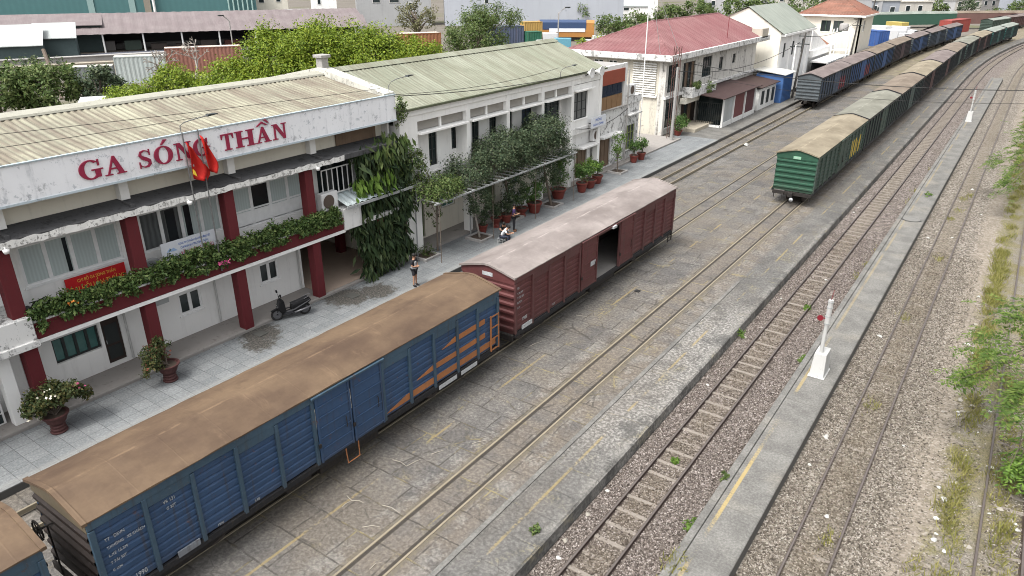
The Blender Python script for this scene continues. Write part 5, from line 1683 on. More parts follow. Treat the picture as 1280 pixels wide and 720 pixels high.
# ------------------------------------------------------------------ connecting block with the boarded balcony
cb = thing("link_building", "grubby white link block with brick red band and dark glazed wooden balcony", "link building", (-28, 52, 0))
Fc = Face('X', -26.2)
holed_wall(Fc, cb, "front_wall", STAINED, 48.15, 55.9, 0.12, 4.6, [(49.1, 51.0, 0.2, 2.45), (53.6, 55.3, 0.85, 2.85)])
window(Fc, cb, 49.1, 51.0, 0.2, 2.45, 3, WOODP, WOODP, fw=0.07, name="shutter")
window(Fc, cb, 53.6, 55.3, 0.85, 2.85, 3, paint("olive_green_frame", (0.2, 0.24, 0.08), 0.6), DARKG, fw=0.07, hb=(1.5, 2.2), sill=WHITE)
part(cb, "window_hood", STAINED, (-26.2, -25.7, 53.3, 55.5, 3.75, 3.87), bevel=0.01)
part(cb, "door_hood", WHITE2, (-26.2, -25.6, 48.8, 52.0, 2.65, 2.78), bevel=0.01)
part(cb, "red_band", paint("brick_red_panel", (0.25, 0.06, 0.035), 0.65, 0.15, 0.2), (-26.3, -26.18, 48.4, 52.9, 6.5, 7.52), bevel=0.01)
part(cb, "upper_frame", WHITE2, (-26.45, -26.25, 48.2, 53.4, 7.52, 7.85), (-26.45, -26.25, 53.0, 53.4, 4.65, 7.52))
for k in range(5):
    y0 = 48.42 + k * 0.86
    part(cb, "dark_pane", glass("navy_glass", (0.02, 0.026, 0.045), 0.15), (-26.32, -26.26, y0, y0 + 0.8, 5.66, 6.495))
    part(cb, "wood_panel", paint("tan_wood_boards", (0.22, 0.13, 0.065), 0.6, 0.25, 0.4, (0.1, 0.06, 0.04), 0.7, 2), (-26.34, -26.24, y0, y0 + 0.8, 4.66, 5.62))
part(cb, "balcony_sill", CONC, (-26.4, -26.0, 48.3, 53.4, 4.58, 4.66))
part(cb, "parapet", STAINED, (-26.6, -26.1, 53.41, 56.0, 4.6, 5.2), bevel=0.02)
part(cb, "side_wall", STAINED, (-33, -26.3, 55.91, 56.1, 0.12, 5.1))
part(cb, "flat_roof", CONC, (-33, -26.3, 48.2, 53.0, 7.55, 7.83))
part(cb, "rear_wall", WHITE2, (-33, -26.46, 53.05, 53.3, 4.6, 7.5))
aircon("white air conditioner beside the tan boarded balcony", 53.4, -25.95, 5.3, 1.1)
cyl(cb, "drain_pipe", CONC, (-25.98, 53.2, 0.1), (-25.98, 53.2, 7.4), 0.06)

# ------------------------------------------------------------------ the pink-roofed house
b3 = thing("pink_roof_house", "stained old white two storey house with hipped pink sheet roof", "house", (-31, 76, 0))
OLDW = m_plaster("old_streaked_white_wall", (0.58, 0.56, 0.52), 1.0, 0.32, (0.09, 0.083, 0.073), 0.8)
GABW = m_plaster("cream_louvred_wall", (0.55, 0.515, 0.44), 0.5, 0.3)
Ff = Face('X', -27.8)
h3 = [(65.1, 67.4, 3.9, 6.4), (68.6, 71.6, 3.6, 6.3), (73.6, 76.2, 4.4, 6.4), (78.4, 79.6, 4.6, 6.0), (82.5, 83.5, 5.0, 6.0),
      (65.0, 67.5, 0.6, 3.4), (68.9, 72.9, 0.15, 2.5)]
holed_wall(Ff, b3, "front_wall", OLDW, 64.5, 90.5, 0.0, 6.9, h3)
window(Ff, b3, *h3[0], 4, DFRAME, DARKG, fw=0.07, hb=(4.6, 5.4))
window(Ff, b3, *h3[1], 4, WOODD, [DARKG, WOODP, DARKG, WOODP], fw=0.08, name="balcony_door")
window(Ff, b3, *h3[2], 4, DFRAME, DARKG, fw=0.07, hb=(5.2,), sill=WHITE2)
window(Ff, b3, *h3[3], 1, DFRAME, DARKG, fw=0.07)
window(Ff, b3, *h3[4], 1, DFRAME, DARKG, fw=0.07)
window(Ff, b3, *h3[5], 4, DFRAME, DARKG, fw=0.07, hb=(1.6, 2.6), sill=WHITE2)
window(Ff, b3, *h3[6], 4, WOODD, [WOODD, DARKG, WOODP, WOODD], fw=0.08, name="door", rec=0.16)
Fs = Face('Y', 64.5)
holed_wall(Fs, b3, "side_wall", GABW, -38, -27.8, 0.0, 6.9, [(-35.4, -34.4, 4.6, 6.6), (-33.8, -32.9, 4.6, 6.6)])
window(Fs, b3, -35.4, -34.4, 4.6, 6.6, 2, WFRAME, DARKG)
window(Fs, b3, -33.8, -32.9, 4.6, 6.6, 2, WFRAME, DARKG)
for k in range(14):
    z = 3.75 + k * 0.21
    m = MB()
    Fs.box(m, -31.1, -28.7, z, z + 0.1, 0.02, 0.16)
    m.build("louvre", WHITE2, b3)
m = MB()
Fs.box(m, -31.3, -28.5, 3.5, 3.68, 0.0, 0.2)
m.build("louvre_ledge", WHITE2, b3)
part(b3, "corner_pier", OLDW, (-28.4, -27.7, 64.35, 64.9, 0, 6.9), bevel=0.02)
part(b3, "string_course", STAINED, (-27.8, -27.55, 64.3, 90.5, 3.42, 3.66))
# concrete eaves band and hipped roof
e0, e1, ya, yb = -38.6, -26.9, 63.7, 92.5
for nm, bx in (("eaves_band", (e1 - 0.25, e1, ya, yb, 6.9, 7.42)), ("eaves_band", (e0, e1 - 0.26, ya, ya + 0.25, 6.9, 7.42))):
    part(b3, nm, STAINED, bx, bevel=0.02)
part(b3, "soffit", CONC, (e0, e1 - 0.02, ya + 0.02, yb, 6.86, 6.93))
def hip(b, name, mat, x0, x1, y0, y1, z0, zr, yr0, yr1, xr, pitch=0.3, amp=0.03):
    """four sheet-metal slopes with standing ribs; returns the parts"""
    V = Vector
    A, B, C_, D = V((x1, y0, z0)), V((x1, y1, z0)), V((x0, y1, z0)), V((x0, y0, z0))
    E, F_ = V((xr, yr0, zr)), V((xr, yr1, zr))
    def slope(nm, p, q, r, s):
        m = MB()
        ln = (q - p).length
        n = int(ln / pitch)
        nrm = (q - p).cross(s - p).normalized()
        if nrm.z < 0:
            nrm = -nrm
        bw = []
        for i in range(n * 4 + 1):
            f = i / (n * 4)
            off = nrm * (amp if i % 4 == 1 else 0)
            bw.append((p.lerp(q, f) + off, s.lerp(r, f) + off))
        b0 = len(m.v)
        for lo, hi in bw:
            m.v += [tuple(lo), tuple(hi)]
        m.f += [(b0 + 2 * i, b0 + 2 * i + 2, b0 + 2 * i + 3, b0 + 2 * i + 1) for i in range(len(bw) - 1)]
        return m.build(nm, mat, b)
    # ribs run down the slope: build each slope as strips clipped to the hip lines
    def fan(nm, p, q, r, s):
        """eave p->q, ridge s->r"""
        m = MB()
        d = (q - p)
        ln = d.length
        u = d.normalized()
        up = (s - p) - u * (s - p).dot(u)
        hgt = up.length
        up.normalize()
        nrm = u.cross(up)
        if nrm.z < 0:
            nrm = -nrm
        sa, sb = (s - p).dot(u), (r - p).dot(u)
        n = int(ln / pitch * 4)
        prev = None
        for i in range(n + 1):
            a = ln * i / n
            hh = hgt * (min(1, a / sa) if a < sa else (1 if a <= sb else max(0, (ln - a) / max(1e-6, ln - sb))))
            off = nrm * (amp if i % 4 in (1, 2) else 0)
            lo, hi = p + u * a + off, p + u * a + up * hh + off
            k = len(m.v)
            m.v += [tuple(lo), tuple(hi)]
            if prev is not None:
                m.f.append((prev, k, k + 1, prev + 1))
            prev = k
        return m.build(nm, mat, b)
    fan("roof_slope", A, B, F_, E)
    fan("roof_slope", D, A, E, E)
    fan("roof_slope", C_, D, E, F_)
    fan("roof_slope", B, C_, F_, F_)
    for nm, p, q in (("ridge_cap", E, F_), ("hip_cap", A, E), ("hip_cap", D, E), ("hip_cap", B, F_)):
        MB().tube([p, q], 0.11, 6).build(nm, mat, b)
hip(b3, "roof", ROOFP, e0 + 0.2, e1 - 0.1, ya + 0.1, yb - 0.3, 7.3, 9.85, 70.2, 88.5, -32.2, 0.42, 0.05)
# balcony and porch
part(b3, "balcony", STAINED, (-27.54, -26.5, 68.2, 74.6, 3.15, 3.45), (-26.6, -26.5, 68.2, 74.6, 3.451, 4.15), bevel=0.02)
part(b3, "balcony_side", STAINED, (-27.54, -26.61, 68.2, 68.32, 3.46, 4.14))
part(b3, "porch_lintel", CREAM, (-27.6, -27.0, 67.9, 71.5, 2.55, 3.1), bevel=0.02)
part(b3, "front_step", BEIGE, (-27.8, -25.7, 67.8, 72.5, -0.02, 0.32), bevel=0.02)
part(b3, "rear_wall", OLDW, (-38, -37.8, 64.5, 90.5, 0, 6.9))
part(b3, "end_wall", OLDW, (-37.8, -28, 90.2, 90.5, 0, 6.9))
t = thing("lattice_mast", "rusty red lattice mast rising at the corner of the pink roofed house", "mast", (-26.4, 63.5, 0))
m = MB()
for dx, dy in ((-.25, -.25), (.25, -.25), (.25, .25), (-.25, .25)):
    m.tube([(-26.4 + dx, 63.5 + dy, -0.02), (-26.4 + dx, 63.5 + dy, 8.3)], 0.03, 5)
m.build("legs", paint("rusty_red_steel", (0.1, 0.05, 0.042), 0.7), t)
for k in range(3):
    z = 5.5 + k * 0.93
    m = MB()
    a = 0.25
    c = [(-26.4 - a, 63.5 - a), (-26.4 + a, 63.5 - a), (-26.4 + a, 63.5 + a), (-26.4 - a, 63.5 + a)]
    for i in range(4):
        p, q = c[i], c[(i + 1) % 4]
        m.tube([(*p, z), (*q, z + 0.9)], 0.02, 4)
    m.build("bracing", paint("rusty_red_steel_brace", (0.1, 0.05, 0.042), 0.7), t)
t = thing("radio_mast", "tall thin white radio mast standing in front of the pink roofed house", "radio mast", (-26.6, 57.2, 0))
cyl(t, "pole", WHITEM, (-26.6, 57.2, 0), (-26.6, 57.2, 14.5), 0.045, 8)
for (dx, dy) in ((-1.6, 6.6), (0.3, 6.7)):
    cyl(t, "guy_wire", WHITEM, (-26.6, 57.2, 14.3), (-26.6 + dx, 57.2 + dy, 7.5), 0.02, 4)
# kiosk in front
k3 = thing("guard_kiosk", "low kiosk with dark red sheet roof, barred doors and white posts", "kiosk", (-26, 77, 0))
m = MB()
m.prism([(-27.7, 3.25), (-24.0, 2.95), (-24.0, 3.02), (-27.7, 3.33)], 'y', 70.4, 82.2)
m.build("roof", paint("dark_red_sheet", (0.045, 0.025, 0.024), 0.7, 0.25, 0.4), k3)
Fk = Face('X', -24.4)
part(k3, "gate", DFRAME, *[(-24.42 - 0.01, -24.4, 0, 0, 0, 0)] if False else [(-27.2, -24.7, 71.55, 71.6, 2.3, 2.36), (-27.2, -24.7, 71.55, 71.6, 0.2, 0.26), *[(-27.2 + k * 0.21, -27.17 + k * 0.21, 71.56, 71.59, 0.262, 2.298) for k in range(12)]])
part(k3, "rear_panel", DARKG, (-27.4, -24.8, 72.6, 72.7, 0.1, 2.8))
part(k3, "base", WHITE2, (-27.2, -24.6, 71.4, 71.7, -0.02, 0.2))
for y in (71.5, 74.5, 78.0, 81.3):
    part(k3, "post", WHITEM, (-24.55, -24.38, y, y + 0.18, 0, 2.94), bevel=0.01)
for (a, b_, mt, lab) in ((71.7, 74.4, m_blinds("pale_screen", (0.4, 0.43, 0.44), 1, 0.3), "pale screened panel"), (74.7, 77.9, paint("maroon_shutter", (0.14, 0.05, 0.05), 0.7), "maroon shutter"), (78.2, 81.2, paint("dark_maroon_shutter", (0.09, 0.035, 0.04), 0.7), "dark maroon shutter")):
    part(k3, "panel", mt, (-24.6, -24.5, a, b_, 0.45, 2.7), label=lab)
    part(k3, "plinth", WHITE2, (-24.62, -24.44, a, b_, -0.02, 0.44))
k4 = thing("white_lean_to", "low white lean-to with rusty roof between kiosk and blue shed", "lean-to", (-26, 87, 0))
part(k4, "wall", WHITE2, (-27.6, -24.6, 83.4, 89.6, -0.02, 2.3))
m = MB()
m.prism([(-27.7, 2.95), (-24.2, 2.5), (-24.2, 2.57), (-27.7, 3.03)], 'y', 83, 89.8)
m.build("roof", paint("rusty_brown_sheet", (0.05, 0.03, 0.027), 0.7), k4)
for y in (84.3, 86.2, 88.1):
    part(k4, "window", DFRAME, (-24.6, -24.56, y, y + 0.9, 0.5, 2.0))
k5 = thing("blue_shed", "bright blue sheet metal shed beside the utility pole", "shed", (-24.8, 92, 0))
BSH = paint("bright_blue_sheet", (0.055, 0.125, 0.3), 0.5, 0.15, 0.2)
m = MB()
for k in range(15):
    pass
part(k5, "wall", BSH, (-27.2, -24.0, 90.1, 94.2, -0.02, 3.2))
for k in range(8):
    part(k5, "rib", BSH, (-23.999, -23.96, 90.25 + k * 0.52, 90.31 + k * 0.52, 0.0, 3.18))
m = MB()
m.prism([(-27.4, 3.6), (-23.7, 3.2), (-23.7, 3.27), (-27.4, 3.68)], 'y', 89.85, 94.4)
m.build("roof", plain("pale_sheet", (0.5, 0.5, 0.47), 0.6), k5)

# ------------------------------------------------------------------ houses further along
b4 = thing("white_gable_house", "white house with cream gable and grey green sheet roof beyond the pink roofed one", "house", (-29, 100, 0))
m = MB()
m.prism([(-34.5, -0.02), (-25.9, -0.02), (-25.9, 7.6), (-30.2, 10.35), (-34.5, 8.6)], 'y', 93.4, 93.6)
m.build("gable_wall", m_plaster("cream_white_gable", (0.75, 0.715, 0.63), 0.2), b4)
F4 = Face('X', -25.9)
h4 = [(95.2, 96.2, 4.6, 6.3), (99, 100, 4.6, 6.3), (103.5, 104.6, 4.6, 6.3), (95.2, 96.4, 1.2, 2.8), (100, 101.2, 1.2, 2.8)]
holed_wall(F4, b4, "front_wall", WHITE, 93.6, 108, -0.02, 7.6, h4)
for h in h4:
    window(F4, b4, *h, 2, DFRAME, DARKG, fw=0.06)
corrugated(b4, "roof", m_corrugated("grey_green_sheet", (0.2, 0.22, 0.195), (0.235, 0.255, 0.225), (0.15, 0.16, 0.14), 1, 0.4, 0.2), -25.5, 7.5, -30.2, 10.5, 93.2, 108.3, 0.4, 0.03)
corrugated(b4, "roof_rear_slope", ROOFB, -34.8, 8.3, -30.2, 10.5, 93.2, 108.3, 0.4, 0.03)
part(b4, "eaves_band", WHITE, (-26.2, -25.4, 93.5, 108.2, 7.2, 7.45))
for y in (97.5, 101.8, 106):
    part(b4, "pilaster", WHITE, (-25.9, -25.65, y, y + 0.4, 0, 7.2))
part(b4, "gable_vent", CONC, (-29.3, -28.4, 93.37, 93.4, 7.6, 7.9))
part(b4, "side_canopy", STAINED, (-34, -26.2, 91.5, 93.38, 3.2, 3.4))
part(b4, "rear_wall", WHITE2, (-34.5, -34.3, 93.6, 108, 0, 8))

b5 = thing("red_tile_house", "cream house with red hipped tile roof near the blue train", "house", (-28, 127, 0))
TILE = m_corrugated("weathered_red_tile", (0.2, 0.085, 0.058), (0.25, 0.12, 0.085), (0.11, 0.07, 0.055), 0.4, 0.6, 0.5)
F5 = Face('Y', 124.0)
holed_wall(F5, b5, "side_wall", CREAM, -31.5, -22.9, -0.02, 8.1, [(-28.6, -27.2, 5.9, 7.5), (-26.8, -25.4, 5.9, 7.5)])
for a in (-28.6, -26.8):
    window(F5, b5, a, a + 1.4, 5.9, 7.5, 2, plain("green_frame", (0.05, 0.09, 0.06), 0.5), DARKG, sill=WHITE)
holed_wall(Face('X', -22.9), b5, "front_wall", CREAM, 124, 133, -0.02, 8.1, [(126, 127.5, 5.9, 7.5)])
window(Face('X', -22.9), b5, 126, 127.5, 5.9, 7.5, 2, WFRAME, DARKG)
part(b5, "eaves_band", WHITE, (-32.2, -22.3, 123.4, 134, 8.1, 8.35))
hip(b5, "roof", TILE, -32.1, -22.4, 123.5, 133.9, 8.36, 11.0, 128, 129.5, -27.2, 0.45, 0.04)
b6 = thing("low_tiled_house", "low building with a red tiled slope in front of the cream house", "house", (-29, 118, 0))
m = MB()
m.prism([(111.5, 3.7), (123.2, 3.6), (111.5, 6.9)], 'x', -30.5, -26.6)
m.build("gable_block", WHITE2, b6)
corrugated(b6, "roof", TILE, -26.4, 4.0, -31.0, 6.9, 110.5, 123.0, 0.45, 0.04)
part(b6, "wall", WHITE2, (-31, -26.6, 110.6, 123.1, -0.02, 3.95))
part(b6, "parapet", WHITE, (-26.6, -26.0, 110.6, 123.3, 3.3, 4.2))
part(b6, "carport_roof", WHITE2, (-26.0, -23.6, 110, 122.5, 2.7, 2.9))
part(b6, "carport_shade_panel", plain("painted_doorway_shade", (0.03, 0.03, 0.032), 0.9), (-26.0, -25.9, 111, 121, 0, 2.6))  # solid dark panel, the shade inside the carport put into its colour
for y in (110.2, 114.5, 118.5, 122.2):
    part(b6, "carport_post", WHITE, (-23.9, -23.6, y, y + 0.25, -0.02, 2.7))
t = thing("water_tower", "steel frame water tower with grey tank before the cream house", "water tower", (-25, 122, 0))
for dx in (-1.1, 1.1):
    for dy in (-1.1, 1.1):
        cyl(t, "leg", WHITE2, (-24.6 + dx, 121 + dy, 0), (-24.6 + dx, 121 + dy, 6.6), 0.09, 6)
for z in (3.6, 5.6):
    part(t, "frame", WHITE2, (-25.75, -23.45, 119.85, 119.95, z, z + 0.1), (-25.75, -23.45, 122.05, 122.15, z, z + 0.1))
m = MB()
m.lathe([(0, 6.3), (0.6, 6.32), (0.65, 6.5), (0.65, 7.2), (0.55, 7.3), (0, 7.4)], 16, (-24.6, 121, 0))
m.build("tank", CONC, t, smooth=True)

def utility_pole(lab, x, y, h, lean=(0, 0), arms=2, mat=None):
    t = thing("utility_pole", lab, "utility pole", (x, y, -0.02))
    MB().tube([(x, y, -0.05), (x + lean[0], y + lean[1], h)], 0.15, 8, 0.09).build("pole", mat or CONC, t)
    for k in range(arms):
        z = h - 0.4 - k * 0.9
        f = z / h
        part(t, "crossarm", DFRAME, (x + lean[0] * f - 0.7, x + lean[0] * f + 0.7, y + lean[1] * f - 0.05, y + lean[1] * f + 0.05, z, z + 0.1))
    return t
DPOLE = plain("dark_pole", (0.07, 0.065, 0.06), 0.8)
utility_pole("dark utility pole in front of the white gable house", -23.9, 94.8, 7.6, (0.4, 0.3), 2, DPOLE)
utility_pole("white post left of the dark pole by the blue shed", -24.3, 94.6, 6.4, (0, 0), 1, WHITE2)
utility_pole("dark utility pole beside the water tower", -23.6, 123.5, 8.2, (0.3, 0.3), 2, DPOLE)
utility_pole("leaning dark pole by the parked vans beyond the blue train", -24.0, 131, 11, (1.1, 1.5), 0, DPOLE)
utility_pole("pale concrete pole near the low station front corner by plants", -26.0, 62.8, 6.6, (0, 0), 0, CONC)

# ------------------------------------------------------------------ freight yard and town behind the station
def container(lab, x, y, rz, c, L=12.0, W=2.44, H=2.6, z=0.0, name="shipping_container", roofc=None, rust=0.35):
    t = thing(name, lab, "container", (x, y, z), rz)
    body = paint("container_" + "_".join(str(int(v * 99)) for v in c), c, 0.6, 0.25, 0.45, (0.13, 0.09, 0.07), 0.7, 0.8, rust)
    def corr(m, fx, n):
        prev = None
        for i in range(n * 4 + 1):
            u = i / (n * 4)
            d = -0.05 if i % 4 in (1, 2) else 0.0
            k = len(m.v)
            m.v += [fx(u, d, 0.14), fx(u, d, H - 0.1)]
            if prev is not None:
                m.f.append((prev, k, k + 1, prev + 1))
            prev = k
    for sg in (-1, 1):
        m = MB()
        corr(m, lambda u, d, zz: (sg * (W / 2 - 0.02 + d), -L / 2 + 0.1 + u * (L - 0.2), zz), int(L / 0.55))
        m.build("side", body, t, local=True)
        m = MB()
        corr(m, lambda u, d, zz: (-W / 2 + 0.1 + u * (W - 0.2), sg * (L / 2 - 0.02 + d), zz), 4)
        m.build("door" if sg > 0 else "end", body, t, local=True)
    m = MB()
    m.box(-W / 2 + 0.02, W / 2 - 0.02, -L / 2 + 0.02, L / 2 - 0.02, H - 0.08, H - 0.02)
    m.build("roof", roofc or body, t, local=True)
    for sx in (-1, 1):
        for sy in (-1, 1):
            m = MB()
            m.box(sx * W / 2 - (0.1 if sx > 0 else 0), sx * W / 2 + (0.1 if sx < 0 else 0), sy * L / 2 - (0.1 if sy > 0 else 0), sy * L / 2 + (0.1 if sy < 0 else 0), 0, H)
            m.build("corner_post", body, t, local=True)
        m = MB()
        m.box(sx * W / 2 - (0.06 if sx > 0 else 0), sx * W / 2 + (0.06 if sx < 0 else 0), -L / 2 + 0.1, L / 2 - 0.1, H - 0.12, H)
        m.build("top_rail", body, t, local=True)
        m = MB()
        m.box(sx * W / 2 - (0.06 if sx > 0 else 0), sx * W / 2 + (0.06 if sx < 0 else 0), -L / 2 + 0.1, L / 2 - 0.1, 0.0, 0.15)
        m.build("bottom_rail", body, t, local=True)
    return t
PALE = paint("pale_dusty_top", (0.4, 0.385, 0.34), 0.8, 0.2, 0.4, (0.25, 0.22, 0.18), 0.3)
YAW = R(-32)
container("long rusty red and grey container with pale roof behind the bare tree", -105.0, 67.6, YAW, (0.22, 0.1, 0.075), 10.8, 2.6, 3.9, 0, roofc=PALE, rust=0.8)
container("grey white streaked container left of the rusty one", -103.6, 56.6, YAW, (0.36, 0.4, 0.39), 6.4, 2.6, 3.6, 0, roofc=PALE, rust=0.4)
container("low dark grey container with white top near the leaning post", -99.5, 47.8, YAW, (0.17, 0.185, 0.19), 5.0, 2.5, 2.9, 0.4, roofc=PALE)
container("rusty orange container roofed pale behind the bright green trees", -80.5, 89.5, YAW, (0.25, 0.11, 0.055), 6.5, 2.6, 5.6, 0, roofc=PALE, rust=0.5)
container("dark navy container seen over the green roof", -87.0, 122.0, YAW, (0.06, 0.075, 0.12), 7.0, 2.6, 4.6, 0)
container("small dark green container beside the navy one", -82.6, 125.2, YAW, (0.02, 0.1, 0.06), 2.8, 2.4, 3.6, 0)
container("orange yellow container behind the green one", -91.2, 137.6, YAW, (0.36, 0.23, 0.07), 4.2, 2.5, 4.5, 0)
container("blue container standing behind the blue train", -25.2, 148.5, R(60), (0.035, 0.085, 0.25), 5.0, 2.5, 2.6, 2.2)
container("bright red container on a flat wagon ahead of the blue train", -18.4, 213.5, R(-14), (0.25, 0.05, 0.042), 12.2, 2.7, 3.0, 0.75, rust=0.1)
t = bpy.data.objects[-1] if False else None
l, h = on_track(-20.6, 229)
wagon("dull green covered wagon just beyond the red container", (l[0], l[1] - 7, -0.2), h - 0.05, GREEN, R_GRY, detail=1, ribs=False, alt=False, eave=3.5, ridge=3.8)
wagon("dark plum covered wagon beyond the dull green one", (l[0] + 1.9, l[1] + 8.6, -0.2), h - 0.12, MAR2, R_MRN, detail=1, ribs=False, alt=False, eave=3.5, ridge=3.8)
wagon("farthest dark plum covered wagon before the trees at the bend", (l[0] + 4.6, l[1] + 24.4, -0.2), h - 0.18, PLUM, R_MRN, detail=1, ribs=False, alt=False, eave=3.5, ridge=3.8)

# orange and blue railcar parked behind
t = thing("railcar", "parked orange railcar with broad blue band and grey roof", "railcar", (-88.3, 147.4, 0), R(-58))
RO = paint("orange_railcar_paint", (0.36, 0.17, 0.05), 0.5, 0.15, 0.2)
RB = paint("navy_railcar_band", (0.03, 0.055, 0.12), 0.5, 0.15, 0.2)
m = MB()
m.prism([(-1.4, 0.9), (1.4, 0.9), (1.45, 1.9), (1.4, 3.9), (0.9, 4.4), (-0.9, 4.4), (-1.4, 3.9), (-1.45, 1.9)], 'y', -6.2, 6.2)
m.build("body", RO, t, local=True)
m = MB()
m.prism([(-1.5, 2.5), (1.5, 2.5), (1.47, 4.0), (0.95, 4.47), (-0.95, 4.47), (-1.47, 4.0)], 'y', -6.0, 4.4)
m.build("blue_band", RB, t, local=True)
m = MB()
m.box(-1.53, 1.53, -3.8, 4.2, 2.0, 2.75)
m.build("window_band", BOARDM, t, local=True)
m = MB()
m.box(-1.2, 1.2, -5.6, 5.6, 0.2, 0.88)
m.build("underframe", M_UNDER, t, local=True)

# long open shed with mauve roof, white sheds, teal warehouse
MAUVE = m_corrugated("mauve_grey_sheet_roof", (0.16, 0.132, 0.134), (0.185, 0.158, 0.158), (0.13, 0.108, 0.108), 1, 0.4, 0.2)
t = thing("open_shed", "long open sided shed with a mauve sheet roof and white posts", "shed", (-147, 90, 0), R(-29.5))
# local frame: +Y along the shed, +X towards the station
m = MB()
for i in range(2):
    for k in range(121):
        m.v.append((7.5 - 7.5 * i if i == 0 else -3.0, -24 + 62 * k / 120, 3.35 + 3.3 * i + (0.05 if k % 4 in (1, 2) else 0)))
for k in range(120):
    m.f.append((k, k + 1, 121 + k + 1, 121 + k))
m.build("roof", MAUVE, t, local=True)
m = MB()
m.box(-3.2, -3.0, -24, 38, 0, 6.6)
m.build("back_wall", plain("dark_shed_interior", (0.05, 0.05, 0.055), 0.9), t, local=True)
for k in range(9):
    m = MB()
    m.tube([(7.0, -21 + k * 7, 0), (7.0, -21 + k * 7, 3.4)], 0.16, 6)
    m.build("post", WHITE2, t, local=True)
rg = random.Random(12)
for k in range(12):
    m = MB()
    y = -20 + k * 4.7
    m.box(1.0, 3.0, y, y + 3.0, 0, rg.uniform(0.8, 2.2))
    m.build("stacked_goods", plain("stacked_goods_%d" % k, rnd.choice([(0.12, 0.1, 0.09), (0.2, 0.19, 0.18), (0.16, 0.07, 0.06), (0.1, 0.13, 0.11)]), 0.9), t, local=True)
def shed(lab, x, y, rz, L, W, h0, h1, roofm, wallm, name="shed", cat="shed"):
    t = thing(name, lab, cat, (x, y, 0), rz)
    m = MB()
    m.prism([(-W / 2, h1), (W / 2, h0), (W / 2, h0 + 0.12), (-W / 2, h1 + 0.12)], 'y', -L / 2, L / 2)
    m.build("roof", roofm, t, local=True)
    m = MB()
    m.prism([(-W / 2 + 0.3, 0), (W / 2 - 0.6, 0), (W / 2 - 0.6, h0 - 0.02), (-W / 2 + 0.3, h1 - 0.05)], 'y', -L / 2 + 0.3, L / 2 - 0.3)
    m.build("wall", wallm, t, local=True)
    return t
PWH = paint("pale_white_sheet", (0.34, 0.365, 0.36), 0.6, 0.1, 0.25)
DTEAL = plain("dark_teal_wall", (0.06, 0.085, 0.085), 0.8)
shed("white roofed shed at the far left edge before the teal warehouse", -148.5, 55.5, R(-29), 16, 8, 2.6, 5.6, PWH, DTEAL)
shed("smaller white roofed shed between white shed and mauve roofed one", -147.6, 65.8, R(-29), 7, 6, 3.3, 5.6, PWH, DTEAL)
shed("low mauve roofed building behind the white sheds", -162, 62, R(-29), 36, 8, 4.8, 6.6, MAUVE, DTEAL)
TEALW = m_blinds("teal_cladding", (0.09, 0.2, 0.205), 1.6, 0.12)
t = thing("teal_warehouse", "huge teal clad warehouse with pale vertical strips filling the upper left", "warehouse", (-178, 95, 0), R(-29.5))
m = MB()
m.box(-30, 0, -70, 30.5, 0, 17)
m.build("wall", TEALW, t, local=True)
m = MB()
for y in (-6.5, 2.0):
    mm = MB()
    mm.box(0.01, 0.2, y, y + 1.3, 0, 17)
    mm.build("light_strip", plain("translucent_strip", (0.25, 0.36, 0.35), 0.5), t, local=True)
mm = MB()
mm.box(0.01, 0.6, 5.2, 6.6, 0, 17)
mm.build("brown_duct", plain("brown_duct", (0.25, 0.22, 0.18), 0.7), t, local=True)
mm = MB()
mm.tube([(0.6, 7.3, 0), (0.6, 7.3, 17)], 0.3, 8)
mm.build("white_pipe", WHITEM, t, local=True)
for k in range(6):
    mm = MB()
    mm.tube([(0.4, 24 + k * 1.1, 0), (0.4, 24 + k * 1.1, 17)], 0.18, 6)
    mm.build("pipe", plain("pale_teal_pipe_%d" % k, (0.28, 0.4, 0.38), 0.6), t, local=True)
# road behind the containers
m = MB()
for i in range(9):
    f = i / 8
    p = Vector((-147, 40, 0)).lerp(Vector((-128, 96, 0)), f)
    m.v += [(p.x - 12, p.y, 0.01), (p.x - 1, p.y, 0.012)]
m.f = [(2 * i, 2 * i + 1, 2 * i + 3, 2 * i + 2) for i in range(8)]
m.build("road", plain("worn_blue_grey_asphalt", (0.075, 0.08, 0.1), 0.9), kind='structure')
def low_wall(lab, p, q, h, w, mat):
    t = thing("boundary_wall", lab, "wall", (*p, 0))
    p, q = Vector((*p, 0)), Vector((*q, 0))
    n = Vector((-(q - p).y, (q - p).x, 0)).normalized() * w / 2
    m = MB()
    m.v = [tuple(v + Vector((0, 0, z))) for z in (-.03, h) for v in (p - n, p + n, q + n, q - n)]
    m.f = [(3, 2, 1, 0), (4, 5, 6, 7), (0, 1, 5, 4), (1, 2, 6, 5), (2, 3, 7, 6), (3, 0, 4, 7)]
    m.build("wall", mat, t)
    m = MB()
    m.v = [tuple(v + Vector((0, 0, z))) for z in (h + .004, h + .12) for v in (p - n * 1.3, p + n * 1.3, q + n * 1.3, q - n * 1.3)]
    m.f = [(3, 2, 1, 0), (4, 5, 6, 7), (0, 1, 5, 4), (1, 2, 6, 5), (2, 3, 7, 6), (3, 0, 4, 7)]
    m.build("coping", mat, t)
low_wall("pale low wall in front of the open mauve roofed shed", (-168, 52), (-140, 110), 0.9, 1.6, CONC)
low_wall("pale low wall along the near side of the blue grey road", (-146, 44), (-128, 88), 0.7, 1.4, CONC)
low_wall("brownish low wall below the road behind the left trees", (-130, 36), (-114, 74), 1.3, 0.6, BEIGE)
GW = m_plaster("weathered_grey_block_wall", (0.33, 0.335, 0.34), 0.35, 0.15, (0.2, 0.2, 0.2), 0.3)
GBW = m_plaster("blue_grey_render", (0.36, 0.38, 0.42), 0.25, 0.1, (0.25, 0.26, 0.28), 0.2)
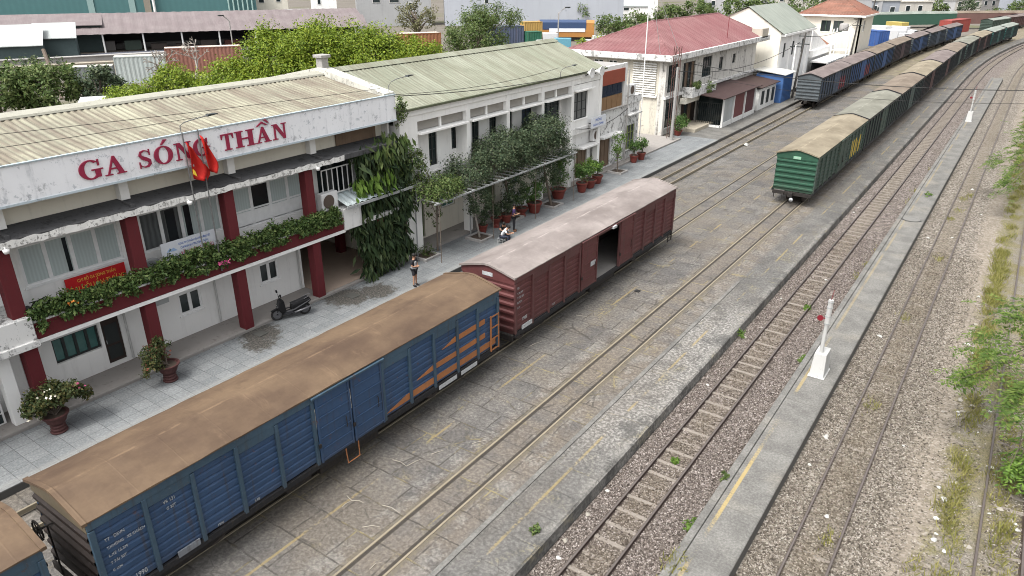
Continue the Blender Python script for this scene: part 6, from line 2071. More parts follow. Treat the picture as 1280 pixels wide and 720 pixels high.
def block(lab, x, y, rz, L, W, h, mat, wins=(), roof=None, name="building", cat="building"):
    """plain town building: +X side is the face; wins = list of (y, z, w, h)"""
    t = thing(name, lab, cat, (x, y, 0), rz)
    m = MB()
    m.box(-W, 0, -L / 2, L / 2, 0, h)
    m.build("wall", mat, t, local=True)
    m = MB()
    m.box(-W - 0.2, 0.25, -L / 2 - 0.2, L / 2 + 0.2, h + 0.005, h + 0.3)
    m.build("roof", roof or CONC, t, local=True)
    for (wy, wz, ww, wh) in wins:
        m = MB()
        m.box(0.01, 0.1, wy - ww / 2 - 0.1, wy + ww / 2 + 0.1, wz - 0.1, wz + wh + 0.1)
        f = m.build("window", WHITE2, t, local=True)
        m = MB()
        m.box(0.101, 0.12, wy - ww / 2, wy + ww / 2, wz, wz + wh)
        m.build("pane", DARKG, f, local=True)
    return t
block("pale grey block wall building above the bright green trees", -153.5, 161, R(-42), 21, 12, 16, GW, [(-5, 6.3, 2.0, .8), (0, 6.3, 2.6, .8), (4.5, 5.0, .8, 1.2)])
block("large blue grey blank wall building behind the railcar", -122, 186, R(-49), 52, 14, 14, GBW, [(-14, 6, 1, 1), (-10, 8, 1, 1)])
block("white two level shed with dark window strip behind the railcar", -116, 221, R(-60), 24, 10, 4.0, WHITE2, [(-9, 3.0, 4, .7), (-3, 3.0, 1.6, .7), (1, 3.0, 1.6, .7), (5, 3, 1.6, .7)], PWH)
block("taller white long building behind the white shed", -122, 229, R(-60), 34, 10, 7.5, WHITE, [(-11, 4.7, 5, 1), (-4, 4.7, 2, 1), (0, 4.7, 2, 1), (4, 4.7, 2, 1)], PWH)
block("cream house with two small windows beyond the teal warehouse", -166, 128, R(-34), 9, 8, 11, CREAM, [(-2, 7, 1.2, 1.6), (2.2, 7.2, 1, 1.2)])
block("small white house with dark doorway beside the cream one", -157.5, 139, R(-36), 6, 8, 10, WHITE, [(-1.5, 6.5, .7, 1.4)])
shed("white sloping roof beside the blue water tank", -153, 126, R(-36), 6, 6, 3.0, 5.6, PWH, GW)
shed("white sheet roof right of the blue water tank", -149, 131.5, R(-36), 5, 6, 2.8, 5.4, PWH, GW)
shed("grey low roof by the grey block wall", -146, 137.5, R(-36), 6, 5, 2.6, 4.0, MAUVE, GW)
t = thing("water_tank", "sky blue plastic water tank on the white roofs", "water tank", (-150.3, 128, 3.4))
m = MB()
m.lathe([(0, 3.4), (1.5, 3.4), (1.55, 4.0), (1.55, 5.2), (1.3, 5.6), (0, 5.8)], 14, (-150.3, 128, 0))
m.build("tank", plain("sky_blue_plastic", (0.12, 0.34, 0.62), 0.5), t, smooth=True)

# vehicles far behind, small: van, tarpaulin lorry, buses
def lorry(lab, x, y, rz, cab, load, L=6.0, W=2.2, H=2.6, name="parked_lorry", cat="lorry", z=0.0):
    t = thing(name, lab, cat, (x, y, z), rz)
    mm = MB()
    mm.prism([(-L / 2, 0.6), (-L / 2 + 1.6, 0.6), (-L / 2 + 1.6, 2.1), (-L / 2 + 0.35, 2.1), (-L / 2, 1.3)], 'x', -W / 2 + 0.05, W / 2 - 0.05)
    mm.build("cab", cab, t, local=True, bevel=0.06)
    mm = MB()
    mm.box(-W / 2 + 0.15, W / 2 - 0.15, -L / 2 - 0.0 + 0.02, -L / 2 + 0.3, 1.4, 1.95)
    mm.build("windscreen", DARKG, t, local=True)
    mm = MB()
    mm.box(-W / 2, W / 2, -L / 2 + 1.7, L / 2, 0.75, H)
    mm.build("load_body", load, t, local=True, bevel=0.05)
    for sx in (-1, 1):
        for yy in (-L / 2 + 0.9, L / 2 - 1.0):
            mm = MB()
            mm.lathe([(0.2, -0.1), (0.42, -0.1), (0.45, 0), (0.42, 0.1), (0.2, 0.1)], 14, (sx * (W / 2 - 0.12), yy, 0.45), 'x')
            mm.build("wheel", M_UNDER, t, local=True)
    return t
WHP = plain("white_vehicle_paint", (0.5, 0.505, 0.51), 0.4)
CYAN = plain("cyan_tarpaulin", (0.09, 0.24, 0.31), 0.6)
lorry("white lorry with light blue tarpaulin beside the green roof edge", -76, 124, R(-60), WHP, CYAN, 5.0, 2.2, 2.7)
lorry("white covered heap lorry left of the blue tarpaulin one", -80.5, 126.6, R(-50), WHP, WHP, 4.5, 2.2, 3.3)
lorry("long white van parked below the small round trees", -71.4, 132.2, R(-60), WHP, WHP, 6.4, 2.2, 2.8, "parked_van", "van")
lorry("blue lorry cab showing over the station roof at far left", -70.0, 33.0, R(60), plain("blue_cab_paint", (0.1, 0.16, 0.4), 0.4), WHP, 5, 2.2, 3.6)
rg = random.Random(9)
vl = [("white van with dark windows nearest the blue container", -25.2, 164), ("white van second along the row beyond the blue train", -26.8, 170), ("grey topped minibus behind the row of white vans", -28.5, 176), ("white pickup with open back behind the minibus", -23.6, 172), ("white box van beside the leaning pole", -22.8, 160)]
for i, (lab, x, y) in enumerate(vl):
    lorry(lab, x, y, R(70 + rg.uniform(-15, 15)), WHP, WHP if i != 2 else plain("grey_van_roof", (0.3, 0.31, 0.32), 0.5), 5.2, 2.0, 2.3 + 0.3 * i % 0.5, "parked_van", "van", 1.7 if i in (0, 1, 4) else 1.5)
lorry("yellow lorry parked beyond the row of white vans", -28.0, 197.5, R(60), WHP, plain("yellow_lorry_body", (0.38, 0.3, 0.09), 0.5), 6, 2.4, 3.6)
l0 = R(-25)
# far strip of town on the right of the sky line
FARC = [(0.4, 0.4, 0.41), (0.5, 0.48, 0.44), (0.36, 0.35, 0.34), (0.55, 0.55, 0.55), (0.32, 0.34, 0.38)]
fm = [m_plaster("far_wall_%d" % i, mul(c, 0.85), 0.3, 0.0) for i, c in enumerate(FARC)]
FR = [paint("far_roof_%d" % i, c, 0.8, 0.15, 0.2) for i, c in enumerate([(0.42, 0.4, 0.36), (0.5, 0.5, 0.48), (0.3, 0.2, 0.17), (0.36, 0.33, 0.3)])]
far = [
    ("pale grey house with flat roof behind the red tiled house", -44, 232, -40, 12, 7.5, 0, 3), ("white tall house at the skyline behind the red tiled house", -52, 262, -40, 10, 9, 3, 1), ("grey narrow house right of the red tiled house", -38, 236, -30, 8, 6.8, 4, 0),
    ("cream low house beyond the parked vans", -36, 268, -30, 14, 5.6, 1, 0), ("white low building beyond the yellow lorry", -34, 300, -25, 18, 5.2, 3, 1), ("brown roofed house at the skyline above the vans", -44, 300, -30, 12, 7.6, 2, 2),
    ("pale long roofed house on the skyline above the red container", -27, 330, -20, 16, 4.6, 1, 1), ("grey house with pale roof above the dark plum wagons", -18, 345, -15, 14, 4.8, 2, 3), ("brown roofed low house beside the pale long one", -33, 352, -20, 16, 6.2, 0, 2),
    ("blue grey block at the far right of the skyline", -4, 338, -10, 18, 7.5, 4, 0), ("wide pale building at the skyline near the right edge", -14, 372, -12, 26, 6.0, 1, 1), ("dark roofed house on the skyline left of the wide pale one", -40, 380, -20, 18, 7.5, 2, 2),
    ("white tower house on the skyline behind the vans", -60, 330, -30, 10, 10, 3, 1), ("grey shed at the skyline behind the pink roofed house trees", -88, 262, -40, 22, 6.5, 0, 3), ("cream block at the skyline behind trees", -76, 290, -40, 16, 8, 1, 0)]
for (lab, x, y, a, L, h, wi, ri) in far:
    k = max(1, int(L / 4))
    block(lab, x, y, R(a - 20), L, 9, h, fm[wi], [(-L / 2 + 2 + 4 * j, h * 0.55, 1.3, 1.5) for j in range(k)], FR[ri], "town_house", "house")
# far green train beyond the vans
GT = plain("far_green_coach", (0.035, 0.085, 0.06), 0.6)
t = thing("passenger_coach", "long green coach standing far behind the parked vans", "coach", (-33, 236, 0), R(-42))
m = MB()
m.prism([(-1.4, 0.8), (1.4, 0.8), (1.4, 3.6), (0.9, 4.1), (-0.9, 4.1), (-1.4, 3.6)], 'y', -16, 16)
m.build("body", GT, t, local=True)
m = MB()
m.prism([(-1.45, 3.62), (1.45, 3.62), (0.92, 4.16), (-0.92, 4.16)], 'y', -16.1, 16.1)
m.build("roof", R_GRY, t, local=True)
t = thing("passenger_coach", "second coach with dusty roof following the long green one", "coach", (-13.5, 257, 0), R(-48))
m = MB()
m.prism([(-1.4, 0.8), (1.4, 0.8), (1.4, 3.6), (0.9, 4.1), (-0.9, 4.1), (-1.4, 3.6)], 'y', -12, 12)
m.build("body", paint("far_brown_coach", (0.14, 0.08, 0.07), 0.6), t, local=True)
m = MB()
m.prism([(-1.45, 3.62), (1.45, 3.62), (0.92, 4.16), (-0.92, 4.16)], 'y', -12.1, 12.1)
m.build("roof", R_BRN, t, local=True)
# ------------------------------------------------------------------ vegetation
L_HEDGE = leafm("hedge_leaves", (0.035, 0.07, 0.02), (0.075, 0.125, 0.035), (0.15, 0.19, 0.06))
L_DARK = leafm("dark_vine_leaves", (0.014, 0.03, 0.012), (0.03, 0.055, 0.02), (0.07, 0.095, 0.035))
L_GREY = leafm("dull_grey_green_leaves", (0.035, 0.06, 0.032), (0.065, 0.095, 0.05), (0.12, 0.14, 0.075))
L_BRIGHT = leafm("yellow_green_leaves", (0.065, 0.115, 0.01), (0.15, 0.215, 0.018), (0.28, 0.33, 0.04))
L_MID = leafm("mid_green_leaves", (0.04, 0.075, 0.02), (0.085, 0.13, 0.035), (0.16, 0.19, 0.07))
L_POT = leafm("potted_bush_leaves", (0.035, 0.085, 0.02), (0.075, 0.145, 0.035), (0.14, 0.21, 0.055))
L_OLIVE = leafm("olive_brown_leaves", (0.08, 0.085, 0.035), (0.13, 0.13, 0.06), (0.2, 0.19, 0.1))
L_BOUG = leafm("bougainvillea_leaves", (0.03, 0.05, 0.018), (0.065, 0.085, 0.03), (0.14, 0.11, 0.04))
L_RTREE = leafm("feathery_tree_leaves", (0.04, 0.078, 0.014), (0.09, 0.15, 0.028), (0.18, 0.235, 0.055), trans=0.4)
L_GRASS = leafm("dry_grass_blades", (0.12, 0.13, 0.03), (0.21, 0.205, 0.055), (0.31, 0.28, 0.11))
L_WEED = leafm("fresh_weed_leaves", (0.05, 0.1, 0.015), (0.1, 0.18, 0.028), (0.17, 0.26, 0.05))
PINKF = plain("pink_blossom", (0.5, 0.08, 0.2), 0.6)
ORF = plain("orange_blossom", (0.7, 0.25, 0.05), 0.6)
WHF = plain("white_blossom", (0.7, 0.66, 0.55), 0.6)
BARK = paint("grey_brown_bark", (0.13, 0.105, 0.085), 0.9, 0.3, 0.3)
BARKL = paint("pale_grey_bark", (0.26, 0.235, 0.21), 0.9, 0.3, 0.3)
TERRA = paint("terracotta_glaze", (0.15, 0.034, 0.026), 0.55, 0.25, 0.3, (0.12, 0.06, 0.05), 0.3, 3)
TERRAO = paint("weathered_dark_terracotta", (0.07, 0.027, 0.026), 0.7, 0.3, 0.5, (0.09, 0.06, 0.055), 0.3, 3)
SOIL = plain("potting_soil", (0.06, 0.045, 0.035), 0.95)

# balcony hedge: a long trailing planting in the balcony planter
t = thing("balcony_hedge", "long trailing green hedge spilling over the dark red balcony beam", "hedge", (-25.45, 15.3, 3.7))
P, N_ = [], []
hr = np.random.default_rng(5)
y = 8.65
i = 0
while y < 22.1:
    h = 0.2 + 0.13 * hr.random() if 9.9 < y < 12.7 else 0.26 + 0.2 * hr.random() + (0.1 if 12.5 < y < 17 else 0)
    p, n_, _ = crown_pts((-25.46 + 0.06 * hr.random(), y, 3.92 + 0.1 * hr.random()), (0.25, 0.28, h), 15, 30, 0.14, 300 + i, 0.3)
    P.append(p)
    N_.append(n_)
    if hr.random() < 0.75:
        p, n_, _ = crown_pts((-25.24, y, 3.55 + 0.1 * hr.random()), (0.1, 0.2, 0.1 + 0.17 * hr.random()), 6, 18, 0.1, 700 + i, 0.3)
        P.append(p)
        N_.append(n_)
    y += 0.27
    i += 1
quads_object("foliage", leaf_mesh(np.concatenate(P), np.concatenate(N_), 0.13, 5, 0.55, 0.45, 0.3), L_HEDGE, t)
for (yy, zz, mt) in ((15.72, 3.55, PINKF), (15.5, 3.62, PINKF), (9.7, 4.0, ORF)):
    p, n_, _ = crown_pts((-25.16, yy, zz), (0.06, 0.14, 0.08), 6, 8, 0.05, int(yy * 10))
    quads_object("blossom", leaf_mesh(p, n_, 0.08, 3, 0.8), mt, t)

def pot_mesh(h, r, style=0):
    if style == 1:   # fluted urn on a ringed foot
        return [(0, 0), (r * .62, 0), (r * .66, h * .06), (r * .55, h * .1), (r * .6, h * .2), (r * .52, h * .26), (r * .58, h * .36), (r * .5, h * .42), (r * .72, h * .58), (r * .8, h * .72), (r * .95, h * .9), (r * 1.05, h * .94), (r * 1.05, h), (r * .9, h), (r * .86, h * .93), (0, h * .92)]
    return [(0, 0), (r * .6, 0), (r * .66, h * .08), (r * .74, h * .3), (r * .9, h * .78), (r * 1.02, h * .86), (r * 1.02, h), (r * .88, h), (r * .85, h * .92), (0, h * .92)]

def potted(lab, x, y, h, r, crowns, mat, seed, style=0, pm=None, leaf=0.11, z=0.0, stems=6, group="potted plants along the platform", blossom=None):
    t = thing("potted_plant", lab, "potted plant", (x, y, z), 0, group)
    MB().lathe(pot_mesh(h, r, style), 20, (x, y, z)).build("pot", pm or TERRA, t, smooth=False)
    MB().lathe([(0, h * .925), (r * .85, h * .928), (0, h * .935)], 12, (x, y, z)).build("soil", SOIL, t)
    P, N_, CC = [], [], []
    for i, (dx, dy, dz, rx, rz_, ncl, per) in enumerate(crowns):
        p, n_, cc = crown_pts((x + dx, y + dy, z + h + dz), (rx, rx, rz_), int(ncl * (1.0 if style and pm else 2.0)), int(per * 1.2), rx * 0.38, seed + i, 0.3)
        P.append(p)
        N_.append(n_)
        CC += cc.tolist()
    quads_object("foliage", leaf_mesh(np.concatenate(P), np.concatenate(N_), leaf, seed, 0.55, 0.45, 0.1), mat, t)
    m = MB()
    rg = random.Random(seed)
    for k in range(stems):
        e = CC[rg.randrange(len(CC))]
        m.tube([(x + rg.uniform(-.06, .06), y + rg.uniform(-.06, .06), z + h * 0.9), ((x + e[0]) / 2, (y + e[1]) / 2, z + h + (e[2] - z - h) * 0.6), e], 0.022, 5, 0.008)
    m.build("stem", BARK, t)
    if blossom:
        for k, (mt, n) in enumerate(blossom):
            ii = [CC[rg.randrange(len(CC))] for _ in range(n)]
            pp = np.array([[c[0] + rg.gauss(0, .12), c[1] + rg.gauss(0, .12), c[2] + rg.gauss(0, .1)] for c in ii for _ in range(9)])
            nn = np.tile([0.5, -0.3, 0.6], (len(pp), 1))
            quads_object("blossom", leaf_mesh(pp, nn, 0.09, seed + k, 0.8), mt, t)
    return t
potted("ringed terracotta urn with a wide flowering bush by the first red column", -24.5, 8.0, 0.72, 0.42,
       [(-0.15, -0.05, 0.62, 0.55, 0.34, 30, 46), (0.1, 0.55, 0.62, 0.5, 0.3, 24, 44), (-0.1, -0.5, 0.45, 0.4, 0.36, 20, 40), (0.2, 0.95, 0.45, 0.3, 0.28, 12, 30)], L_BOUG, 21, 1, TERRAO, 0.12, 0, 14, blossom=[(ORF, 1), (WHF, 2), (PINKF, 1)])
potted("large ringed terracotta urn with a reddish leaning bush in front of the second red column", -24.5, 12.1, 0.72, 0.42,
       [(-0.2, -0.35, 0.42, 0.48, 0.4, 26, 42), (0.05, -0.65, 0.2, 0.4, 0.34, 18, 36), (-0.3, 0.05, 0.7, 0.32, 0.28, 14, 32)], L_BOUG, 33, 1, TERRAO, 0.1, 0, 14, blossom=[(plain("rust_red_leaves", (0.16, 0.05, 0.03), 0.6), 5)])
plist = [
    (-24.95, 32.6, .5, .3, [(0, 0, .5, .35, .5, 8, 24)], L_GREY, "small dark pot with thin grey green shrub nearest the tree bed"),
    (-24.9, 33.9, .62, .34, [(0, 0, .55, .4, .45, 9, 24)], L_GREY, "tall ringed red pot with sparse shrub behind the seated people"),
    (-24.95, 35.0, .55, .4, [(0, 0, .6, .5, .5, 10, 26)], L_GREY, "wide red pot in the middle of the shaded row behind the standing man"),
    (-24.85, 36.6, .55, .42, [(0, 0, .75, .55, .65, 12, 30)], L_POT, "red pot with dense green bush right of the standing man"),
    (-24.6, 37.7, .7, .5, [(0, 0, .75, .65, .65, 16, 34)], L_POT, "big red pot with broad green bush beside the second tree bed"),
    (-25.0, 41.3, .7, .55, [(0, 0, 1.2, .75, 1.2, 22, 34)], L_POT, "large bowl shaped red pot with tall leafy tree under the pergola end"),
    (-24.45, 43.6, .7, .42, [(0, 0, .8, .62, .55, 16, 36)], L_POT, "red pot with rounded bush, left one of three by the shutter"),
    (-24.6, 44.9, .6, .55, [(0, 0, .95, .65, .55, 16, 36)], L_WEED, "wide red bowl with bright round bush, middle one of three by the shutter"),
    (-24.7, 46.3, .6, .42, [(0, 0, .75, .5, .45, 12, 34)], L_POT, "red pot with dark rounded bush, right one of three by the shutter"),
    (-25.3, 53.6, .6, .36, [(0, 0, .75, .5, .45, 13, 34)], L_POT, "red pot with ball shaped bush left of its twin by the green window"),
    (-25.2, 54.8, .6, .36, [(0, 0, .75, .5, .45, 13, 34)], L_POT, "red pot with ball shaped bush right of its twin by the green window"),
    (-26.6, 65.7, .5, .42, [(0, 0, .6, .7, .55, 16, 34), (0, .9, .8, .6, .7, 12, 34)], L_POT, "green pot with spreading bush at the pink roofed house corner"),
]
for i, (x, y, h, r, cr, mt, lab) in enumerate(plist):
    potted(lab, x, y, h, r, cr, mt, 60 + i * 7, 1 if i in (1, 3) else 0, None, 0.12)

def bed(lab, x, y, s=0.62):
    t = thing("tree_bed", lab, "tree bed", (x, y, 0))
    part(t, "kerb", CONC, (x - s, x + s, y - s, y - s + 0.12, -0.02, 0.14), (x - s, x + s, y + s - 0.12, y + s, -0.02, 0.14), (x - s, x - s + 0.12, y - s + 0.121, y + s - 0.121, -0.02, 0.139), (x + s - 0.12, x + s, y - s + 0.121, y + s - 0.121, -0.02, 0.139))
    part(t, "soil", SOIL, (x - s + 0.121, x + s - 0.121, y - s + 0.122, y + s - 0.122, -0.02, 0.07))
bed("square concrete tree bed with a small palm beside the vine covered corner", -25.15, 27.6)
bed("square concrete tree bed under the slim tree by the white corner column", -24.5, 31.7)
bed("square concrete tree bed under the pergola post near the big red pots", -24.5, 39.6)
bed("square concrete tree bed with tall bright shrub before the shutter door", -24.9, 50.0)
bed("square concrete tree bed with a trunk behind the standing man", -25.0, 35.9, 0.5)
# small palm in the first bed
t = thing("small_palm", "small spiky palm growing in the first square bed", "palm", (-25.15, 27.6, 0.07))
P, N_ = [], []
pr = np.random.default_rng(8)
V = []
for k in range(16):
    a = pr.random() * 6.28
    el = 0.5 + 0.8 * pr.random()
    for j in range(18):
        f = j / 17
        d = np.array([math.cos(a) * math.cos(el), math.sin(a) * math.cos(el), math.sin(el)])
        p = np.array([-25.15, 27.6, 0.1]) + d * f * 0.9 + np.array([0, 0, -0.35 * f * f])
        P.append(p)
        N_.append(np.array([-math.sin(a), math.cos(a), 0.6]))
quads_object("frond", leaf_mesh(np.array(P), np.array(N_), 0.2, 3, 0.16, 0.4, 0.3), L_MID, t)
cyl(t, "stem", BARK, (-25.15, 27.6, 0.05), (-25.15, 27.6, 0.35), 0.07)

# ---- the vine-covered corner: long hanging leaves over the end of the station
t = thing("hanging_vine", "tall mass of long hanging dark green leaves covering the station's right end", "vine", (-25.2, 25, 0))
vr = np.random.default_rng(17)
def hang(n, ylo, yhi, zlo, zhi, xlo, xhi, size, seed, mat, asp=0.26):
    rg = np.random.default_rng(seed)
    k = max(3, n // 22)
    cy, cz, cx = rg.uniform(ylo, yhi, k), rg.uniform(zlo, zhi, k), rg.uniform(xlo, xhi, k)
    ii = rg.integers(0, k, n)
    pts = np.stack([cx[ii] + rg.normal(0, .12, n), cy[ii] + rg.normal(0, .2, n), cz[ii] + rg.normal(0, .22, n)], 1)
    d = np.stack([rg.normal(0.25, .25, n), rg.normal(-0.05, .35, n), rg.normal(-1, .35, n)], 1)
    d /= np.linalg.norm(d, axis=1, keepdims=True)
    s = (size * (0.55 + 0.8 * rg.random(n)))[:, None]
    nrm = np.stack([rg.normal(1, .4, n), rg.normal(-.2, .5, n), rg.normal(.3, .3, n)], 1)
    w = np.cross(d, nrm)
    w /= np.linalg.norm(w, axis=1, keepdims=True)
    o = np.cross(w, d) * s * 0.08
    V = np.stack([pts, pts + d * s * .45 + w * s * asp * .5 + o, pts + d * s, pts + d * s * .45 - w * s * asp * .5 + o], 1).reshape(-1, 3)
    return quads_object("foliage", V, mat, t)
hang(2400, 23.3, 26.6, 0.35, 3.6, -25.75, -25.1, 0.5, 1, L_DARK)
hang(1900, 23.6, 27.0, 3.7, 6.5, -26.0, -25.2, 0.55, 2, L_DARK)
hang(500, 24.8, 26.8, 5.6, 6.8, -25.9, -25.2, 0.5, 3, L_MID, 0.32)
hang(260, 23.2, 25.4, 4.7, 5.1, -25.6, -25.1, 0.5, 4, L_WEED, 0.3)
m = MB()
for (y, x) in ((24.0, -25.6), (24.9, -25.7), (25.8, -25.6), (26.4, -25.5)):
    m.tube([(x, y, -0.02), (x + .1, y + .15, 2.5), (x - .1, y, 6.2)], 0.09, 6, 0.04)
m.build("trunk", BARK, t)
# sprig on the roof parapet corner
t = thing("wall_creeper", "small leafy creeper growing at the fascia's right end between the two roofs", "creeper", (-25.4, 26.4, 8.4))
p, n_, _ = crown_pts((-25.35, 26.5, 8.0), (0.2, 0.35, 0.85), 16, 26, 0.2, 91, 0.2)
quads_object("foliage", leaf_mesh(p, n_, 0.15, 2, 0.5), L_MID, t)

# ---- pergola with small-leaved trees
t = thing("pergola", "flat grey steel pergola with slats over the platform in front of the white wing", "pergola", (-24.4, 34, 0))
m = MB()
for x in (-25.4, -23.75):
    mm = MB()
    mm.box(x - 0.04, x + 0.04, 27.0, 41.5, 3.3, 3.38)
    mm.build("long_beam", GALV, t)
for k in range(24):
    y = 27.2 + k * 0.61
    mm = MB()
    mm.box(-25.6, -23.6, y - 0.025, y + 0.025, 3.381, 3.43)
    mm.build("slat", GALV, t)
for y in (27.3, 32.0, 36.5, 41.2):
    cyl(t, "post", GALV, (-25.4, y, -0.01), (-25.4, y, 3.32), 0.04)
    cyl(t, "post", BARK, (-23.8, y + 0.1, -0.01), (-23.8, y + 0.1, 3.32), 0.022)
L_ = L_GREY
tree("shade_tree", "slim tree with sparse dark leaves rising through the pergola by the corner column", "tree", (-24.5, 31.7, 0.05),
     [((-24.7, 31.2, 4.0), (1.0, 2.0, 0.85), 60, 80, 0.45), ((-24.5, 31.7, 2.4), (0.6, 0.75, 1.0), 34, 44, 0.3)], L_GREY, BARKL, 0.13, 0.06, 41, "small leaved trees along the pergola", 0.5)
tree("shade_tree", "broadest dark leaved tree over the middle of the pergola", "tree", (-25.0, 35.9, 0.05),
     [((-24.8, 34.3, 4.6), (1.25, 2.3, 1.2), 110, 90, 0.5), ((-24.6, 35.8, 3.4), (0.9, 1.4, 1.3), 44, 60, 0.42), ((-24.7, 35.6, 2.0), (0.6, 1.0, 0.9), 28, 44, 0.32)], L_GREY, BARK, 0.13, 0.09, 42, "small leaved trees along the pergola", 0.5)
tree("shade_tree", "tallest dark leaved tree reaching the upper windows near the end of the pergola", "tree", (-24.5, 39.6, 0.05),
     [((-24.9, 38.8, 4.8), (1.2, 2.4, 1.25), 110, 90, 0.5), ((-24.7, 40.5, 3.5), (0.9, 1.3, 1.3), 44, 60, 0.42), ((-24.7, 39.7, 2.1), (0.6, 0.9, 0.9), 26, 44, 0.32), ((-24.9, 37.0, 3.6), (1.0, 1.5, 1.0), 44, 64, 0.42)], L_GREY, BARK, 0.13, 0.09, 43, "small leaved trees along the pergola", 0.5)
tree("shade_tree", "low leafy climber spread flat over the near end of the pergola", "climber", (-25.1, 28.6, 0.05),
     [((-24.7, 28.3, 3.75), (1.0, 1.7, 0.55), 60, 64, 0.38), ((-25.2, 28.6, 2.3), (0.35, 0.4, 1.3), 8, 26, 0.25), ((-25.5, 27.2, 4.9), (0.6, 1.0, 1.2), 34, 60, 0.38)], L_MID, BARK, 0.14, 0.06, 44, "small leaved trees along the pergola", 0.5)
tree("slender_shrub", "tall slender bright green shrub in the bed before the shutter door", "shrub", (-24.9, 50.0, 0.05),
     [((-24.9, 50.0, 2.1), (0.5, 0.5, 1.3), 20, 32, 0.28)], L_WEED, BARK, 0.14, 0.05, 45)
# plants on the old house
for (x, y, z, r, mt, lab) in ((-26.5, 72.6, 3.7, (0.4, 0.8, 0.5), L_MID, "leafy plant trailing from the old house's balcony corner"), (-26.9, 73.5, 1.6, (0.4, 0.6, 1.3), L_DARK, "dark hanging plant beside the old house's doorway"), (-26.6, 69.5, 4.3, (0.3, 0.6, 0.3), L_MID, "small plant on the old house's balcony rail")):
    t = thing("hanging_plant", lab, "plant", (x, y, z))
    p, n_, _ = crown_pts((x, y, z), r, 16, 34, 0.3, int(y * 3))
    quads_object("foliage", leaf_mesh(p, n_, 0.18, 4, 0.5, 0.4, 0.5), mt, t)

# ---- trees behind the station
dk = "dark green trees behind the station roof"
tree("broad_tree", "dark green airy tree at the left edge behind the station roof", "tree", (-89, 32.5, -0.03), [((-89, 32.5, 3.0), (3.0, 3.8, 2.4), 80, 70, 0.9)], L_MID, BARK, 0.4, 0.2, 50, dk)
tree("broad_tree", "dark green tree in the middle of the left group behind the roof", "tree", (-87, 37.2, -0.03), [((-87.2, 37.0, 2.9), (2.8, 3.2, 2.3), 70, 70, 0.85)], L_MID, BARK, 0.4, 0.2, 51, dk)
tree("broad_tree", "bluish dark tree right of the left group behind the roof", "tree", (-85.4, 41.2, -0.03), [((-85.4, 41.4, 2.6), (2.3, 2.5, 2.0), 50, 60, 0.75)], L_GREY, BARK, 0.4, 0.2, 52, dk)
tree("small_tree", "small dark tree beyond the left group by the leaning post", "tree", (-112, 47, -0.03), [((-112, 47, 2.5), (1.8, 3.0, 1.4), 16, 40, 0.7)], L_GREY, BARK, 0.4, 0.15, 53)
bg = "bright yellow green trees behind the station roof"
tree("leafy_tree", "low bright yellow green tree behind the roof left of the big one", "tree", (-65.2, 37, -0.03), [((-66.3, 34.7, 3.2), (2.0, 2.4, 2.0), 70, 140, 0.7), ((-64.6, 38.2, 4.0), (2.2, 2.8, 2.3), 110, 140, 0.75)], L_BRIGHT, BARK, 0.21, 0.2, 54, bg, 0.55)
tree("leafy_tree", "bright yellow green tree sloping up at left of the tall green bank", "tree", (-57, 40.5, -0.03), [((-57.8, 39.6, 3.9), (3.2, 3.0, 3.2), 150, 150, 0.95), ((-55.6, 42.6, 5.6), (3.3, 3.3, 3.9), 190, 160, 1.0)], L_BRIGHT, BARK, 0.21, 0.25, 55, bg, 0.55)
tree("leafy_tree", "tallest bright green tree in the bank behind the parapet block", "tree", (-53, 45.5, -0.03), [((-53.2, 45.4, 5.9), (3.7, 3.5, 4.2), 260, 170, 1.05)], L_BRIGHT, BARK, 0.21, 0.25, 56, bg, 0.55)
tree("leafy_tree", "bright green tree right of the tallest one in the bank", "tree", (-50, 48.8, -0.03), [((-50, 48.8, 5.8), (3.6, 3.4, 4.1), 250, 170, 1.05)], L_BRIGHT, BARK, 0.21, 0.25, 57, bg, 0.55)
tree("leafy_tree", "rounder green tree at the right end of the bank over the green roof", "tree", (-46.6, 52.2, -0.03), [((-46.9, 52.0, 5.4), (2.9, 2.8, 3.2), 170, 150, 0.95), ((-45.0, 54.8, 5.2), (1.8, 1.8, 1.7), 60, 130, 0.6)], L_BRIGHT, BARK, 0.21, 0.22, 58, bg, 0.55)
tree("feathery_tree", "feathery pale green tree in front of the grey block walls", "tree", (-66.6, 87, -0.03), [((-66.8, 86.5, 5.6), (4.4, 4.2, 4.0), 130, 70, 1.2), ((-65, 89, 8.4), (3.6, 4.0, 1.8), 44, 60, 1.0)], L_MID, BARK, 0.42, 0.3, 59, None, 0.3, 0.3)
tree("brown_tree", "olive brown half bare tree before the grey block wall", "tree", (-100.5, 111.5, -0.03), [((-100.5, 111.5, 6.4), (4.0, 4.0, 3.2), 44, 44, 1.0)], L_OLIVE, BARK, 0.4, 0.3, 60, limbs=34)
tree("round_tree", "small round green tree beside the orange railcar's end", "tree", (-74.6, 141.5, -0.03), [((-74.6, 141.5, 3.9), (2.6, 2.8, 2.0), 26, 60, 0.9)], L_MID, BARK, 0.45, 0.2, 61)
tree("round_tree", "light green tree between the green roof and the pink roof", "tree", (-58, 105, -0.03), [((-58, 105, 3.1), (2.3, 3.0, 1.8), 26, 60, 0.8)], L_BRIGHT, BARK, 0.36, 0.2, 62)
tree("round_tree", "small dark green tree at the blue grey wall", "tree", (-112, 196, -0.03), [((-112, 196, 2.8), (2.4, 2.4, 2.6), 16, 50, 0.9)], L_MID, BARK, 0.5, 0.2, 63)
rg = random.Random(77)
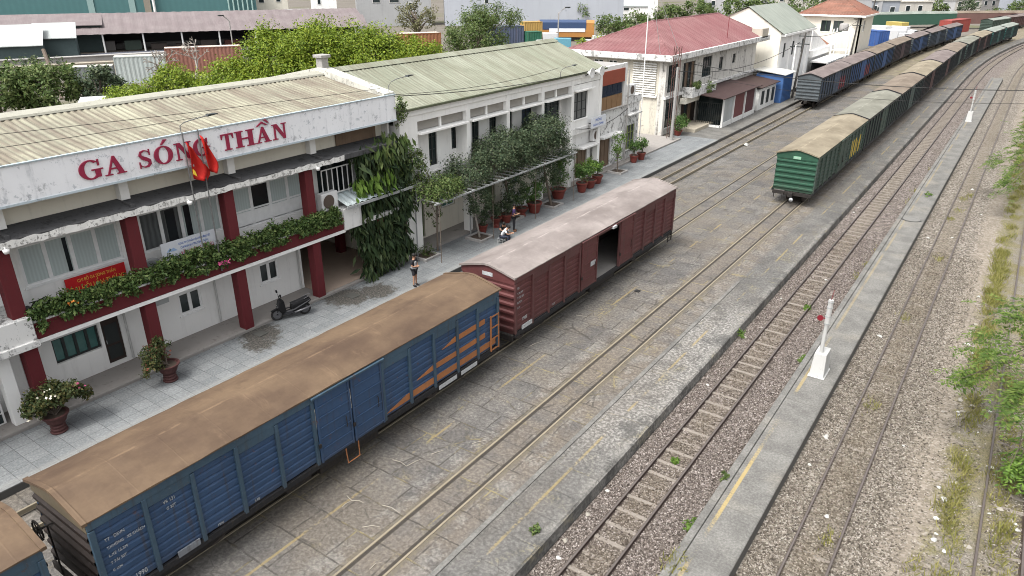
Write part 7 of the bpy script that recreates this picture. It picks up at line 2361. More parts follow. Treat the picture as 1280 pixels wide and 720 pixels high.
for i, (x, y, z, lab) in enumerate(((-69, 143, 4.6, "green tree leftmost of the row behind the pink roof"), (-63.5, 146, 6.2, "rounded green tree second from left behind the pink roof"), (-58, 149, 6.8, "taller green tree at the middle behind the pink roof"), (-52, 151, 7.2, "green tree right of the middle behind the pink roof"), (-46.5, 154, 7.4, "dense green tree just left of the cream gable"), (-40.5, 157, 7.6, "green tree rising behind the cream gable"))):
    tree("background_tree", lab, "tree", (x, y, -0.03), [((x, y, z - 0.4), (3.3, 3.3, 2.6), 34, 60, 1.0)], L_MID if i % 2 else L_BRIGHT if i == 1 else L_MID, BARK, 0.5, 0.25, 80 + i, "row of trees behind the pink roofed house")
tree("background_tree", "green tree between the grey green roof and the red tiled house", "tree", (-31.0, 114, -0.03), [((-31.0, 114, 7.6), (1.8, 2.2, 1.5), 22, 60, 0.7)], L_MID, BARK, 0.35, 0.2, 90)
for i, (x, y, lab) in enumerate(((-14.8, 285, "low green tree left at the far end of the rake"), (-10.8, 290, "green tree in the middle at the far end of the rake"), (-6.5, 292, "low green tree right at the far end of the rake"))):
    tree("background_tree", lab, "tree", (x, y, -0.6), [((x, y, 1.8), (2.6, 3, 2.4), 16, 50, 1.0)], L_MID, BARK, 0.6, 0.2, 95 + i)
for i, (x, y, r, lab) in enumerate(((-52, 226, 3.0, "small tree at the skyline left of the parked vans"), (-44, 252, 3.4, "rounded tree among the far houses beyond the vans"), (-30, 282, 3.2, "tree among far houses above the yellow lorry"), (-24, 312, 3.6, "tree at the skyline above the red container"), (-9, 322, 3.4, "tree at the skyline near the blue grey block"), (-62, 270, 3.6, "tree at the skyline above the cream gable"))):
    tree("background_tree", lab, "tree", (x, y, -0.6), [((x, y, 3.2), (r, r, 2.6), 20, 50, 1.0)], L_GREY if i % 2 else L_MID, BARK, 0.6, 0.2, 120 + i)
# bare tree
t = thing("bare_tree", "leafless grey tree with tangled branches before the rusty container", "tree", (-96, 56, -0.03))
rg = random.Random(4)
m = MB()
def branch(p, d, ln, r, dep):
    if dep == 0 or ln < 0.3:
        return
    e = p + d * ln
    mid = p.lerp(e, 0.5) + Vector((rg.gauss(0, .06), rg.gauss(0, .06), rg.gauss(0, .06))) * ln
    m.tube([p, mid, e], max(r, .045), 5, max(r * 0.65, .04))
    for _ in range(rg.choice((2, 3, 3))):
        nd = (d + Vector((rg.gauss(0, .55), rg.gauss(0, .75), rg.gauss(0.05, .4)))).normalized()
        branch(e, nd, ln * rg.uniform(0.62, 0.85), r * 0.62, dep - 1)
branch(Vector((-96, 54, -0.03)), Vector((0.05, 0.1, 1)).normalized(), 1.9, 0.26, 6)
m.build("trunk", BARKL, t)
t = thing("bare_tree", "second leafless grey tree nearer the rusty container", "tree", (-97.5, 61, -0.03))
m = MB()
branch(Vector((-97.5, 61, -0.03)), Vector((0, 0.2, 1)).normalized(), 1.8, 0.24, 6)
m.build("trunk", BARKL, t)
t = thing("leaning_post", "tall dark leaning post with a leafy tuft left of the dark grey container", "post", (-100, 43, -0.03))
cyl(t, "post", BARK, (-97, 42.3, -0.03), (-100.4, 43.0, 5.6), 0.22, 8)
t = thing("street_lamp", "street lamp with a single arm before the mauve roofed shed", "street lamp", (-121, 84, 0))
MB().tube([(-121, 84, 0), (-121, 84, 6.2), (-121.4, 83.2, 7.1)], 0.12, 6).build("post", CONC, t)
part(t, "lamp_head", DFRAME, (-121.6, -121.2, 82.2, 83.2, 7.05, 7.25))
t = thing("street_lamp", "street lamp with a single arm before the blue grey wall", "street lamp", (-84, 137, 0))
MB().tube([(-84, 137, 0), (-84, 137, 6.4), (-83.2, 138.2, 7.4)], 0.14, 6).build("post", CONC, t)
part(t, "lamp_head", DFRAME, (-83.3, -82.6, 138.2, 139.4, 7.35, 7.6))

# ---- feathery branches reaching in from the right
def spray_tree(lab, base, sprays, seed, mat=L_RTREE):
    """branches with rows of drooping compound leaves"""
    t = thing("feathery_tree", lab, "tree", base)
    rg = np.random.default_rng(seed)
    b = Vector(base)
    top = b + Vector((-0.2, 0.1, 3.2))
    m = MB()
    m.tube([b, b.lerp(top, 0.5) + Vector((0.1, 0, 0)), top], 0.13, 8, 0.07)
    P, D, W = [], [], []
    for (c, r, n) in sprays:
        for k in range(n):
            e = np.array(c) + rg.normal(0, 1, 3) * np.array(r) * 0.55
            s_ = np.array(top) * 0.45 + np.array(c) * 0.55 + rg.normal(0, .3, 3)
            if k % 5 == 0:
                m.tube([tuple(top), tuple((np.array(top) + s_) / 2 + [0, 0, 0.15]), tuple(s_), tuple(e)], 0.03, 5, 0.008)
            a = e - s_
            a[2] *= 0.5
            a = a + rg.normal(0, 0.25, 3)
            a /= np.linalg.norm(a)
            ln = 0.5 + 0.4 * rg.random()
            side = np.cross(a, [0, 0, 1.0])
            side /= np.linalg.norm(side) + 1e-6
            for j in range(9):
                f = j / 8
                p = e + a * ln * (f - 0.4) + np.array([0, 0, -0.18 * f * f])
                for sg in (-1, 1):
                    d = side * sg + a * 0.6 + np.array([0, 0, -0.25]) + rg.normal(0, .18, 3)
                    P.append(p)
                    D.append(d / np.linalg.norm(d))
                    W.append(a)
    P, D, W = np.array(P), np.array(D), np.array(W)
    n = len(P)
    s = (0.17 * (0.6 + 0.7 * rg.random(n)))[:, None]
    w = np.cross(D, np.array([0, 0, 1.0]) + rg.normal(0, .35, (n, 3)))
    w /= np.linalg.norm(w, axis=1, keepdims=True)
    V = np.stack([P, P + D * s * .5 + w * s * .2, P + D * s, P + D * s * .5 - w * s * .2], 1).reshape(-1, 3)
    quads_object("crown", V, mat, t)
    m.build("trunk", BARK, t)
spray_tree("feathery green tree leaning in from the right edge over the weedy siding", (3.6, 29.5, -0.5), [((1.05, 27.0, 2.7), (0.85, 1.5, 0.22), 52), ((1.65, 29.4, 3.3), (0.8, 1.4, 0.2), 52), ((0.6, 25.6, 2.2), (0.5, 0.6, 0.15), 24), ((1.9, 24.6, 2.4), (0.5, 1.2, 0.25), 40)], 3)
spray_tree("feathery green tree farther up the right edge beside the siding", (2.6, 63, -0.5), [((0.4, 62, 3.2), (0.8, 4.0, 1.0), 90), ((1.0, 68, 3.8), (0.9, 4.0, 1.0), 100), ((0.2, 57, 2.0), (0.5, 3, 0.8), 60), ((-0.7, 60, 2.4), (0.4, 2, 0.4), 30)], 4)
spray_tree("small bright green bush at the right edge below the feathery tree", (3.1, 24.0, -0.5), [((2.55, 23.8, 0.6), (0.35, 0.7, 0.3), 50)], 6, L_WEED)

# ---- weeds and dry grass between the tracks (nobody could count the blades)
def blades(name, spots, seed, mat, hgt=0.22):
    rg = np.random.default_rng(seed)
    V = []
    for (x0, x1, y0, y1, n, z) in spots:
        k = max(2, n // 60)
        cx, cy = rg.uniform(x0, x1, k), rg.uniform(y0, y1, k)
        ii = rg.integers(0, k, n)
        px, py = cx[ii] + rg.normal(0, .14, n), cy[ii] + rg.normal(0, .3, n)
        d = np.stack([rg.normal(0, .5, n), rg.normal(0, .5, n), np.ones(n)], 1)
        h = (hgt * (0.5 + rg.random(n)))[:, None]
        w = np.stack([rg.normal(0, 1, n), rg.normal(0, 1, n), np.zeros(n)], 1)
        w /= np.linalg.norm(w, axis=1, keepdims=True)
        P = np.stack([px, py, np.full(n, z)], 1)
        V.append(np.stack([P - w * .012, P + d * h * .5 - w * .018, P + d * h + w * .004, P + w * .012], 1).reshape(-1, 3))
    o = quads_object(name, np.concatenate(V), mat, None, kind='stuff')
    return o
o = blades("dry_grass", [(0.65, 1.3, 20, 60, 2600, -0.43), (0.6, 1.15, 30, 48, 2600, -0.43), (1.9, 2.8, 19, 32, 700, -0.45), (2.2, 3.6, 19, 40, 1500, -0.45), (0.9, 1.5, 17, 24, 500, -0.45), (0.5, 1.4, 60, 100, 4000, -0.43)], 2, L_GRASS)
o['label'] = "dry olive grass strip between the trodden earth and the weedy siding"
o = blades("ballast_weeds", [(-2.3, -1.6, 16, 60, 500, -0.45), (-5.1, -4.95, 38, 70, 500, -0.4), (-4.9, -4.8, 14.2, 15.0, 160, -0.05), (0.2, 0.9, 17, 19.5, 260, -0.43)], 5, L_GRASS, 0.14)
o['label'] = "sparse dry weeds along the ballast and platform kerb"
for i, (x, y, z, r, lab) in enumerate(((-5.12, 16.4, -0.38, 0.2, "bright green weed tuft at the kerb near the bottom of the island platform"), (-7.95, 29.0, -0.35, 0.2, "bright green weed at the paved yard's edge above the ballast"), (-5.1, 28.2, -0.35, 0.2, "green weed beside the kerb behind the white signal post"), (-6.75, 19.0, -0.4, 0.13, "tiny green weed between the rails of the main line"), (-6.3, 33.6, -0.38, 0.15, "green weed against the main line rail beyond the signal post"), (-4.1, 56.5, 0.0, 0.25, "weed patch on the island platform past the manhole"), (2.4, 24.6, -0.4, .25, "bright green weed clump at the right edge beside the siding rail"), (-8.5, 13.3, 0.0, .12, "tiny weed on the yard's edge near the yellow line"), (-5.0, 18.6, -.02, .13, "small weed growing over the platform kerb"))):
    t = thing("weed_tuft", lab, "weed", (x, y, z))
    p, n_, _ = crown_pts((x, y, z + r * 0.4), (r, r * 1.3, r * 0.7), 8, 22, r * 0.4, 200 + i)
    quads_object("foliage", leaf_mesh(p, n_, 0.09, 5, 0.5), L_WEED if i not in (7, 8) else L_MID, t)
# ------------------------------------------------------------------ people
SKIN = plain("tan_skin", (0.36, 0.2, 0.13), 0.6)
HAIR = plain("black_hair", (0.012, 0.011, 0.01), 0.6)

def skin_chain(name, verts, edges, radii, mat, parent, root=0, sub=1):
    me = bpy.data.meshes.new(name)
    me.from_pydata([tuple(v) for v in verts], edges, [])
    o = bpy.data.objects.new(name, me)
    COL.objects.link(o)
    o.parent = parent
    sk = o.modifiers.new("skin", 'SKIN')
    sk.use_smooth_shade = True
    ly = me.skin_vertices[0].data if me.skin_vertices else None
    if ly is None:
        bpy.context.view_layer.objects.active = o
        bpy.ops.mesh.customdata_skin_add()
        ly = me.skin_vertices[0].data
    for i, r in enumerate(radii):
        ly[i].radius = r if isinstance(r, tuple) else (r, r)
        ly[i].use_root = (i == root)
    sb = o.modifiers.new("sub", 'SUBSURF')
    sb.levels = sb.render_levels = sub
    bpy.context.view_layer.update()
    m2 = bpy.data.meshes.new_from_object(o.evaluated_get(bpy.context.evaluated_depsgraph_get()))
    o.modifiers.clear()
    o.data = m2
    m2.name = name
    m2.materials.clear()
    m2.materials.append(mat)
    return o

def person(lab, loc, rz, pose, shirt, trousers, shoe, short_legs=False, vest=None, hold=None):
    """pose: joint name -> (x right, y forward, z up) in the figure's own frame"""
    t = thing("person", lab, "person", loc, rz)
    J = pose
    V = Vector
    names = ["pelvis", "waist", "chest", "neck", "head", "crown",
             "shl", "elbl", "wrl", "hdl", "shr", "elbr", "wrr", "hdr", "hipl", "kneel", "anklel", "toel", "hipr", "kneer", "ankler", "toer"]
    rad = dict(pelvis=.12, waist=.11, chest=.125, neck=.05, head=.083, crown=.07, shl=.055, elbl=.04, wrl=.028, hdl=.035, shr=.055, elbr=.04, wrr=.028, hdr=.035,
               hipl=.08, kneel=.055, anklel=.038, toel=.035, hipr=.08, kneer=.055, ankler=.038, toer=.035)
    E = [("pelvis", "waist"), ("waist", "chest"), ("chest", "neck"), ("neck", "head"), ("head", "crown"), ("chest", "shl"), ("shl", "elbl"), ("elbl", "wrl"), ("wrl", "hdl"),
         ("chest", "shr"), ("shr", "elbr"), ("elbr", "wrr"), ("wrr", "hdr"), ("pelvis", "hipl"), ("hipl", "kneel"), ("kneel", "anklel"), ("anklel", "toel"), ("pelvis", "hipr"), ("hipr", "kneer"), ("kneer", "ankler"), ("ankler", "toer")]
    verts = [V(J[n]) for n in names]
    radii = [rad[n] for n in names]
    edges = [(names.index(a), names.index(b)) for a, b in E]
    # five fingers on each hand
    for s in ("l", "r"):
        h, w = V(J["hd" + s]), V(J["wr" + s])
        d = (h - w).normalized()
        sd = d.cross(V((0, 0, 1)))
        if sd.length < 0.1:
            sd = V((1, 0, 0))
        sd.normalize()
        up = sd.cross(d)
        for k, (off, ln) in enumerate(((-.03, .055), (-.01, .068), (.01, .064), (.03, .05))):
            i = len(verts)
            verts += [h + sd * off + d * 0.03, h + sd * off * 1.15 + d * (0.03 + ln * .6) - up * .012, h + sd * off * 1.15 + d * (0.03 + ln) - up * 0.035]
            radii += [.0105, .0095, .008]
            edges += [(names.index("hd" + s), i), (i, i + 1), (i + 1, i + 2)]
        i = len(verts)
        verts += [h - sd * .045 - d * 0.005, h - sd * .06 + d * .035]
        radii += [.012, .0095]
        edges += [(names.index("hd" + s), i), (i, i + 1)]
    skin_chain("body", verts, edges, radii, SKIN, t)
    # face: nose, eyes, mouth and ears on the head
    hd = V(J["head"])
    fw = V(J.get("face", (0, 1, 0))).normalized()
    rt = fw.cross(V((0, 0, 1))).normalized()
    up = rt.cross(fw)
    def blob(nm, c, r, mt, sc=(1, 1, 1)):
        m = MB()
        m.lathe([(0, -1), (.5, -.87), (.87, -.5), (1, 0), (.87, .5), (.5, .87), (0, 1)], 10)
        m.xf(lambda x, y, z: tuple(c + rt * x * r * sc[0] + fw * y * r * sc[1] + up * z * r * sc[2]))
        m.build(nm, mt, t, smooth=True, local=True)
    blob("nose", hd + fw * .088 + up * .005, .016, SKIN, (.8, 1, 1.4))
    for sg in (-1, 1):
        blob("eye", hd + fw * .076 + rt * .03 * sg + up * .025, .01, HAIR)
        blob("ear", hd + rt * .085 * sg + up * .005, .022, SKIN, (.5, .8, 1.3))
    blob("mouth", hd + fw * .078 - up * .04, .016, plain("lips", (0.3, 0.1, 0.08), 0.6), (1.3, .5, .4))
    blob("hair", hd - fw * .014 + up * .06, .112, HAIR, (.92, .98, .9))
    # clothes follow the body
    def sub(ns, es, rr, nm, mt, root):
        skin_chain(nm, [V(J[n]) if isinstance(n, str) else V(n) for n in ns], es, rr, mt, t, root)
    half = lambda a, b, f: tuple(V(J[a]).lerp(V(J[b]), f))
    sub(["pelvis", "waist", "chest", half("chest", "neck", .55), "shl", half("shl", "elbl", .75), "shr", half("shr", "elbr", .75)], [(0, 1), (1, 2), (2, 3), (2, 4), (4, 5), (2, 6), (6, 7)],
        [(.145, .12), (.14, .12), (.155, .13), .075, .075, .065, .075, .065], "shirt", shirt, 2)
    kf = 0.85 if short_legs else 1.0
    if short_legs:
        sub(["pelvis", "hipl", half("hipl", "kneel", kf), "hipr", half("hipr", "kneer", kf)], [(0, 1), (1, 2), (0, 3), (3, 4)], [(.14, .125), .1, .082, .1, .082], "shorts", trousers, 0)
    else:
        sub(["pelvis", "hipl", "kneel", half("kneel", "anklel", .92), "hipr", "kneer", half("kneer", "ankler", .92)], [(0, 1), (1, 2), (2, 3), (0, 4), (4, 5), (5, 6)], [(.14, .125), .1, .075, .058, .1, .075, .058], "trousers", trousers, 0)
    for s in ("l", "r"):
        sub([half("ankle" + s, "toe" + s, -.25), half("ankle" + s, "toe" + s, .4), half("ankle" + s, "toe" + s, 1.1)], [(0, 1), (1, 2)], [.05, .05, .04], "shoe", shoe, 0)
    if vest:
        sub([half("pelvis", "waist", .6), "waist", "chest", half("chest", "neck", .3)], [(0, 1), (1, 2), (2, 3)], [(.152, .13), (.15, .132), (.165, .142), (.11, .1)], "vest", vest, 1)
    if hold:
        m = MB()
        h = (V(J["hdl"]) + V(J["hdr"])) / 2 if hold == 'both' else V(J["hdr"])
        m.box(h.x - .035, h.x + .035, h.y + .02, h.y + .035, h.z - .02, h.z + .12)
        o = m.build("phone", HAIR, None, local=True)
        o.parent = t
    return t
STAND = dict(pelvis=(0, 0, .95), waist=(0, 0, 1.1), chest=(0, .01, 1.32), neck=(0, .01, 1.48), head=(0, .03, 1.6), crown=(0, .03, 1.68),
             shl=(-.19, 0, 1.4), elbl=(-.25, .05, 1.12), wrl=(-.08, .26, 1.1), hdl=(-.02, .3, 1.12), shr=(.19, 0, 1.4), elbr=(.25, .05, 1.12), wrr=(.08, .27, 1.12), hdr=(.02, .31, 1.15),
             hipl=(-.09, 0, .9), kneel=(-.1, .02, .5), anklel=(-.11, 0, .08), toel=(-.12, .16, .04), hipr=(.09, 0, .9), kneer=(.1, .02, .5), ankler=(.11, 0, .08), toer=(.12, .16, .04), face=(0, 1, -.35))
CROSS = dict(STAND, wrl=(.0, .19, 1.1), hdl=(.07, .17, 1.12), wrr=(.0, .24, 1.08), hdr=(-.07, .22, 1.1), elbl=(-.24, .04, 1.12), elbr=(.24, .04, 1.12), face=(0, 1, 0))
SIT = dict(pelvis=(0, 0, .42), waist=(0, .07, .58), chest=(0, .24, .78), neck=(0, .34, .9), head=(0, .42, .98), crown=(0, .43, 1.06),
           shl=(-.18, .24, .86), elbl=(-.22, .42, .64), wrl=(-.1, .6, .66), hdl=(-.05, .66, .68), shr=(.18, .24, .86), elbr=(.22, .42, .64), wrr=(.1, .6, .66), hdr=(.05, .66, .68),
           hipl=(-.1, .04, .42), kneel=(-.16, .44, .48), anklel=(-.16, .42, .08), toel=(-.17, .58, .04), hipr=(.1, .04, .42), kneer=(.16, .44, .48), ankler=(.16, .42, .08), toer=(.17, .58, .04), face=(0, 1, -.6))
BLK = plain("black_cloth", (0.02, 0.02, 0.024), 0.8)
person("man in dark shirt and grey vest standing with folded arms by the small palm", (-22.88, 24.25, 0), R(-80), CROSS, BLK, plain("charcoal_shorts", (0.03, 0.03, 0.035), 0.8), BLK, True, plain("pale_grey_vest", (0.35, 0.36, 0.37), 0.7))
person("man in white shirt sitting bent forward beside the maroon wagon's roof", (-22.95, 31.75, 0), R(-70), SIT, plain("white_shirt", (0.62, 0.64, 0.68), 0.7), plain("navy_trousers", (0.025, 0.03, 0.05), 0.8), BLK)
person("man in black sitting next to the one in the white shirt", (-23.35, 32.6, 0), R(-150), SIT, BLK, plain("dark_trousers", (0.03, 0.03, 0.032), 0.8), BLK)
person("man in purple shirt standing and looking down at a phone by the red pots", (-23.55, 33.85, 0), R(-60), STAND, plain("purple_navy_shirt", (0.055, 0.03, 0.1), 0.75), BLK, plain("brown_sandals", (0.2, 0.1, 0.06), 0.8), False, None, 'both')
def stool(lab, x, y):
    t = thing("stool", lab, "stool", (x, y, 0))
    part(t, "seat", plain("grey_plastic", (0.2, 0.21, 0.22), 0.6), (x - .2, x + .2, y - .2, y + .2, .29, .33), bevel=.01)
    for sx in (-1, 1):
        for sy in (-1, 1):
            cyl(t, "leg", GALV, (x + sx * .17, y + sy * .17, 0), (x + sx * .15, y + sy * .15, .29), .018, 6)
stool("low grey stool under the man in the white shirt", -22.95, 31.75)
stool("low grey stool under the sitting man in black", -23.35, 32.6)

# ------------------------------------------------------------------ parked motor scooter
t = thing("motor_scooter", "black motor scooter with grey trim parked before the passage on the tiles", "motor scooter", (-25.08, 18.4, 0), R(-22))
BP = plain("glossy_black_paint", (0.008, 0.008, 0.009), 0.45, 0, 0.25)
RUB = plain("tyre_rubber", (0.025, 0.025, 0.025), 0.85)
CHR = plain("grey_alloy", (0.16, 0.16, 0.17), 0.4, 0.6)
for y in (-0.64, 0.62):
    m = MB()
    n, k = 22, 8
    for i in range(n):
        a = 2 * math.pi * i / n
        for j in range(k):
            b = 2 * math.pi * j / k
            r = 0.235 + 0.05 * math.cos(b)
            m.v.append((0.045 * math.sin(b), y + r * math.cos(a), 0.285 + r * math.sin(a)))
    m.f = [(i * k + j, i * k + (j + 1) % k, ((i + 1) % n) * k + (j + 1) % k, ((i + 1) % n) * k + j) for i in range(n) for j in range(k)]
    wl = m.build("wheel", RUB, t, smooth=True, local=True)
    m = MB()
    m.lathe([(0.19, -.02), (0.2, 0), (0.19, .02), (.05, .035), (.05, -.035)], 18, (0, y, .285), 'x')
    m.build("rim", CHR, wl, local=True)
m = MB()   # leg shield and front apron
m.prism([(-0.62, .62), (-.5, .95), (-.38, 1.0), (-.3, .9), (-.26, .5), (-.34, .34), (-.52, .4)], 'x', -.21, .21)
m.build("front_apron", BP, t, bevel=.05, local=True, seg=2)
m = MB()
m.prism([(-.4, .24), (.12, .24), (.12, .36), (-.34, .36)], 'x', -.15, .15)
m.build("footboard", plain("matt_dark_plastic", (0.04, 0.04, 0.045), 0.6), t, bevel=.02, local=True)
m = MB()
m.prism([(.02, .3), (.5, .36), (.92, .68), (.88, .8), (.3, .72), (.02, .66), (-.02, .45)], 'x', -.17, .17)
m.build("rear_body", BP, t, bevel=.05, local=True, seg=2)
m = MB()
m.prism([(-.06, .2), (.42, .2), (.66, .3), (.62, .5), (.1, .5), (-.08, .36)], 'x', -.13, .13)
m.build("engine", plain("dark_engine_casing", (0.02, 0.02, 0.022), 0.6), t, bevel=.03, local=True)
m = MB()
m.prism([(-.02, .7), (.3, .76), (.78, .88), (.82, .82), (.4, .7), (.02, .64)], 'x', -.13, .13)
m.build("seat", plain("black_seat_vinyl", (0.012, 0.012, 0.014), 0.6), t, bevel=.03, local=True, seg=2)
for sx in (-1, 1):
    m = MB()
    m.prism([(-.26, .44), (.1, .46), (.85, .74), (.84, .7), (.1, .4), (-.26, .38)], 'x', sx * .175 - .006, sx * .175 + .006)
    m.build("side_trim", CHR, t, local=True)
m = MB()
m.tube([(-.33, -.38, 1.02), (-.2, -.44, 1.06), (0, -.46, 1.04), (.2, -.44, 1.06), (.33, -.38, 1.02)], .02, 7)
m.build("handlebar", BP, t, local=True)
for sx in (-1, 1):
    m = MB()
    m.tube([(sx * .22, -.44, 1.06), (sx * .27, -.46, 1.24)], .007, 5)
    m.prism([(-.5, 1.22), (-.44, 1.22), (-.44, 1.32), (-.5, 1.32)], 'x', sx * .29 - .06, sx * .29 + .06)
    m.build("mirror", BP, t, local=True)
    m = MB()
    m.box(sx * .1 - .05, sx * .1 + .05, -.6, -.55, .64, .7)
    m.build("headlight", plain("clear_lamp_glass", (0.7, 0.72, 0.72), 0.1), t, bevel=.012, local=True)
m = MB()
m.tube([(0, -.5, .8), (0, -.64, .29)], .035, 7)
m.prism([(-.9, .5), (-.6, .6), (-.4, .5), (-.42, .42), (-.6, .54), (-.88, .46)], 'x', -.06, .06)
m.build("front_fork", BP, t, local=True)
m = MB()
m.tube([(.17, .1, .28), (.18, .5, .34), (.19, .85, .42)], .045, 9)
m.build("exhaust", CHR, t, smooth=True, local=True)
m = MB()
m.tube([(-.12, -.02, .26), (-.28, .05, .0)], .014, 6)
m.build("side_stand", CHR, t, local=True)
m = MB()
m.tube([(-.12, .6, .82), (-.12, .92, .92), (.12, .92, .92), (.12, .6, .82)], .014, 6)
m.build("grab_rail", CHR, t, local=True)
t = thing("motor_scooter", "dark scooter half hidden behind the plants at the left end of the balcony", "motor scooter", (-26.3, 8.9, 3.15), R(100))
m = MB()
m.prism([(-.4, .3), (.4, .3), (.55, .6), (.1, .62), (-.3, 1.0), (-.5, .9)], 'x', -.14, .14)
m.build("body", BP, t, bevel=.04, local=True)
for y in (-.6, .6):
    m = MB()
    m.lathe([(.2, -.04), (.28, -.03), (.28, .03), (.2, .04)], 16, (0, y, .28), 'x')
    m.build("wheel", RUB, t, local=True)
m = MB()
m.tube([(-.3, -.4, 1.05), (0, -.42, 1.02), (.3, -.4, 1.05)], .02, 6)
m.build("handlebar", BP, t, local=True)

# ------------------------------------------------------------------ white signal posts on the island platform
SIGW = m_plaster("whitewashed_signal_block", (0.43, 0.43, 0.42), 0.3, 0.2)
SRED = plain("signal_red", (0.16, 0.012, 0.02), 0.5)
def signal(lab, x, y, lever=True):
    t = thing("point_signal", lab, "signal post", (x, y, 0))
    m = MB()
    a, b, c, d, h = .27, .48, .22, .36, .98
    m.v = [(x - a, y - b, -.01), (x + a, y - b, -.01), (x + a, y + b, -.01), (x - a, y + b, -.01), (x - c, y - d, h), (x + c, y - d, h), (x + c, y + d, h), (x - c, y + d, h)]
    m.f = [(3, 2, 1, 0), (4, 5, 6, 7), (0, 1, 5, 4), (1, 2, 6, 5), (2, 3, 7, 6), (3, 0, 4, 7)]
    m.build("plinth", SIGW, t, bevel=.03, seg=2)
    part(t, "footing", SIGW, (x - .31, x + .31, y - .54, y + .52, -.01, .03), bevel=.02)
    MB().tube([(x - .02, y - .2, h - .05), (x - .02, y - .22, 2.2)], .075, 10, .07).build("lower_pole", SIGW, t)
    MB().tube([(x - .02, y - .22, 2.18), (x - .02, y - .22, 3.2)], .1, 10, .09).build("upper_pole", SIGW, t)
    for z in (2.2, 2.5, 2.86, 3.1):
        MB().lathe([(.0, z), (.108, z), (.112, z + .02), (.108, z + .04), (0, z + .04)], 12, (x - .02, y - .22, 0)).build("band", GALV, t)
    cyl(t, "red_tip", SRED, (x - .02, y - .22, 3.2), (x + .02, y - .2, 3.6), .012, 5)
    m = MB()
    m.lathe([(0, -.03), (.11, -.03), (.11, .03), (0, .03)], 14, (x - .27, y - .3, 2.42), 'y')
    m.build("red_disc", SRED, t)
    cyl(t, "bracket", SRED, (x - .3, y - .25, 2.42), (x + .05, y - .25, 2.42), .025, 6)
signal("white signal post with red disc on a tapered block, nearest the camera", -4.2, 27.0)
signal("white signal post on a tapered block far along the island platform", -4.45, 90.0)
t = thing("manhole_cover", "dark rimmed round manhole cover in the island platform", "manhole cover", (-4.22, 50.2, 0))
MB().lathe([(0, .004), (.42, .004), (.45, .02), (.5, .02), (.5, .002)], 28, (-4.22, 50.2, 0)).build("cover", plain("grey_cover", (0.15, 0.147, 0.138), 0.9), t)
part_ = MB()
n = 28
vs = []
for i in range(17):
    a = math.pi + math.pi * i / 16
    vs += [(-4.22 + .52 * math.cos(a), 50.2 + .52 * math.sin(a), .006), (-4.22 + .62 * math.cos(a), 50.2 + .62 * math.sin(a), .006)]
part_.v = vs
part_.f = [(2 * i, 2 * i + 1, 2 * i + 3, 2 * i + 2) for i in range(16)]
part_.build("tar_rim", plain("black_tar", (0.03, 0.03, 0.03), 0.8), t)
for i, (x, y, r) in enumerate(((-24.9, 16.5, .45), (-24.55, 21.6, .5))):
    t = thing("drain_cover", ("dark drain cover in the wet patch by the third red column", "dark drain cover in the muddy patch by the passage")[i], "drain cover", (x, y, 0))
    m = MB()
    m.box(x - r * .6, x + r * .6, y - r * .5, y + r * .5, .002, .03)
    m.build("lid", plain("mossy_black_lid", (0.06, 0.06, 0.055), 0.9), t, bevel=.01)

# ------------------------------------------------------------------ wires
WIRE = plain("black_cable", (0.02, 0.02, 0.02), 0.6)
def cable(lab, p, q, sag, r=.025, n=16):
    m = MB()
    p, q = Vector(p), Vector(q)
    pts = []
    for i in range(n + 1):
        f = i / n
        v = p.lerp(q, f)
        v.z -= 4 * sag * f * (1 - f)
        pts.append(v)
    m.tube(pts, r, 5)
    o = m.build("overhead_cable", WIRE, None)
    tag(o, lab, "cable", "cables")
cable("upper black cable crossing over the green train to the right edge", (-27.7, 69.6, 6.2), (9.0, 60.2, 8.0), 1.0, .028)
cable("lower black cable crossing over the green train to the right edge", (-27.7, 70.2, 5.2), (9.0, 56.6, 7.9), 1.3, .014)
cable("cable drooping along the front of the old pink roofed house", (-26.9, 63.6, 6.2), (-23.9, 94.8, 6.6), 1.3, .03)
cable("thin cable lying across the corrugated station roof, upper one", (-29.3, -2, 9.85), (-26.0, 25.9, 9.15), .15, .011)
cable("thin cable lying across the corrugated station roof, lower one", (-27.6, -2, 9.55), (-26.0, 16, 9.25), .15, .01)
cable("cable hanging along the eaves of the green roofed wing", (-25.4, 26.2, 8.8), (-25.2, 47.8, 8.15), .35, .02)
cable("second cable looping on the green roof above the eaves", (-25.45, 26.4, 8.85), (-25.6, 42.0, 8.6), .3, .014)
cable("cable from the wing's signboard to the link block", (-25.35, 44, 4.3), (-25.9, 53.2, 4.4), .5, .025)
cable("cable between the dark pole and the water tower pole", (-23.6, 94.9, 7.3), (-23.4, 123.6, 7.6), .8, .03)
t = thing("roof_aerial", "thin roof aerial standing on the pink roof", "aerial", (-29, 81, 8.4))
cyl(t, "mast", SRED, (-28.0, 80.5, 7.6), (-28.0, 80.5, 10.0), .03, 5)
t = thing("roof_tank", "pale rusty tank on a frame at the end of the pink roof", "tank", (-27.5, 90.5, 6.9))
part(t, "tank", paint("rusty_pale_tank", (0.42, 0.38, 0.32), 0.7, .2, .5), (-28.2, -26.9, 89.3, 91.6, 7.2, 8.3), bevel=.05)
part(t, "frame", GALV, (-28.3, -26.8, 89.2, 91.7, 7.05, 7.18))

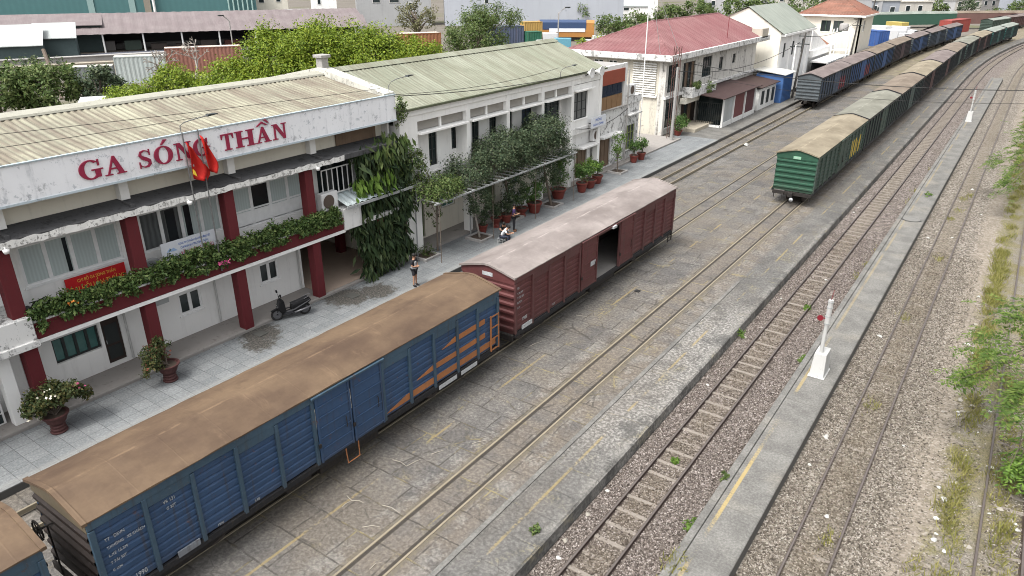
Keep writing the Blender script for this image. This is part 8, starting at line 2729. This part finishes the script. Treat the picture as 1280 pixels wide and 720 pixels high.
# ------------------------------------------------------------------ litter and small things lying about
LITM = [plain("white_scrap", (0.42, 0.42, 0.4), 0.7), plain("pale_scrap", (0.28, 0.26, 0.225), 0.8)]
prot = []
rg = random.Random(31)
for k in range(5):
    m = MB()
    n = 7
    ring_ = [(math.cos(6.283 * i / n) * rg.uniform(.05, .1), math.sin(6.283 * i / n) * rg.uniform(.04, .08), rg.uniform(0, .02)) for i in range(n)]
    m.v = ring_ + [(rg.uniform(-.02, .02), rg.uniform(-.02, .02), rg.uniform(.03, .06))]
    m.f = [(i, (i + 1) % n, n) for i in range(n)] + [tuple(reversed(range(n)))]
    o = m.build("litter_scrap", LITM[k % 2 if k < 4 else 0], None)
    tag(o, "small crumpled pale scrap of litter lying on the ballast and weeds", "litter", "scraps of litter along the tracks")
    prot.append(o)
spots = [(-1.99, 19.18), (-3.02, 23.37), (-3.07, 21.44), (-2.86, 20.93), (0.31, 40.11), (1.07, 39.84), (0.49, 36.44), (0.38, 34.0), (0.57, 28.69), (0.61, 27.73), (1.55, 28.39), (0.98, 28.45), (0.77, 21.97), (2.2, 22.45), (2.62, 22.0), (2.67, 21.75), (2.52, 22.05), (1.03, 19.53), (1.57, 20.09), (0.67, 20.92), (0.75, 19.9), (0.94, 23.06), (-6.43, 37.88), (-7.8, 45.06), (-7.77, 51.11), (-7.7, 52.42), (-7.6, 39.95), (-2.89, 32.63), (-7.76, 29.09), (-2.95, 48.32), (-1.75, 61.99), (-2.16, 58.0), (-1.76, 49.16), (-1.01, 47.01), (-0.67, 55.49), (-7.9, 16.47), (-7.87, 15.2), (-7.68, 13.2), (-7.85, 13.87), (1.99, 24.23), (2.97, 23.74), (2.15, 25.35), (1.79, 24.59)]
for k in range(24):
    z_ = rg.choice(((-3.2, .2, 15, 60), (.3, 1.4, 18, 50), (1.5, 3.2, 19, 34), (-7.8, -7.4, 13, 70)))
    spots.append((rg.uniform(z_[0], z_[1]), rg.uniform(z_[2], z_[3])))
for i, (x, y) in enumerate(spots):
    o = prot[i % 5] if i < 5 else prot[i % 5].copy()
    if i >= 5:
        COL.objects.link(o)
    s = rg.uniform(.5, 1.35) if i > 42 else rg.uniform(.9, 1.7)
    o.scale = (s, s, s)
    o.rotation_euler = (0, 0, rg.uniform(0, 6.28))
    o.location = (x, y, bz(x) + .015)
for (x, y, s, lab) in ((-3.0, 23.4, 2.4, "biggest white plastic scrap beside the island platform's right edge"), (-20.2, 66.5, 6.0, "white bags heaped on the paving near the old house's corner")):
    o = prot[4].copy()
    COL.objects.link(o)
    o.location = (x, y, bz(x) if x > -10 else -.28)
    o.scale = (s, s * .7, s)
    o['label'] = lab
    del o['group']
t = thing("paving_heap", "heap of white sheets lying between the two trains", "heap", (-13.6, 82, 0))
m = MB()
for k in range(6):
    x, y = -13.6 + rg.uniform(-1, 1), 82 + rg.uniform(-3, 3)
    m = MB()
    m.prism([(x - .7, 0), (x + .7, 0), (x + .5, .16), (x - .3, .22)], 'y', y - .8, y + .8)
    m.build("sheet", LITM[0], t)
TW = plain("pale_dry_frond", (0.33, 0.3, 0.25), 0.9)
tws = [((-13.68, 10.87), (-13.66, 11.23)), ((-13.66, 11.23), (-13.95, 11.3)), ((-13.66, 11.23), (-13.3, 11.35)), ((-12.77, 11.6), (-12.11, 11.64)), ((-14.03, 13.35), (-13.44, 13.36)), ((-13.44, 13.36), (-13.3, 13.9)), ((-12.46, 15.49), (-12.2, 15.9)), ((-11.29, 9.61), (-11.2, 9.95)), ((-14.59, 25.96), (-14.1, 26.1)), ((-14.67, 22.26), (-14.5, 22.9)), ((-12.6, 10.6), (-12.2, 10.9)), ((-13.2, 14.3), (-13.0, 14.7))]
for i, (p, q) in enumerate(tws):
    m = MB()
    a, b = Vector((*p, .012)), Vector((*q, .014))
    sd = Vector((rg.uniform(-.06, .06), rg.uniform(-.06, .06), .012))
    m.tube([a, a.lerp(b, .5) + sd, b], .012, 5, .006)
    o = m.build("dry_twig", TW, None)
    tag(o, "pale dry twig lying on the cracked yard paving beside the wagons", "twig", "dry twigs on the yard paving")
o = MB().box(-11.0, -10.75, 33.1, 33.3, 0, .06).build("rail_chock", WIRE, None, bevel=.01)
tag(o, "small black block lying on the paving right of the maroon wagon", "block")
o.location = (-2.6, -3.2, 0)
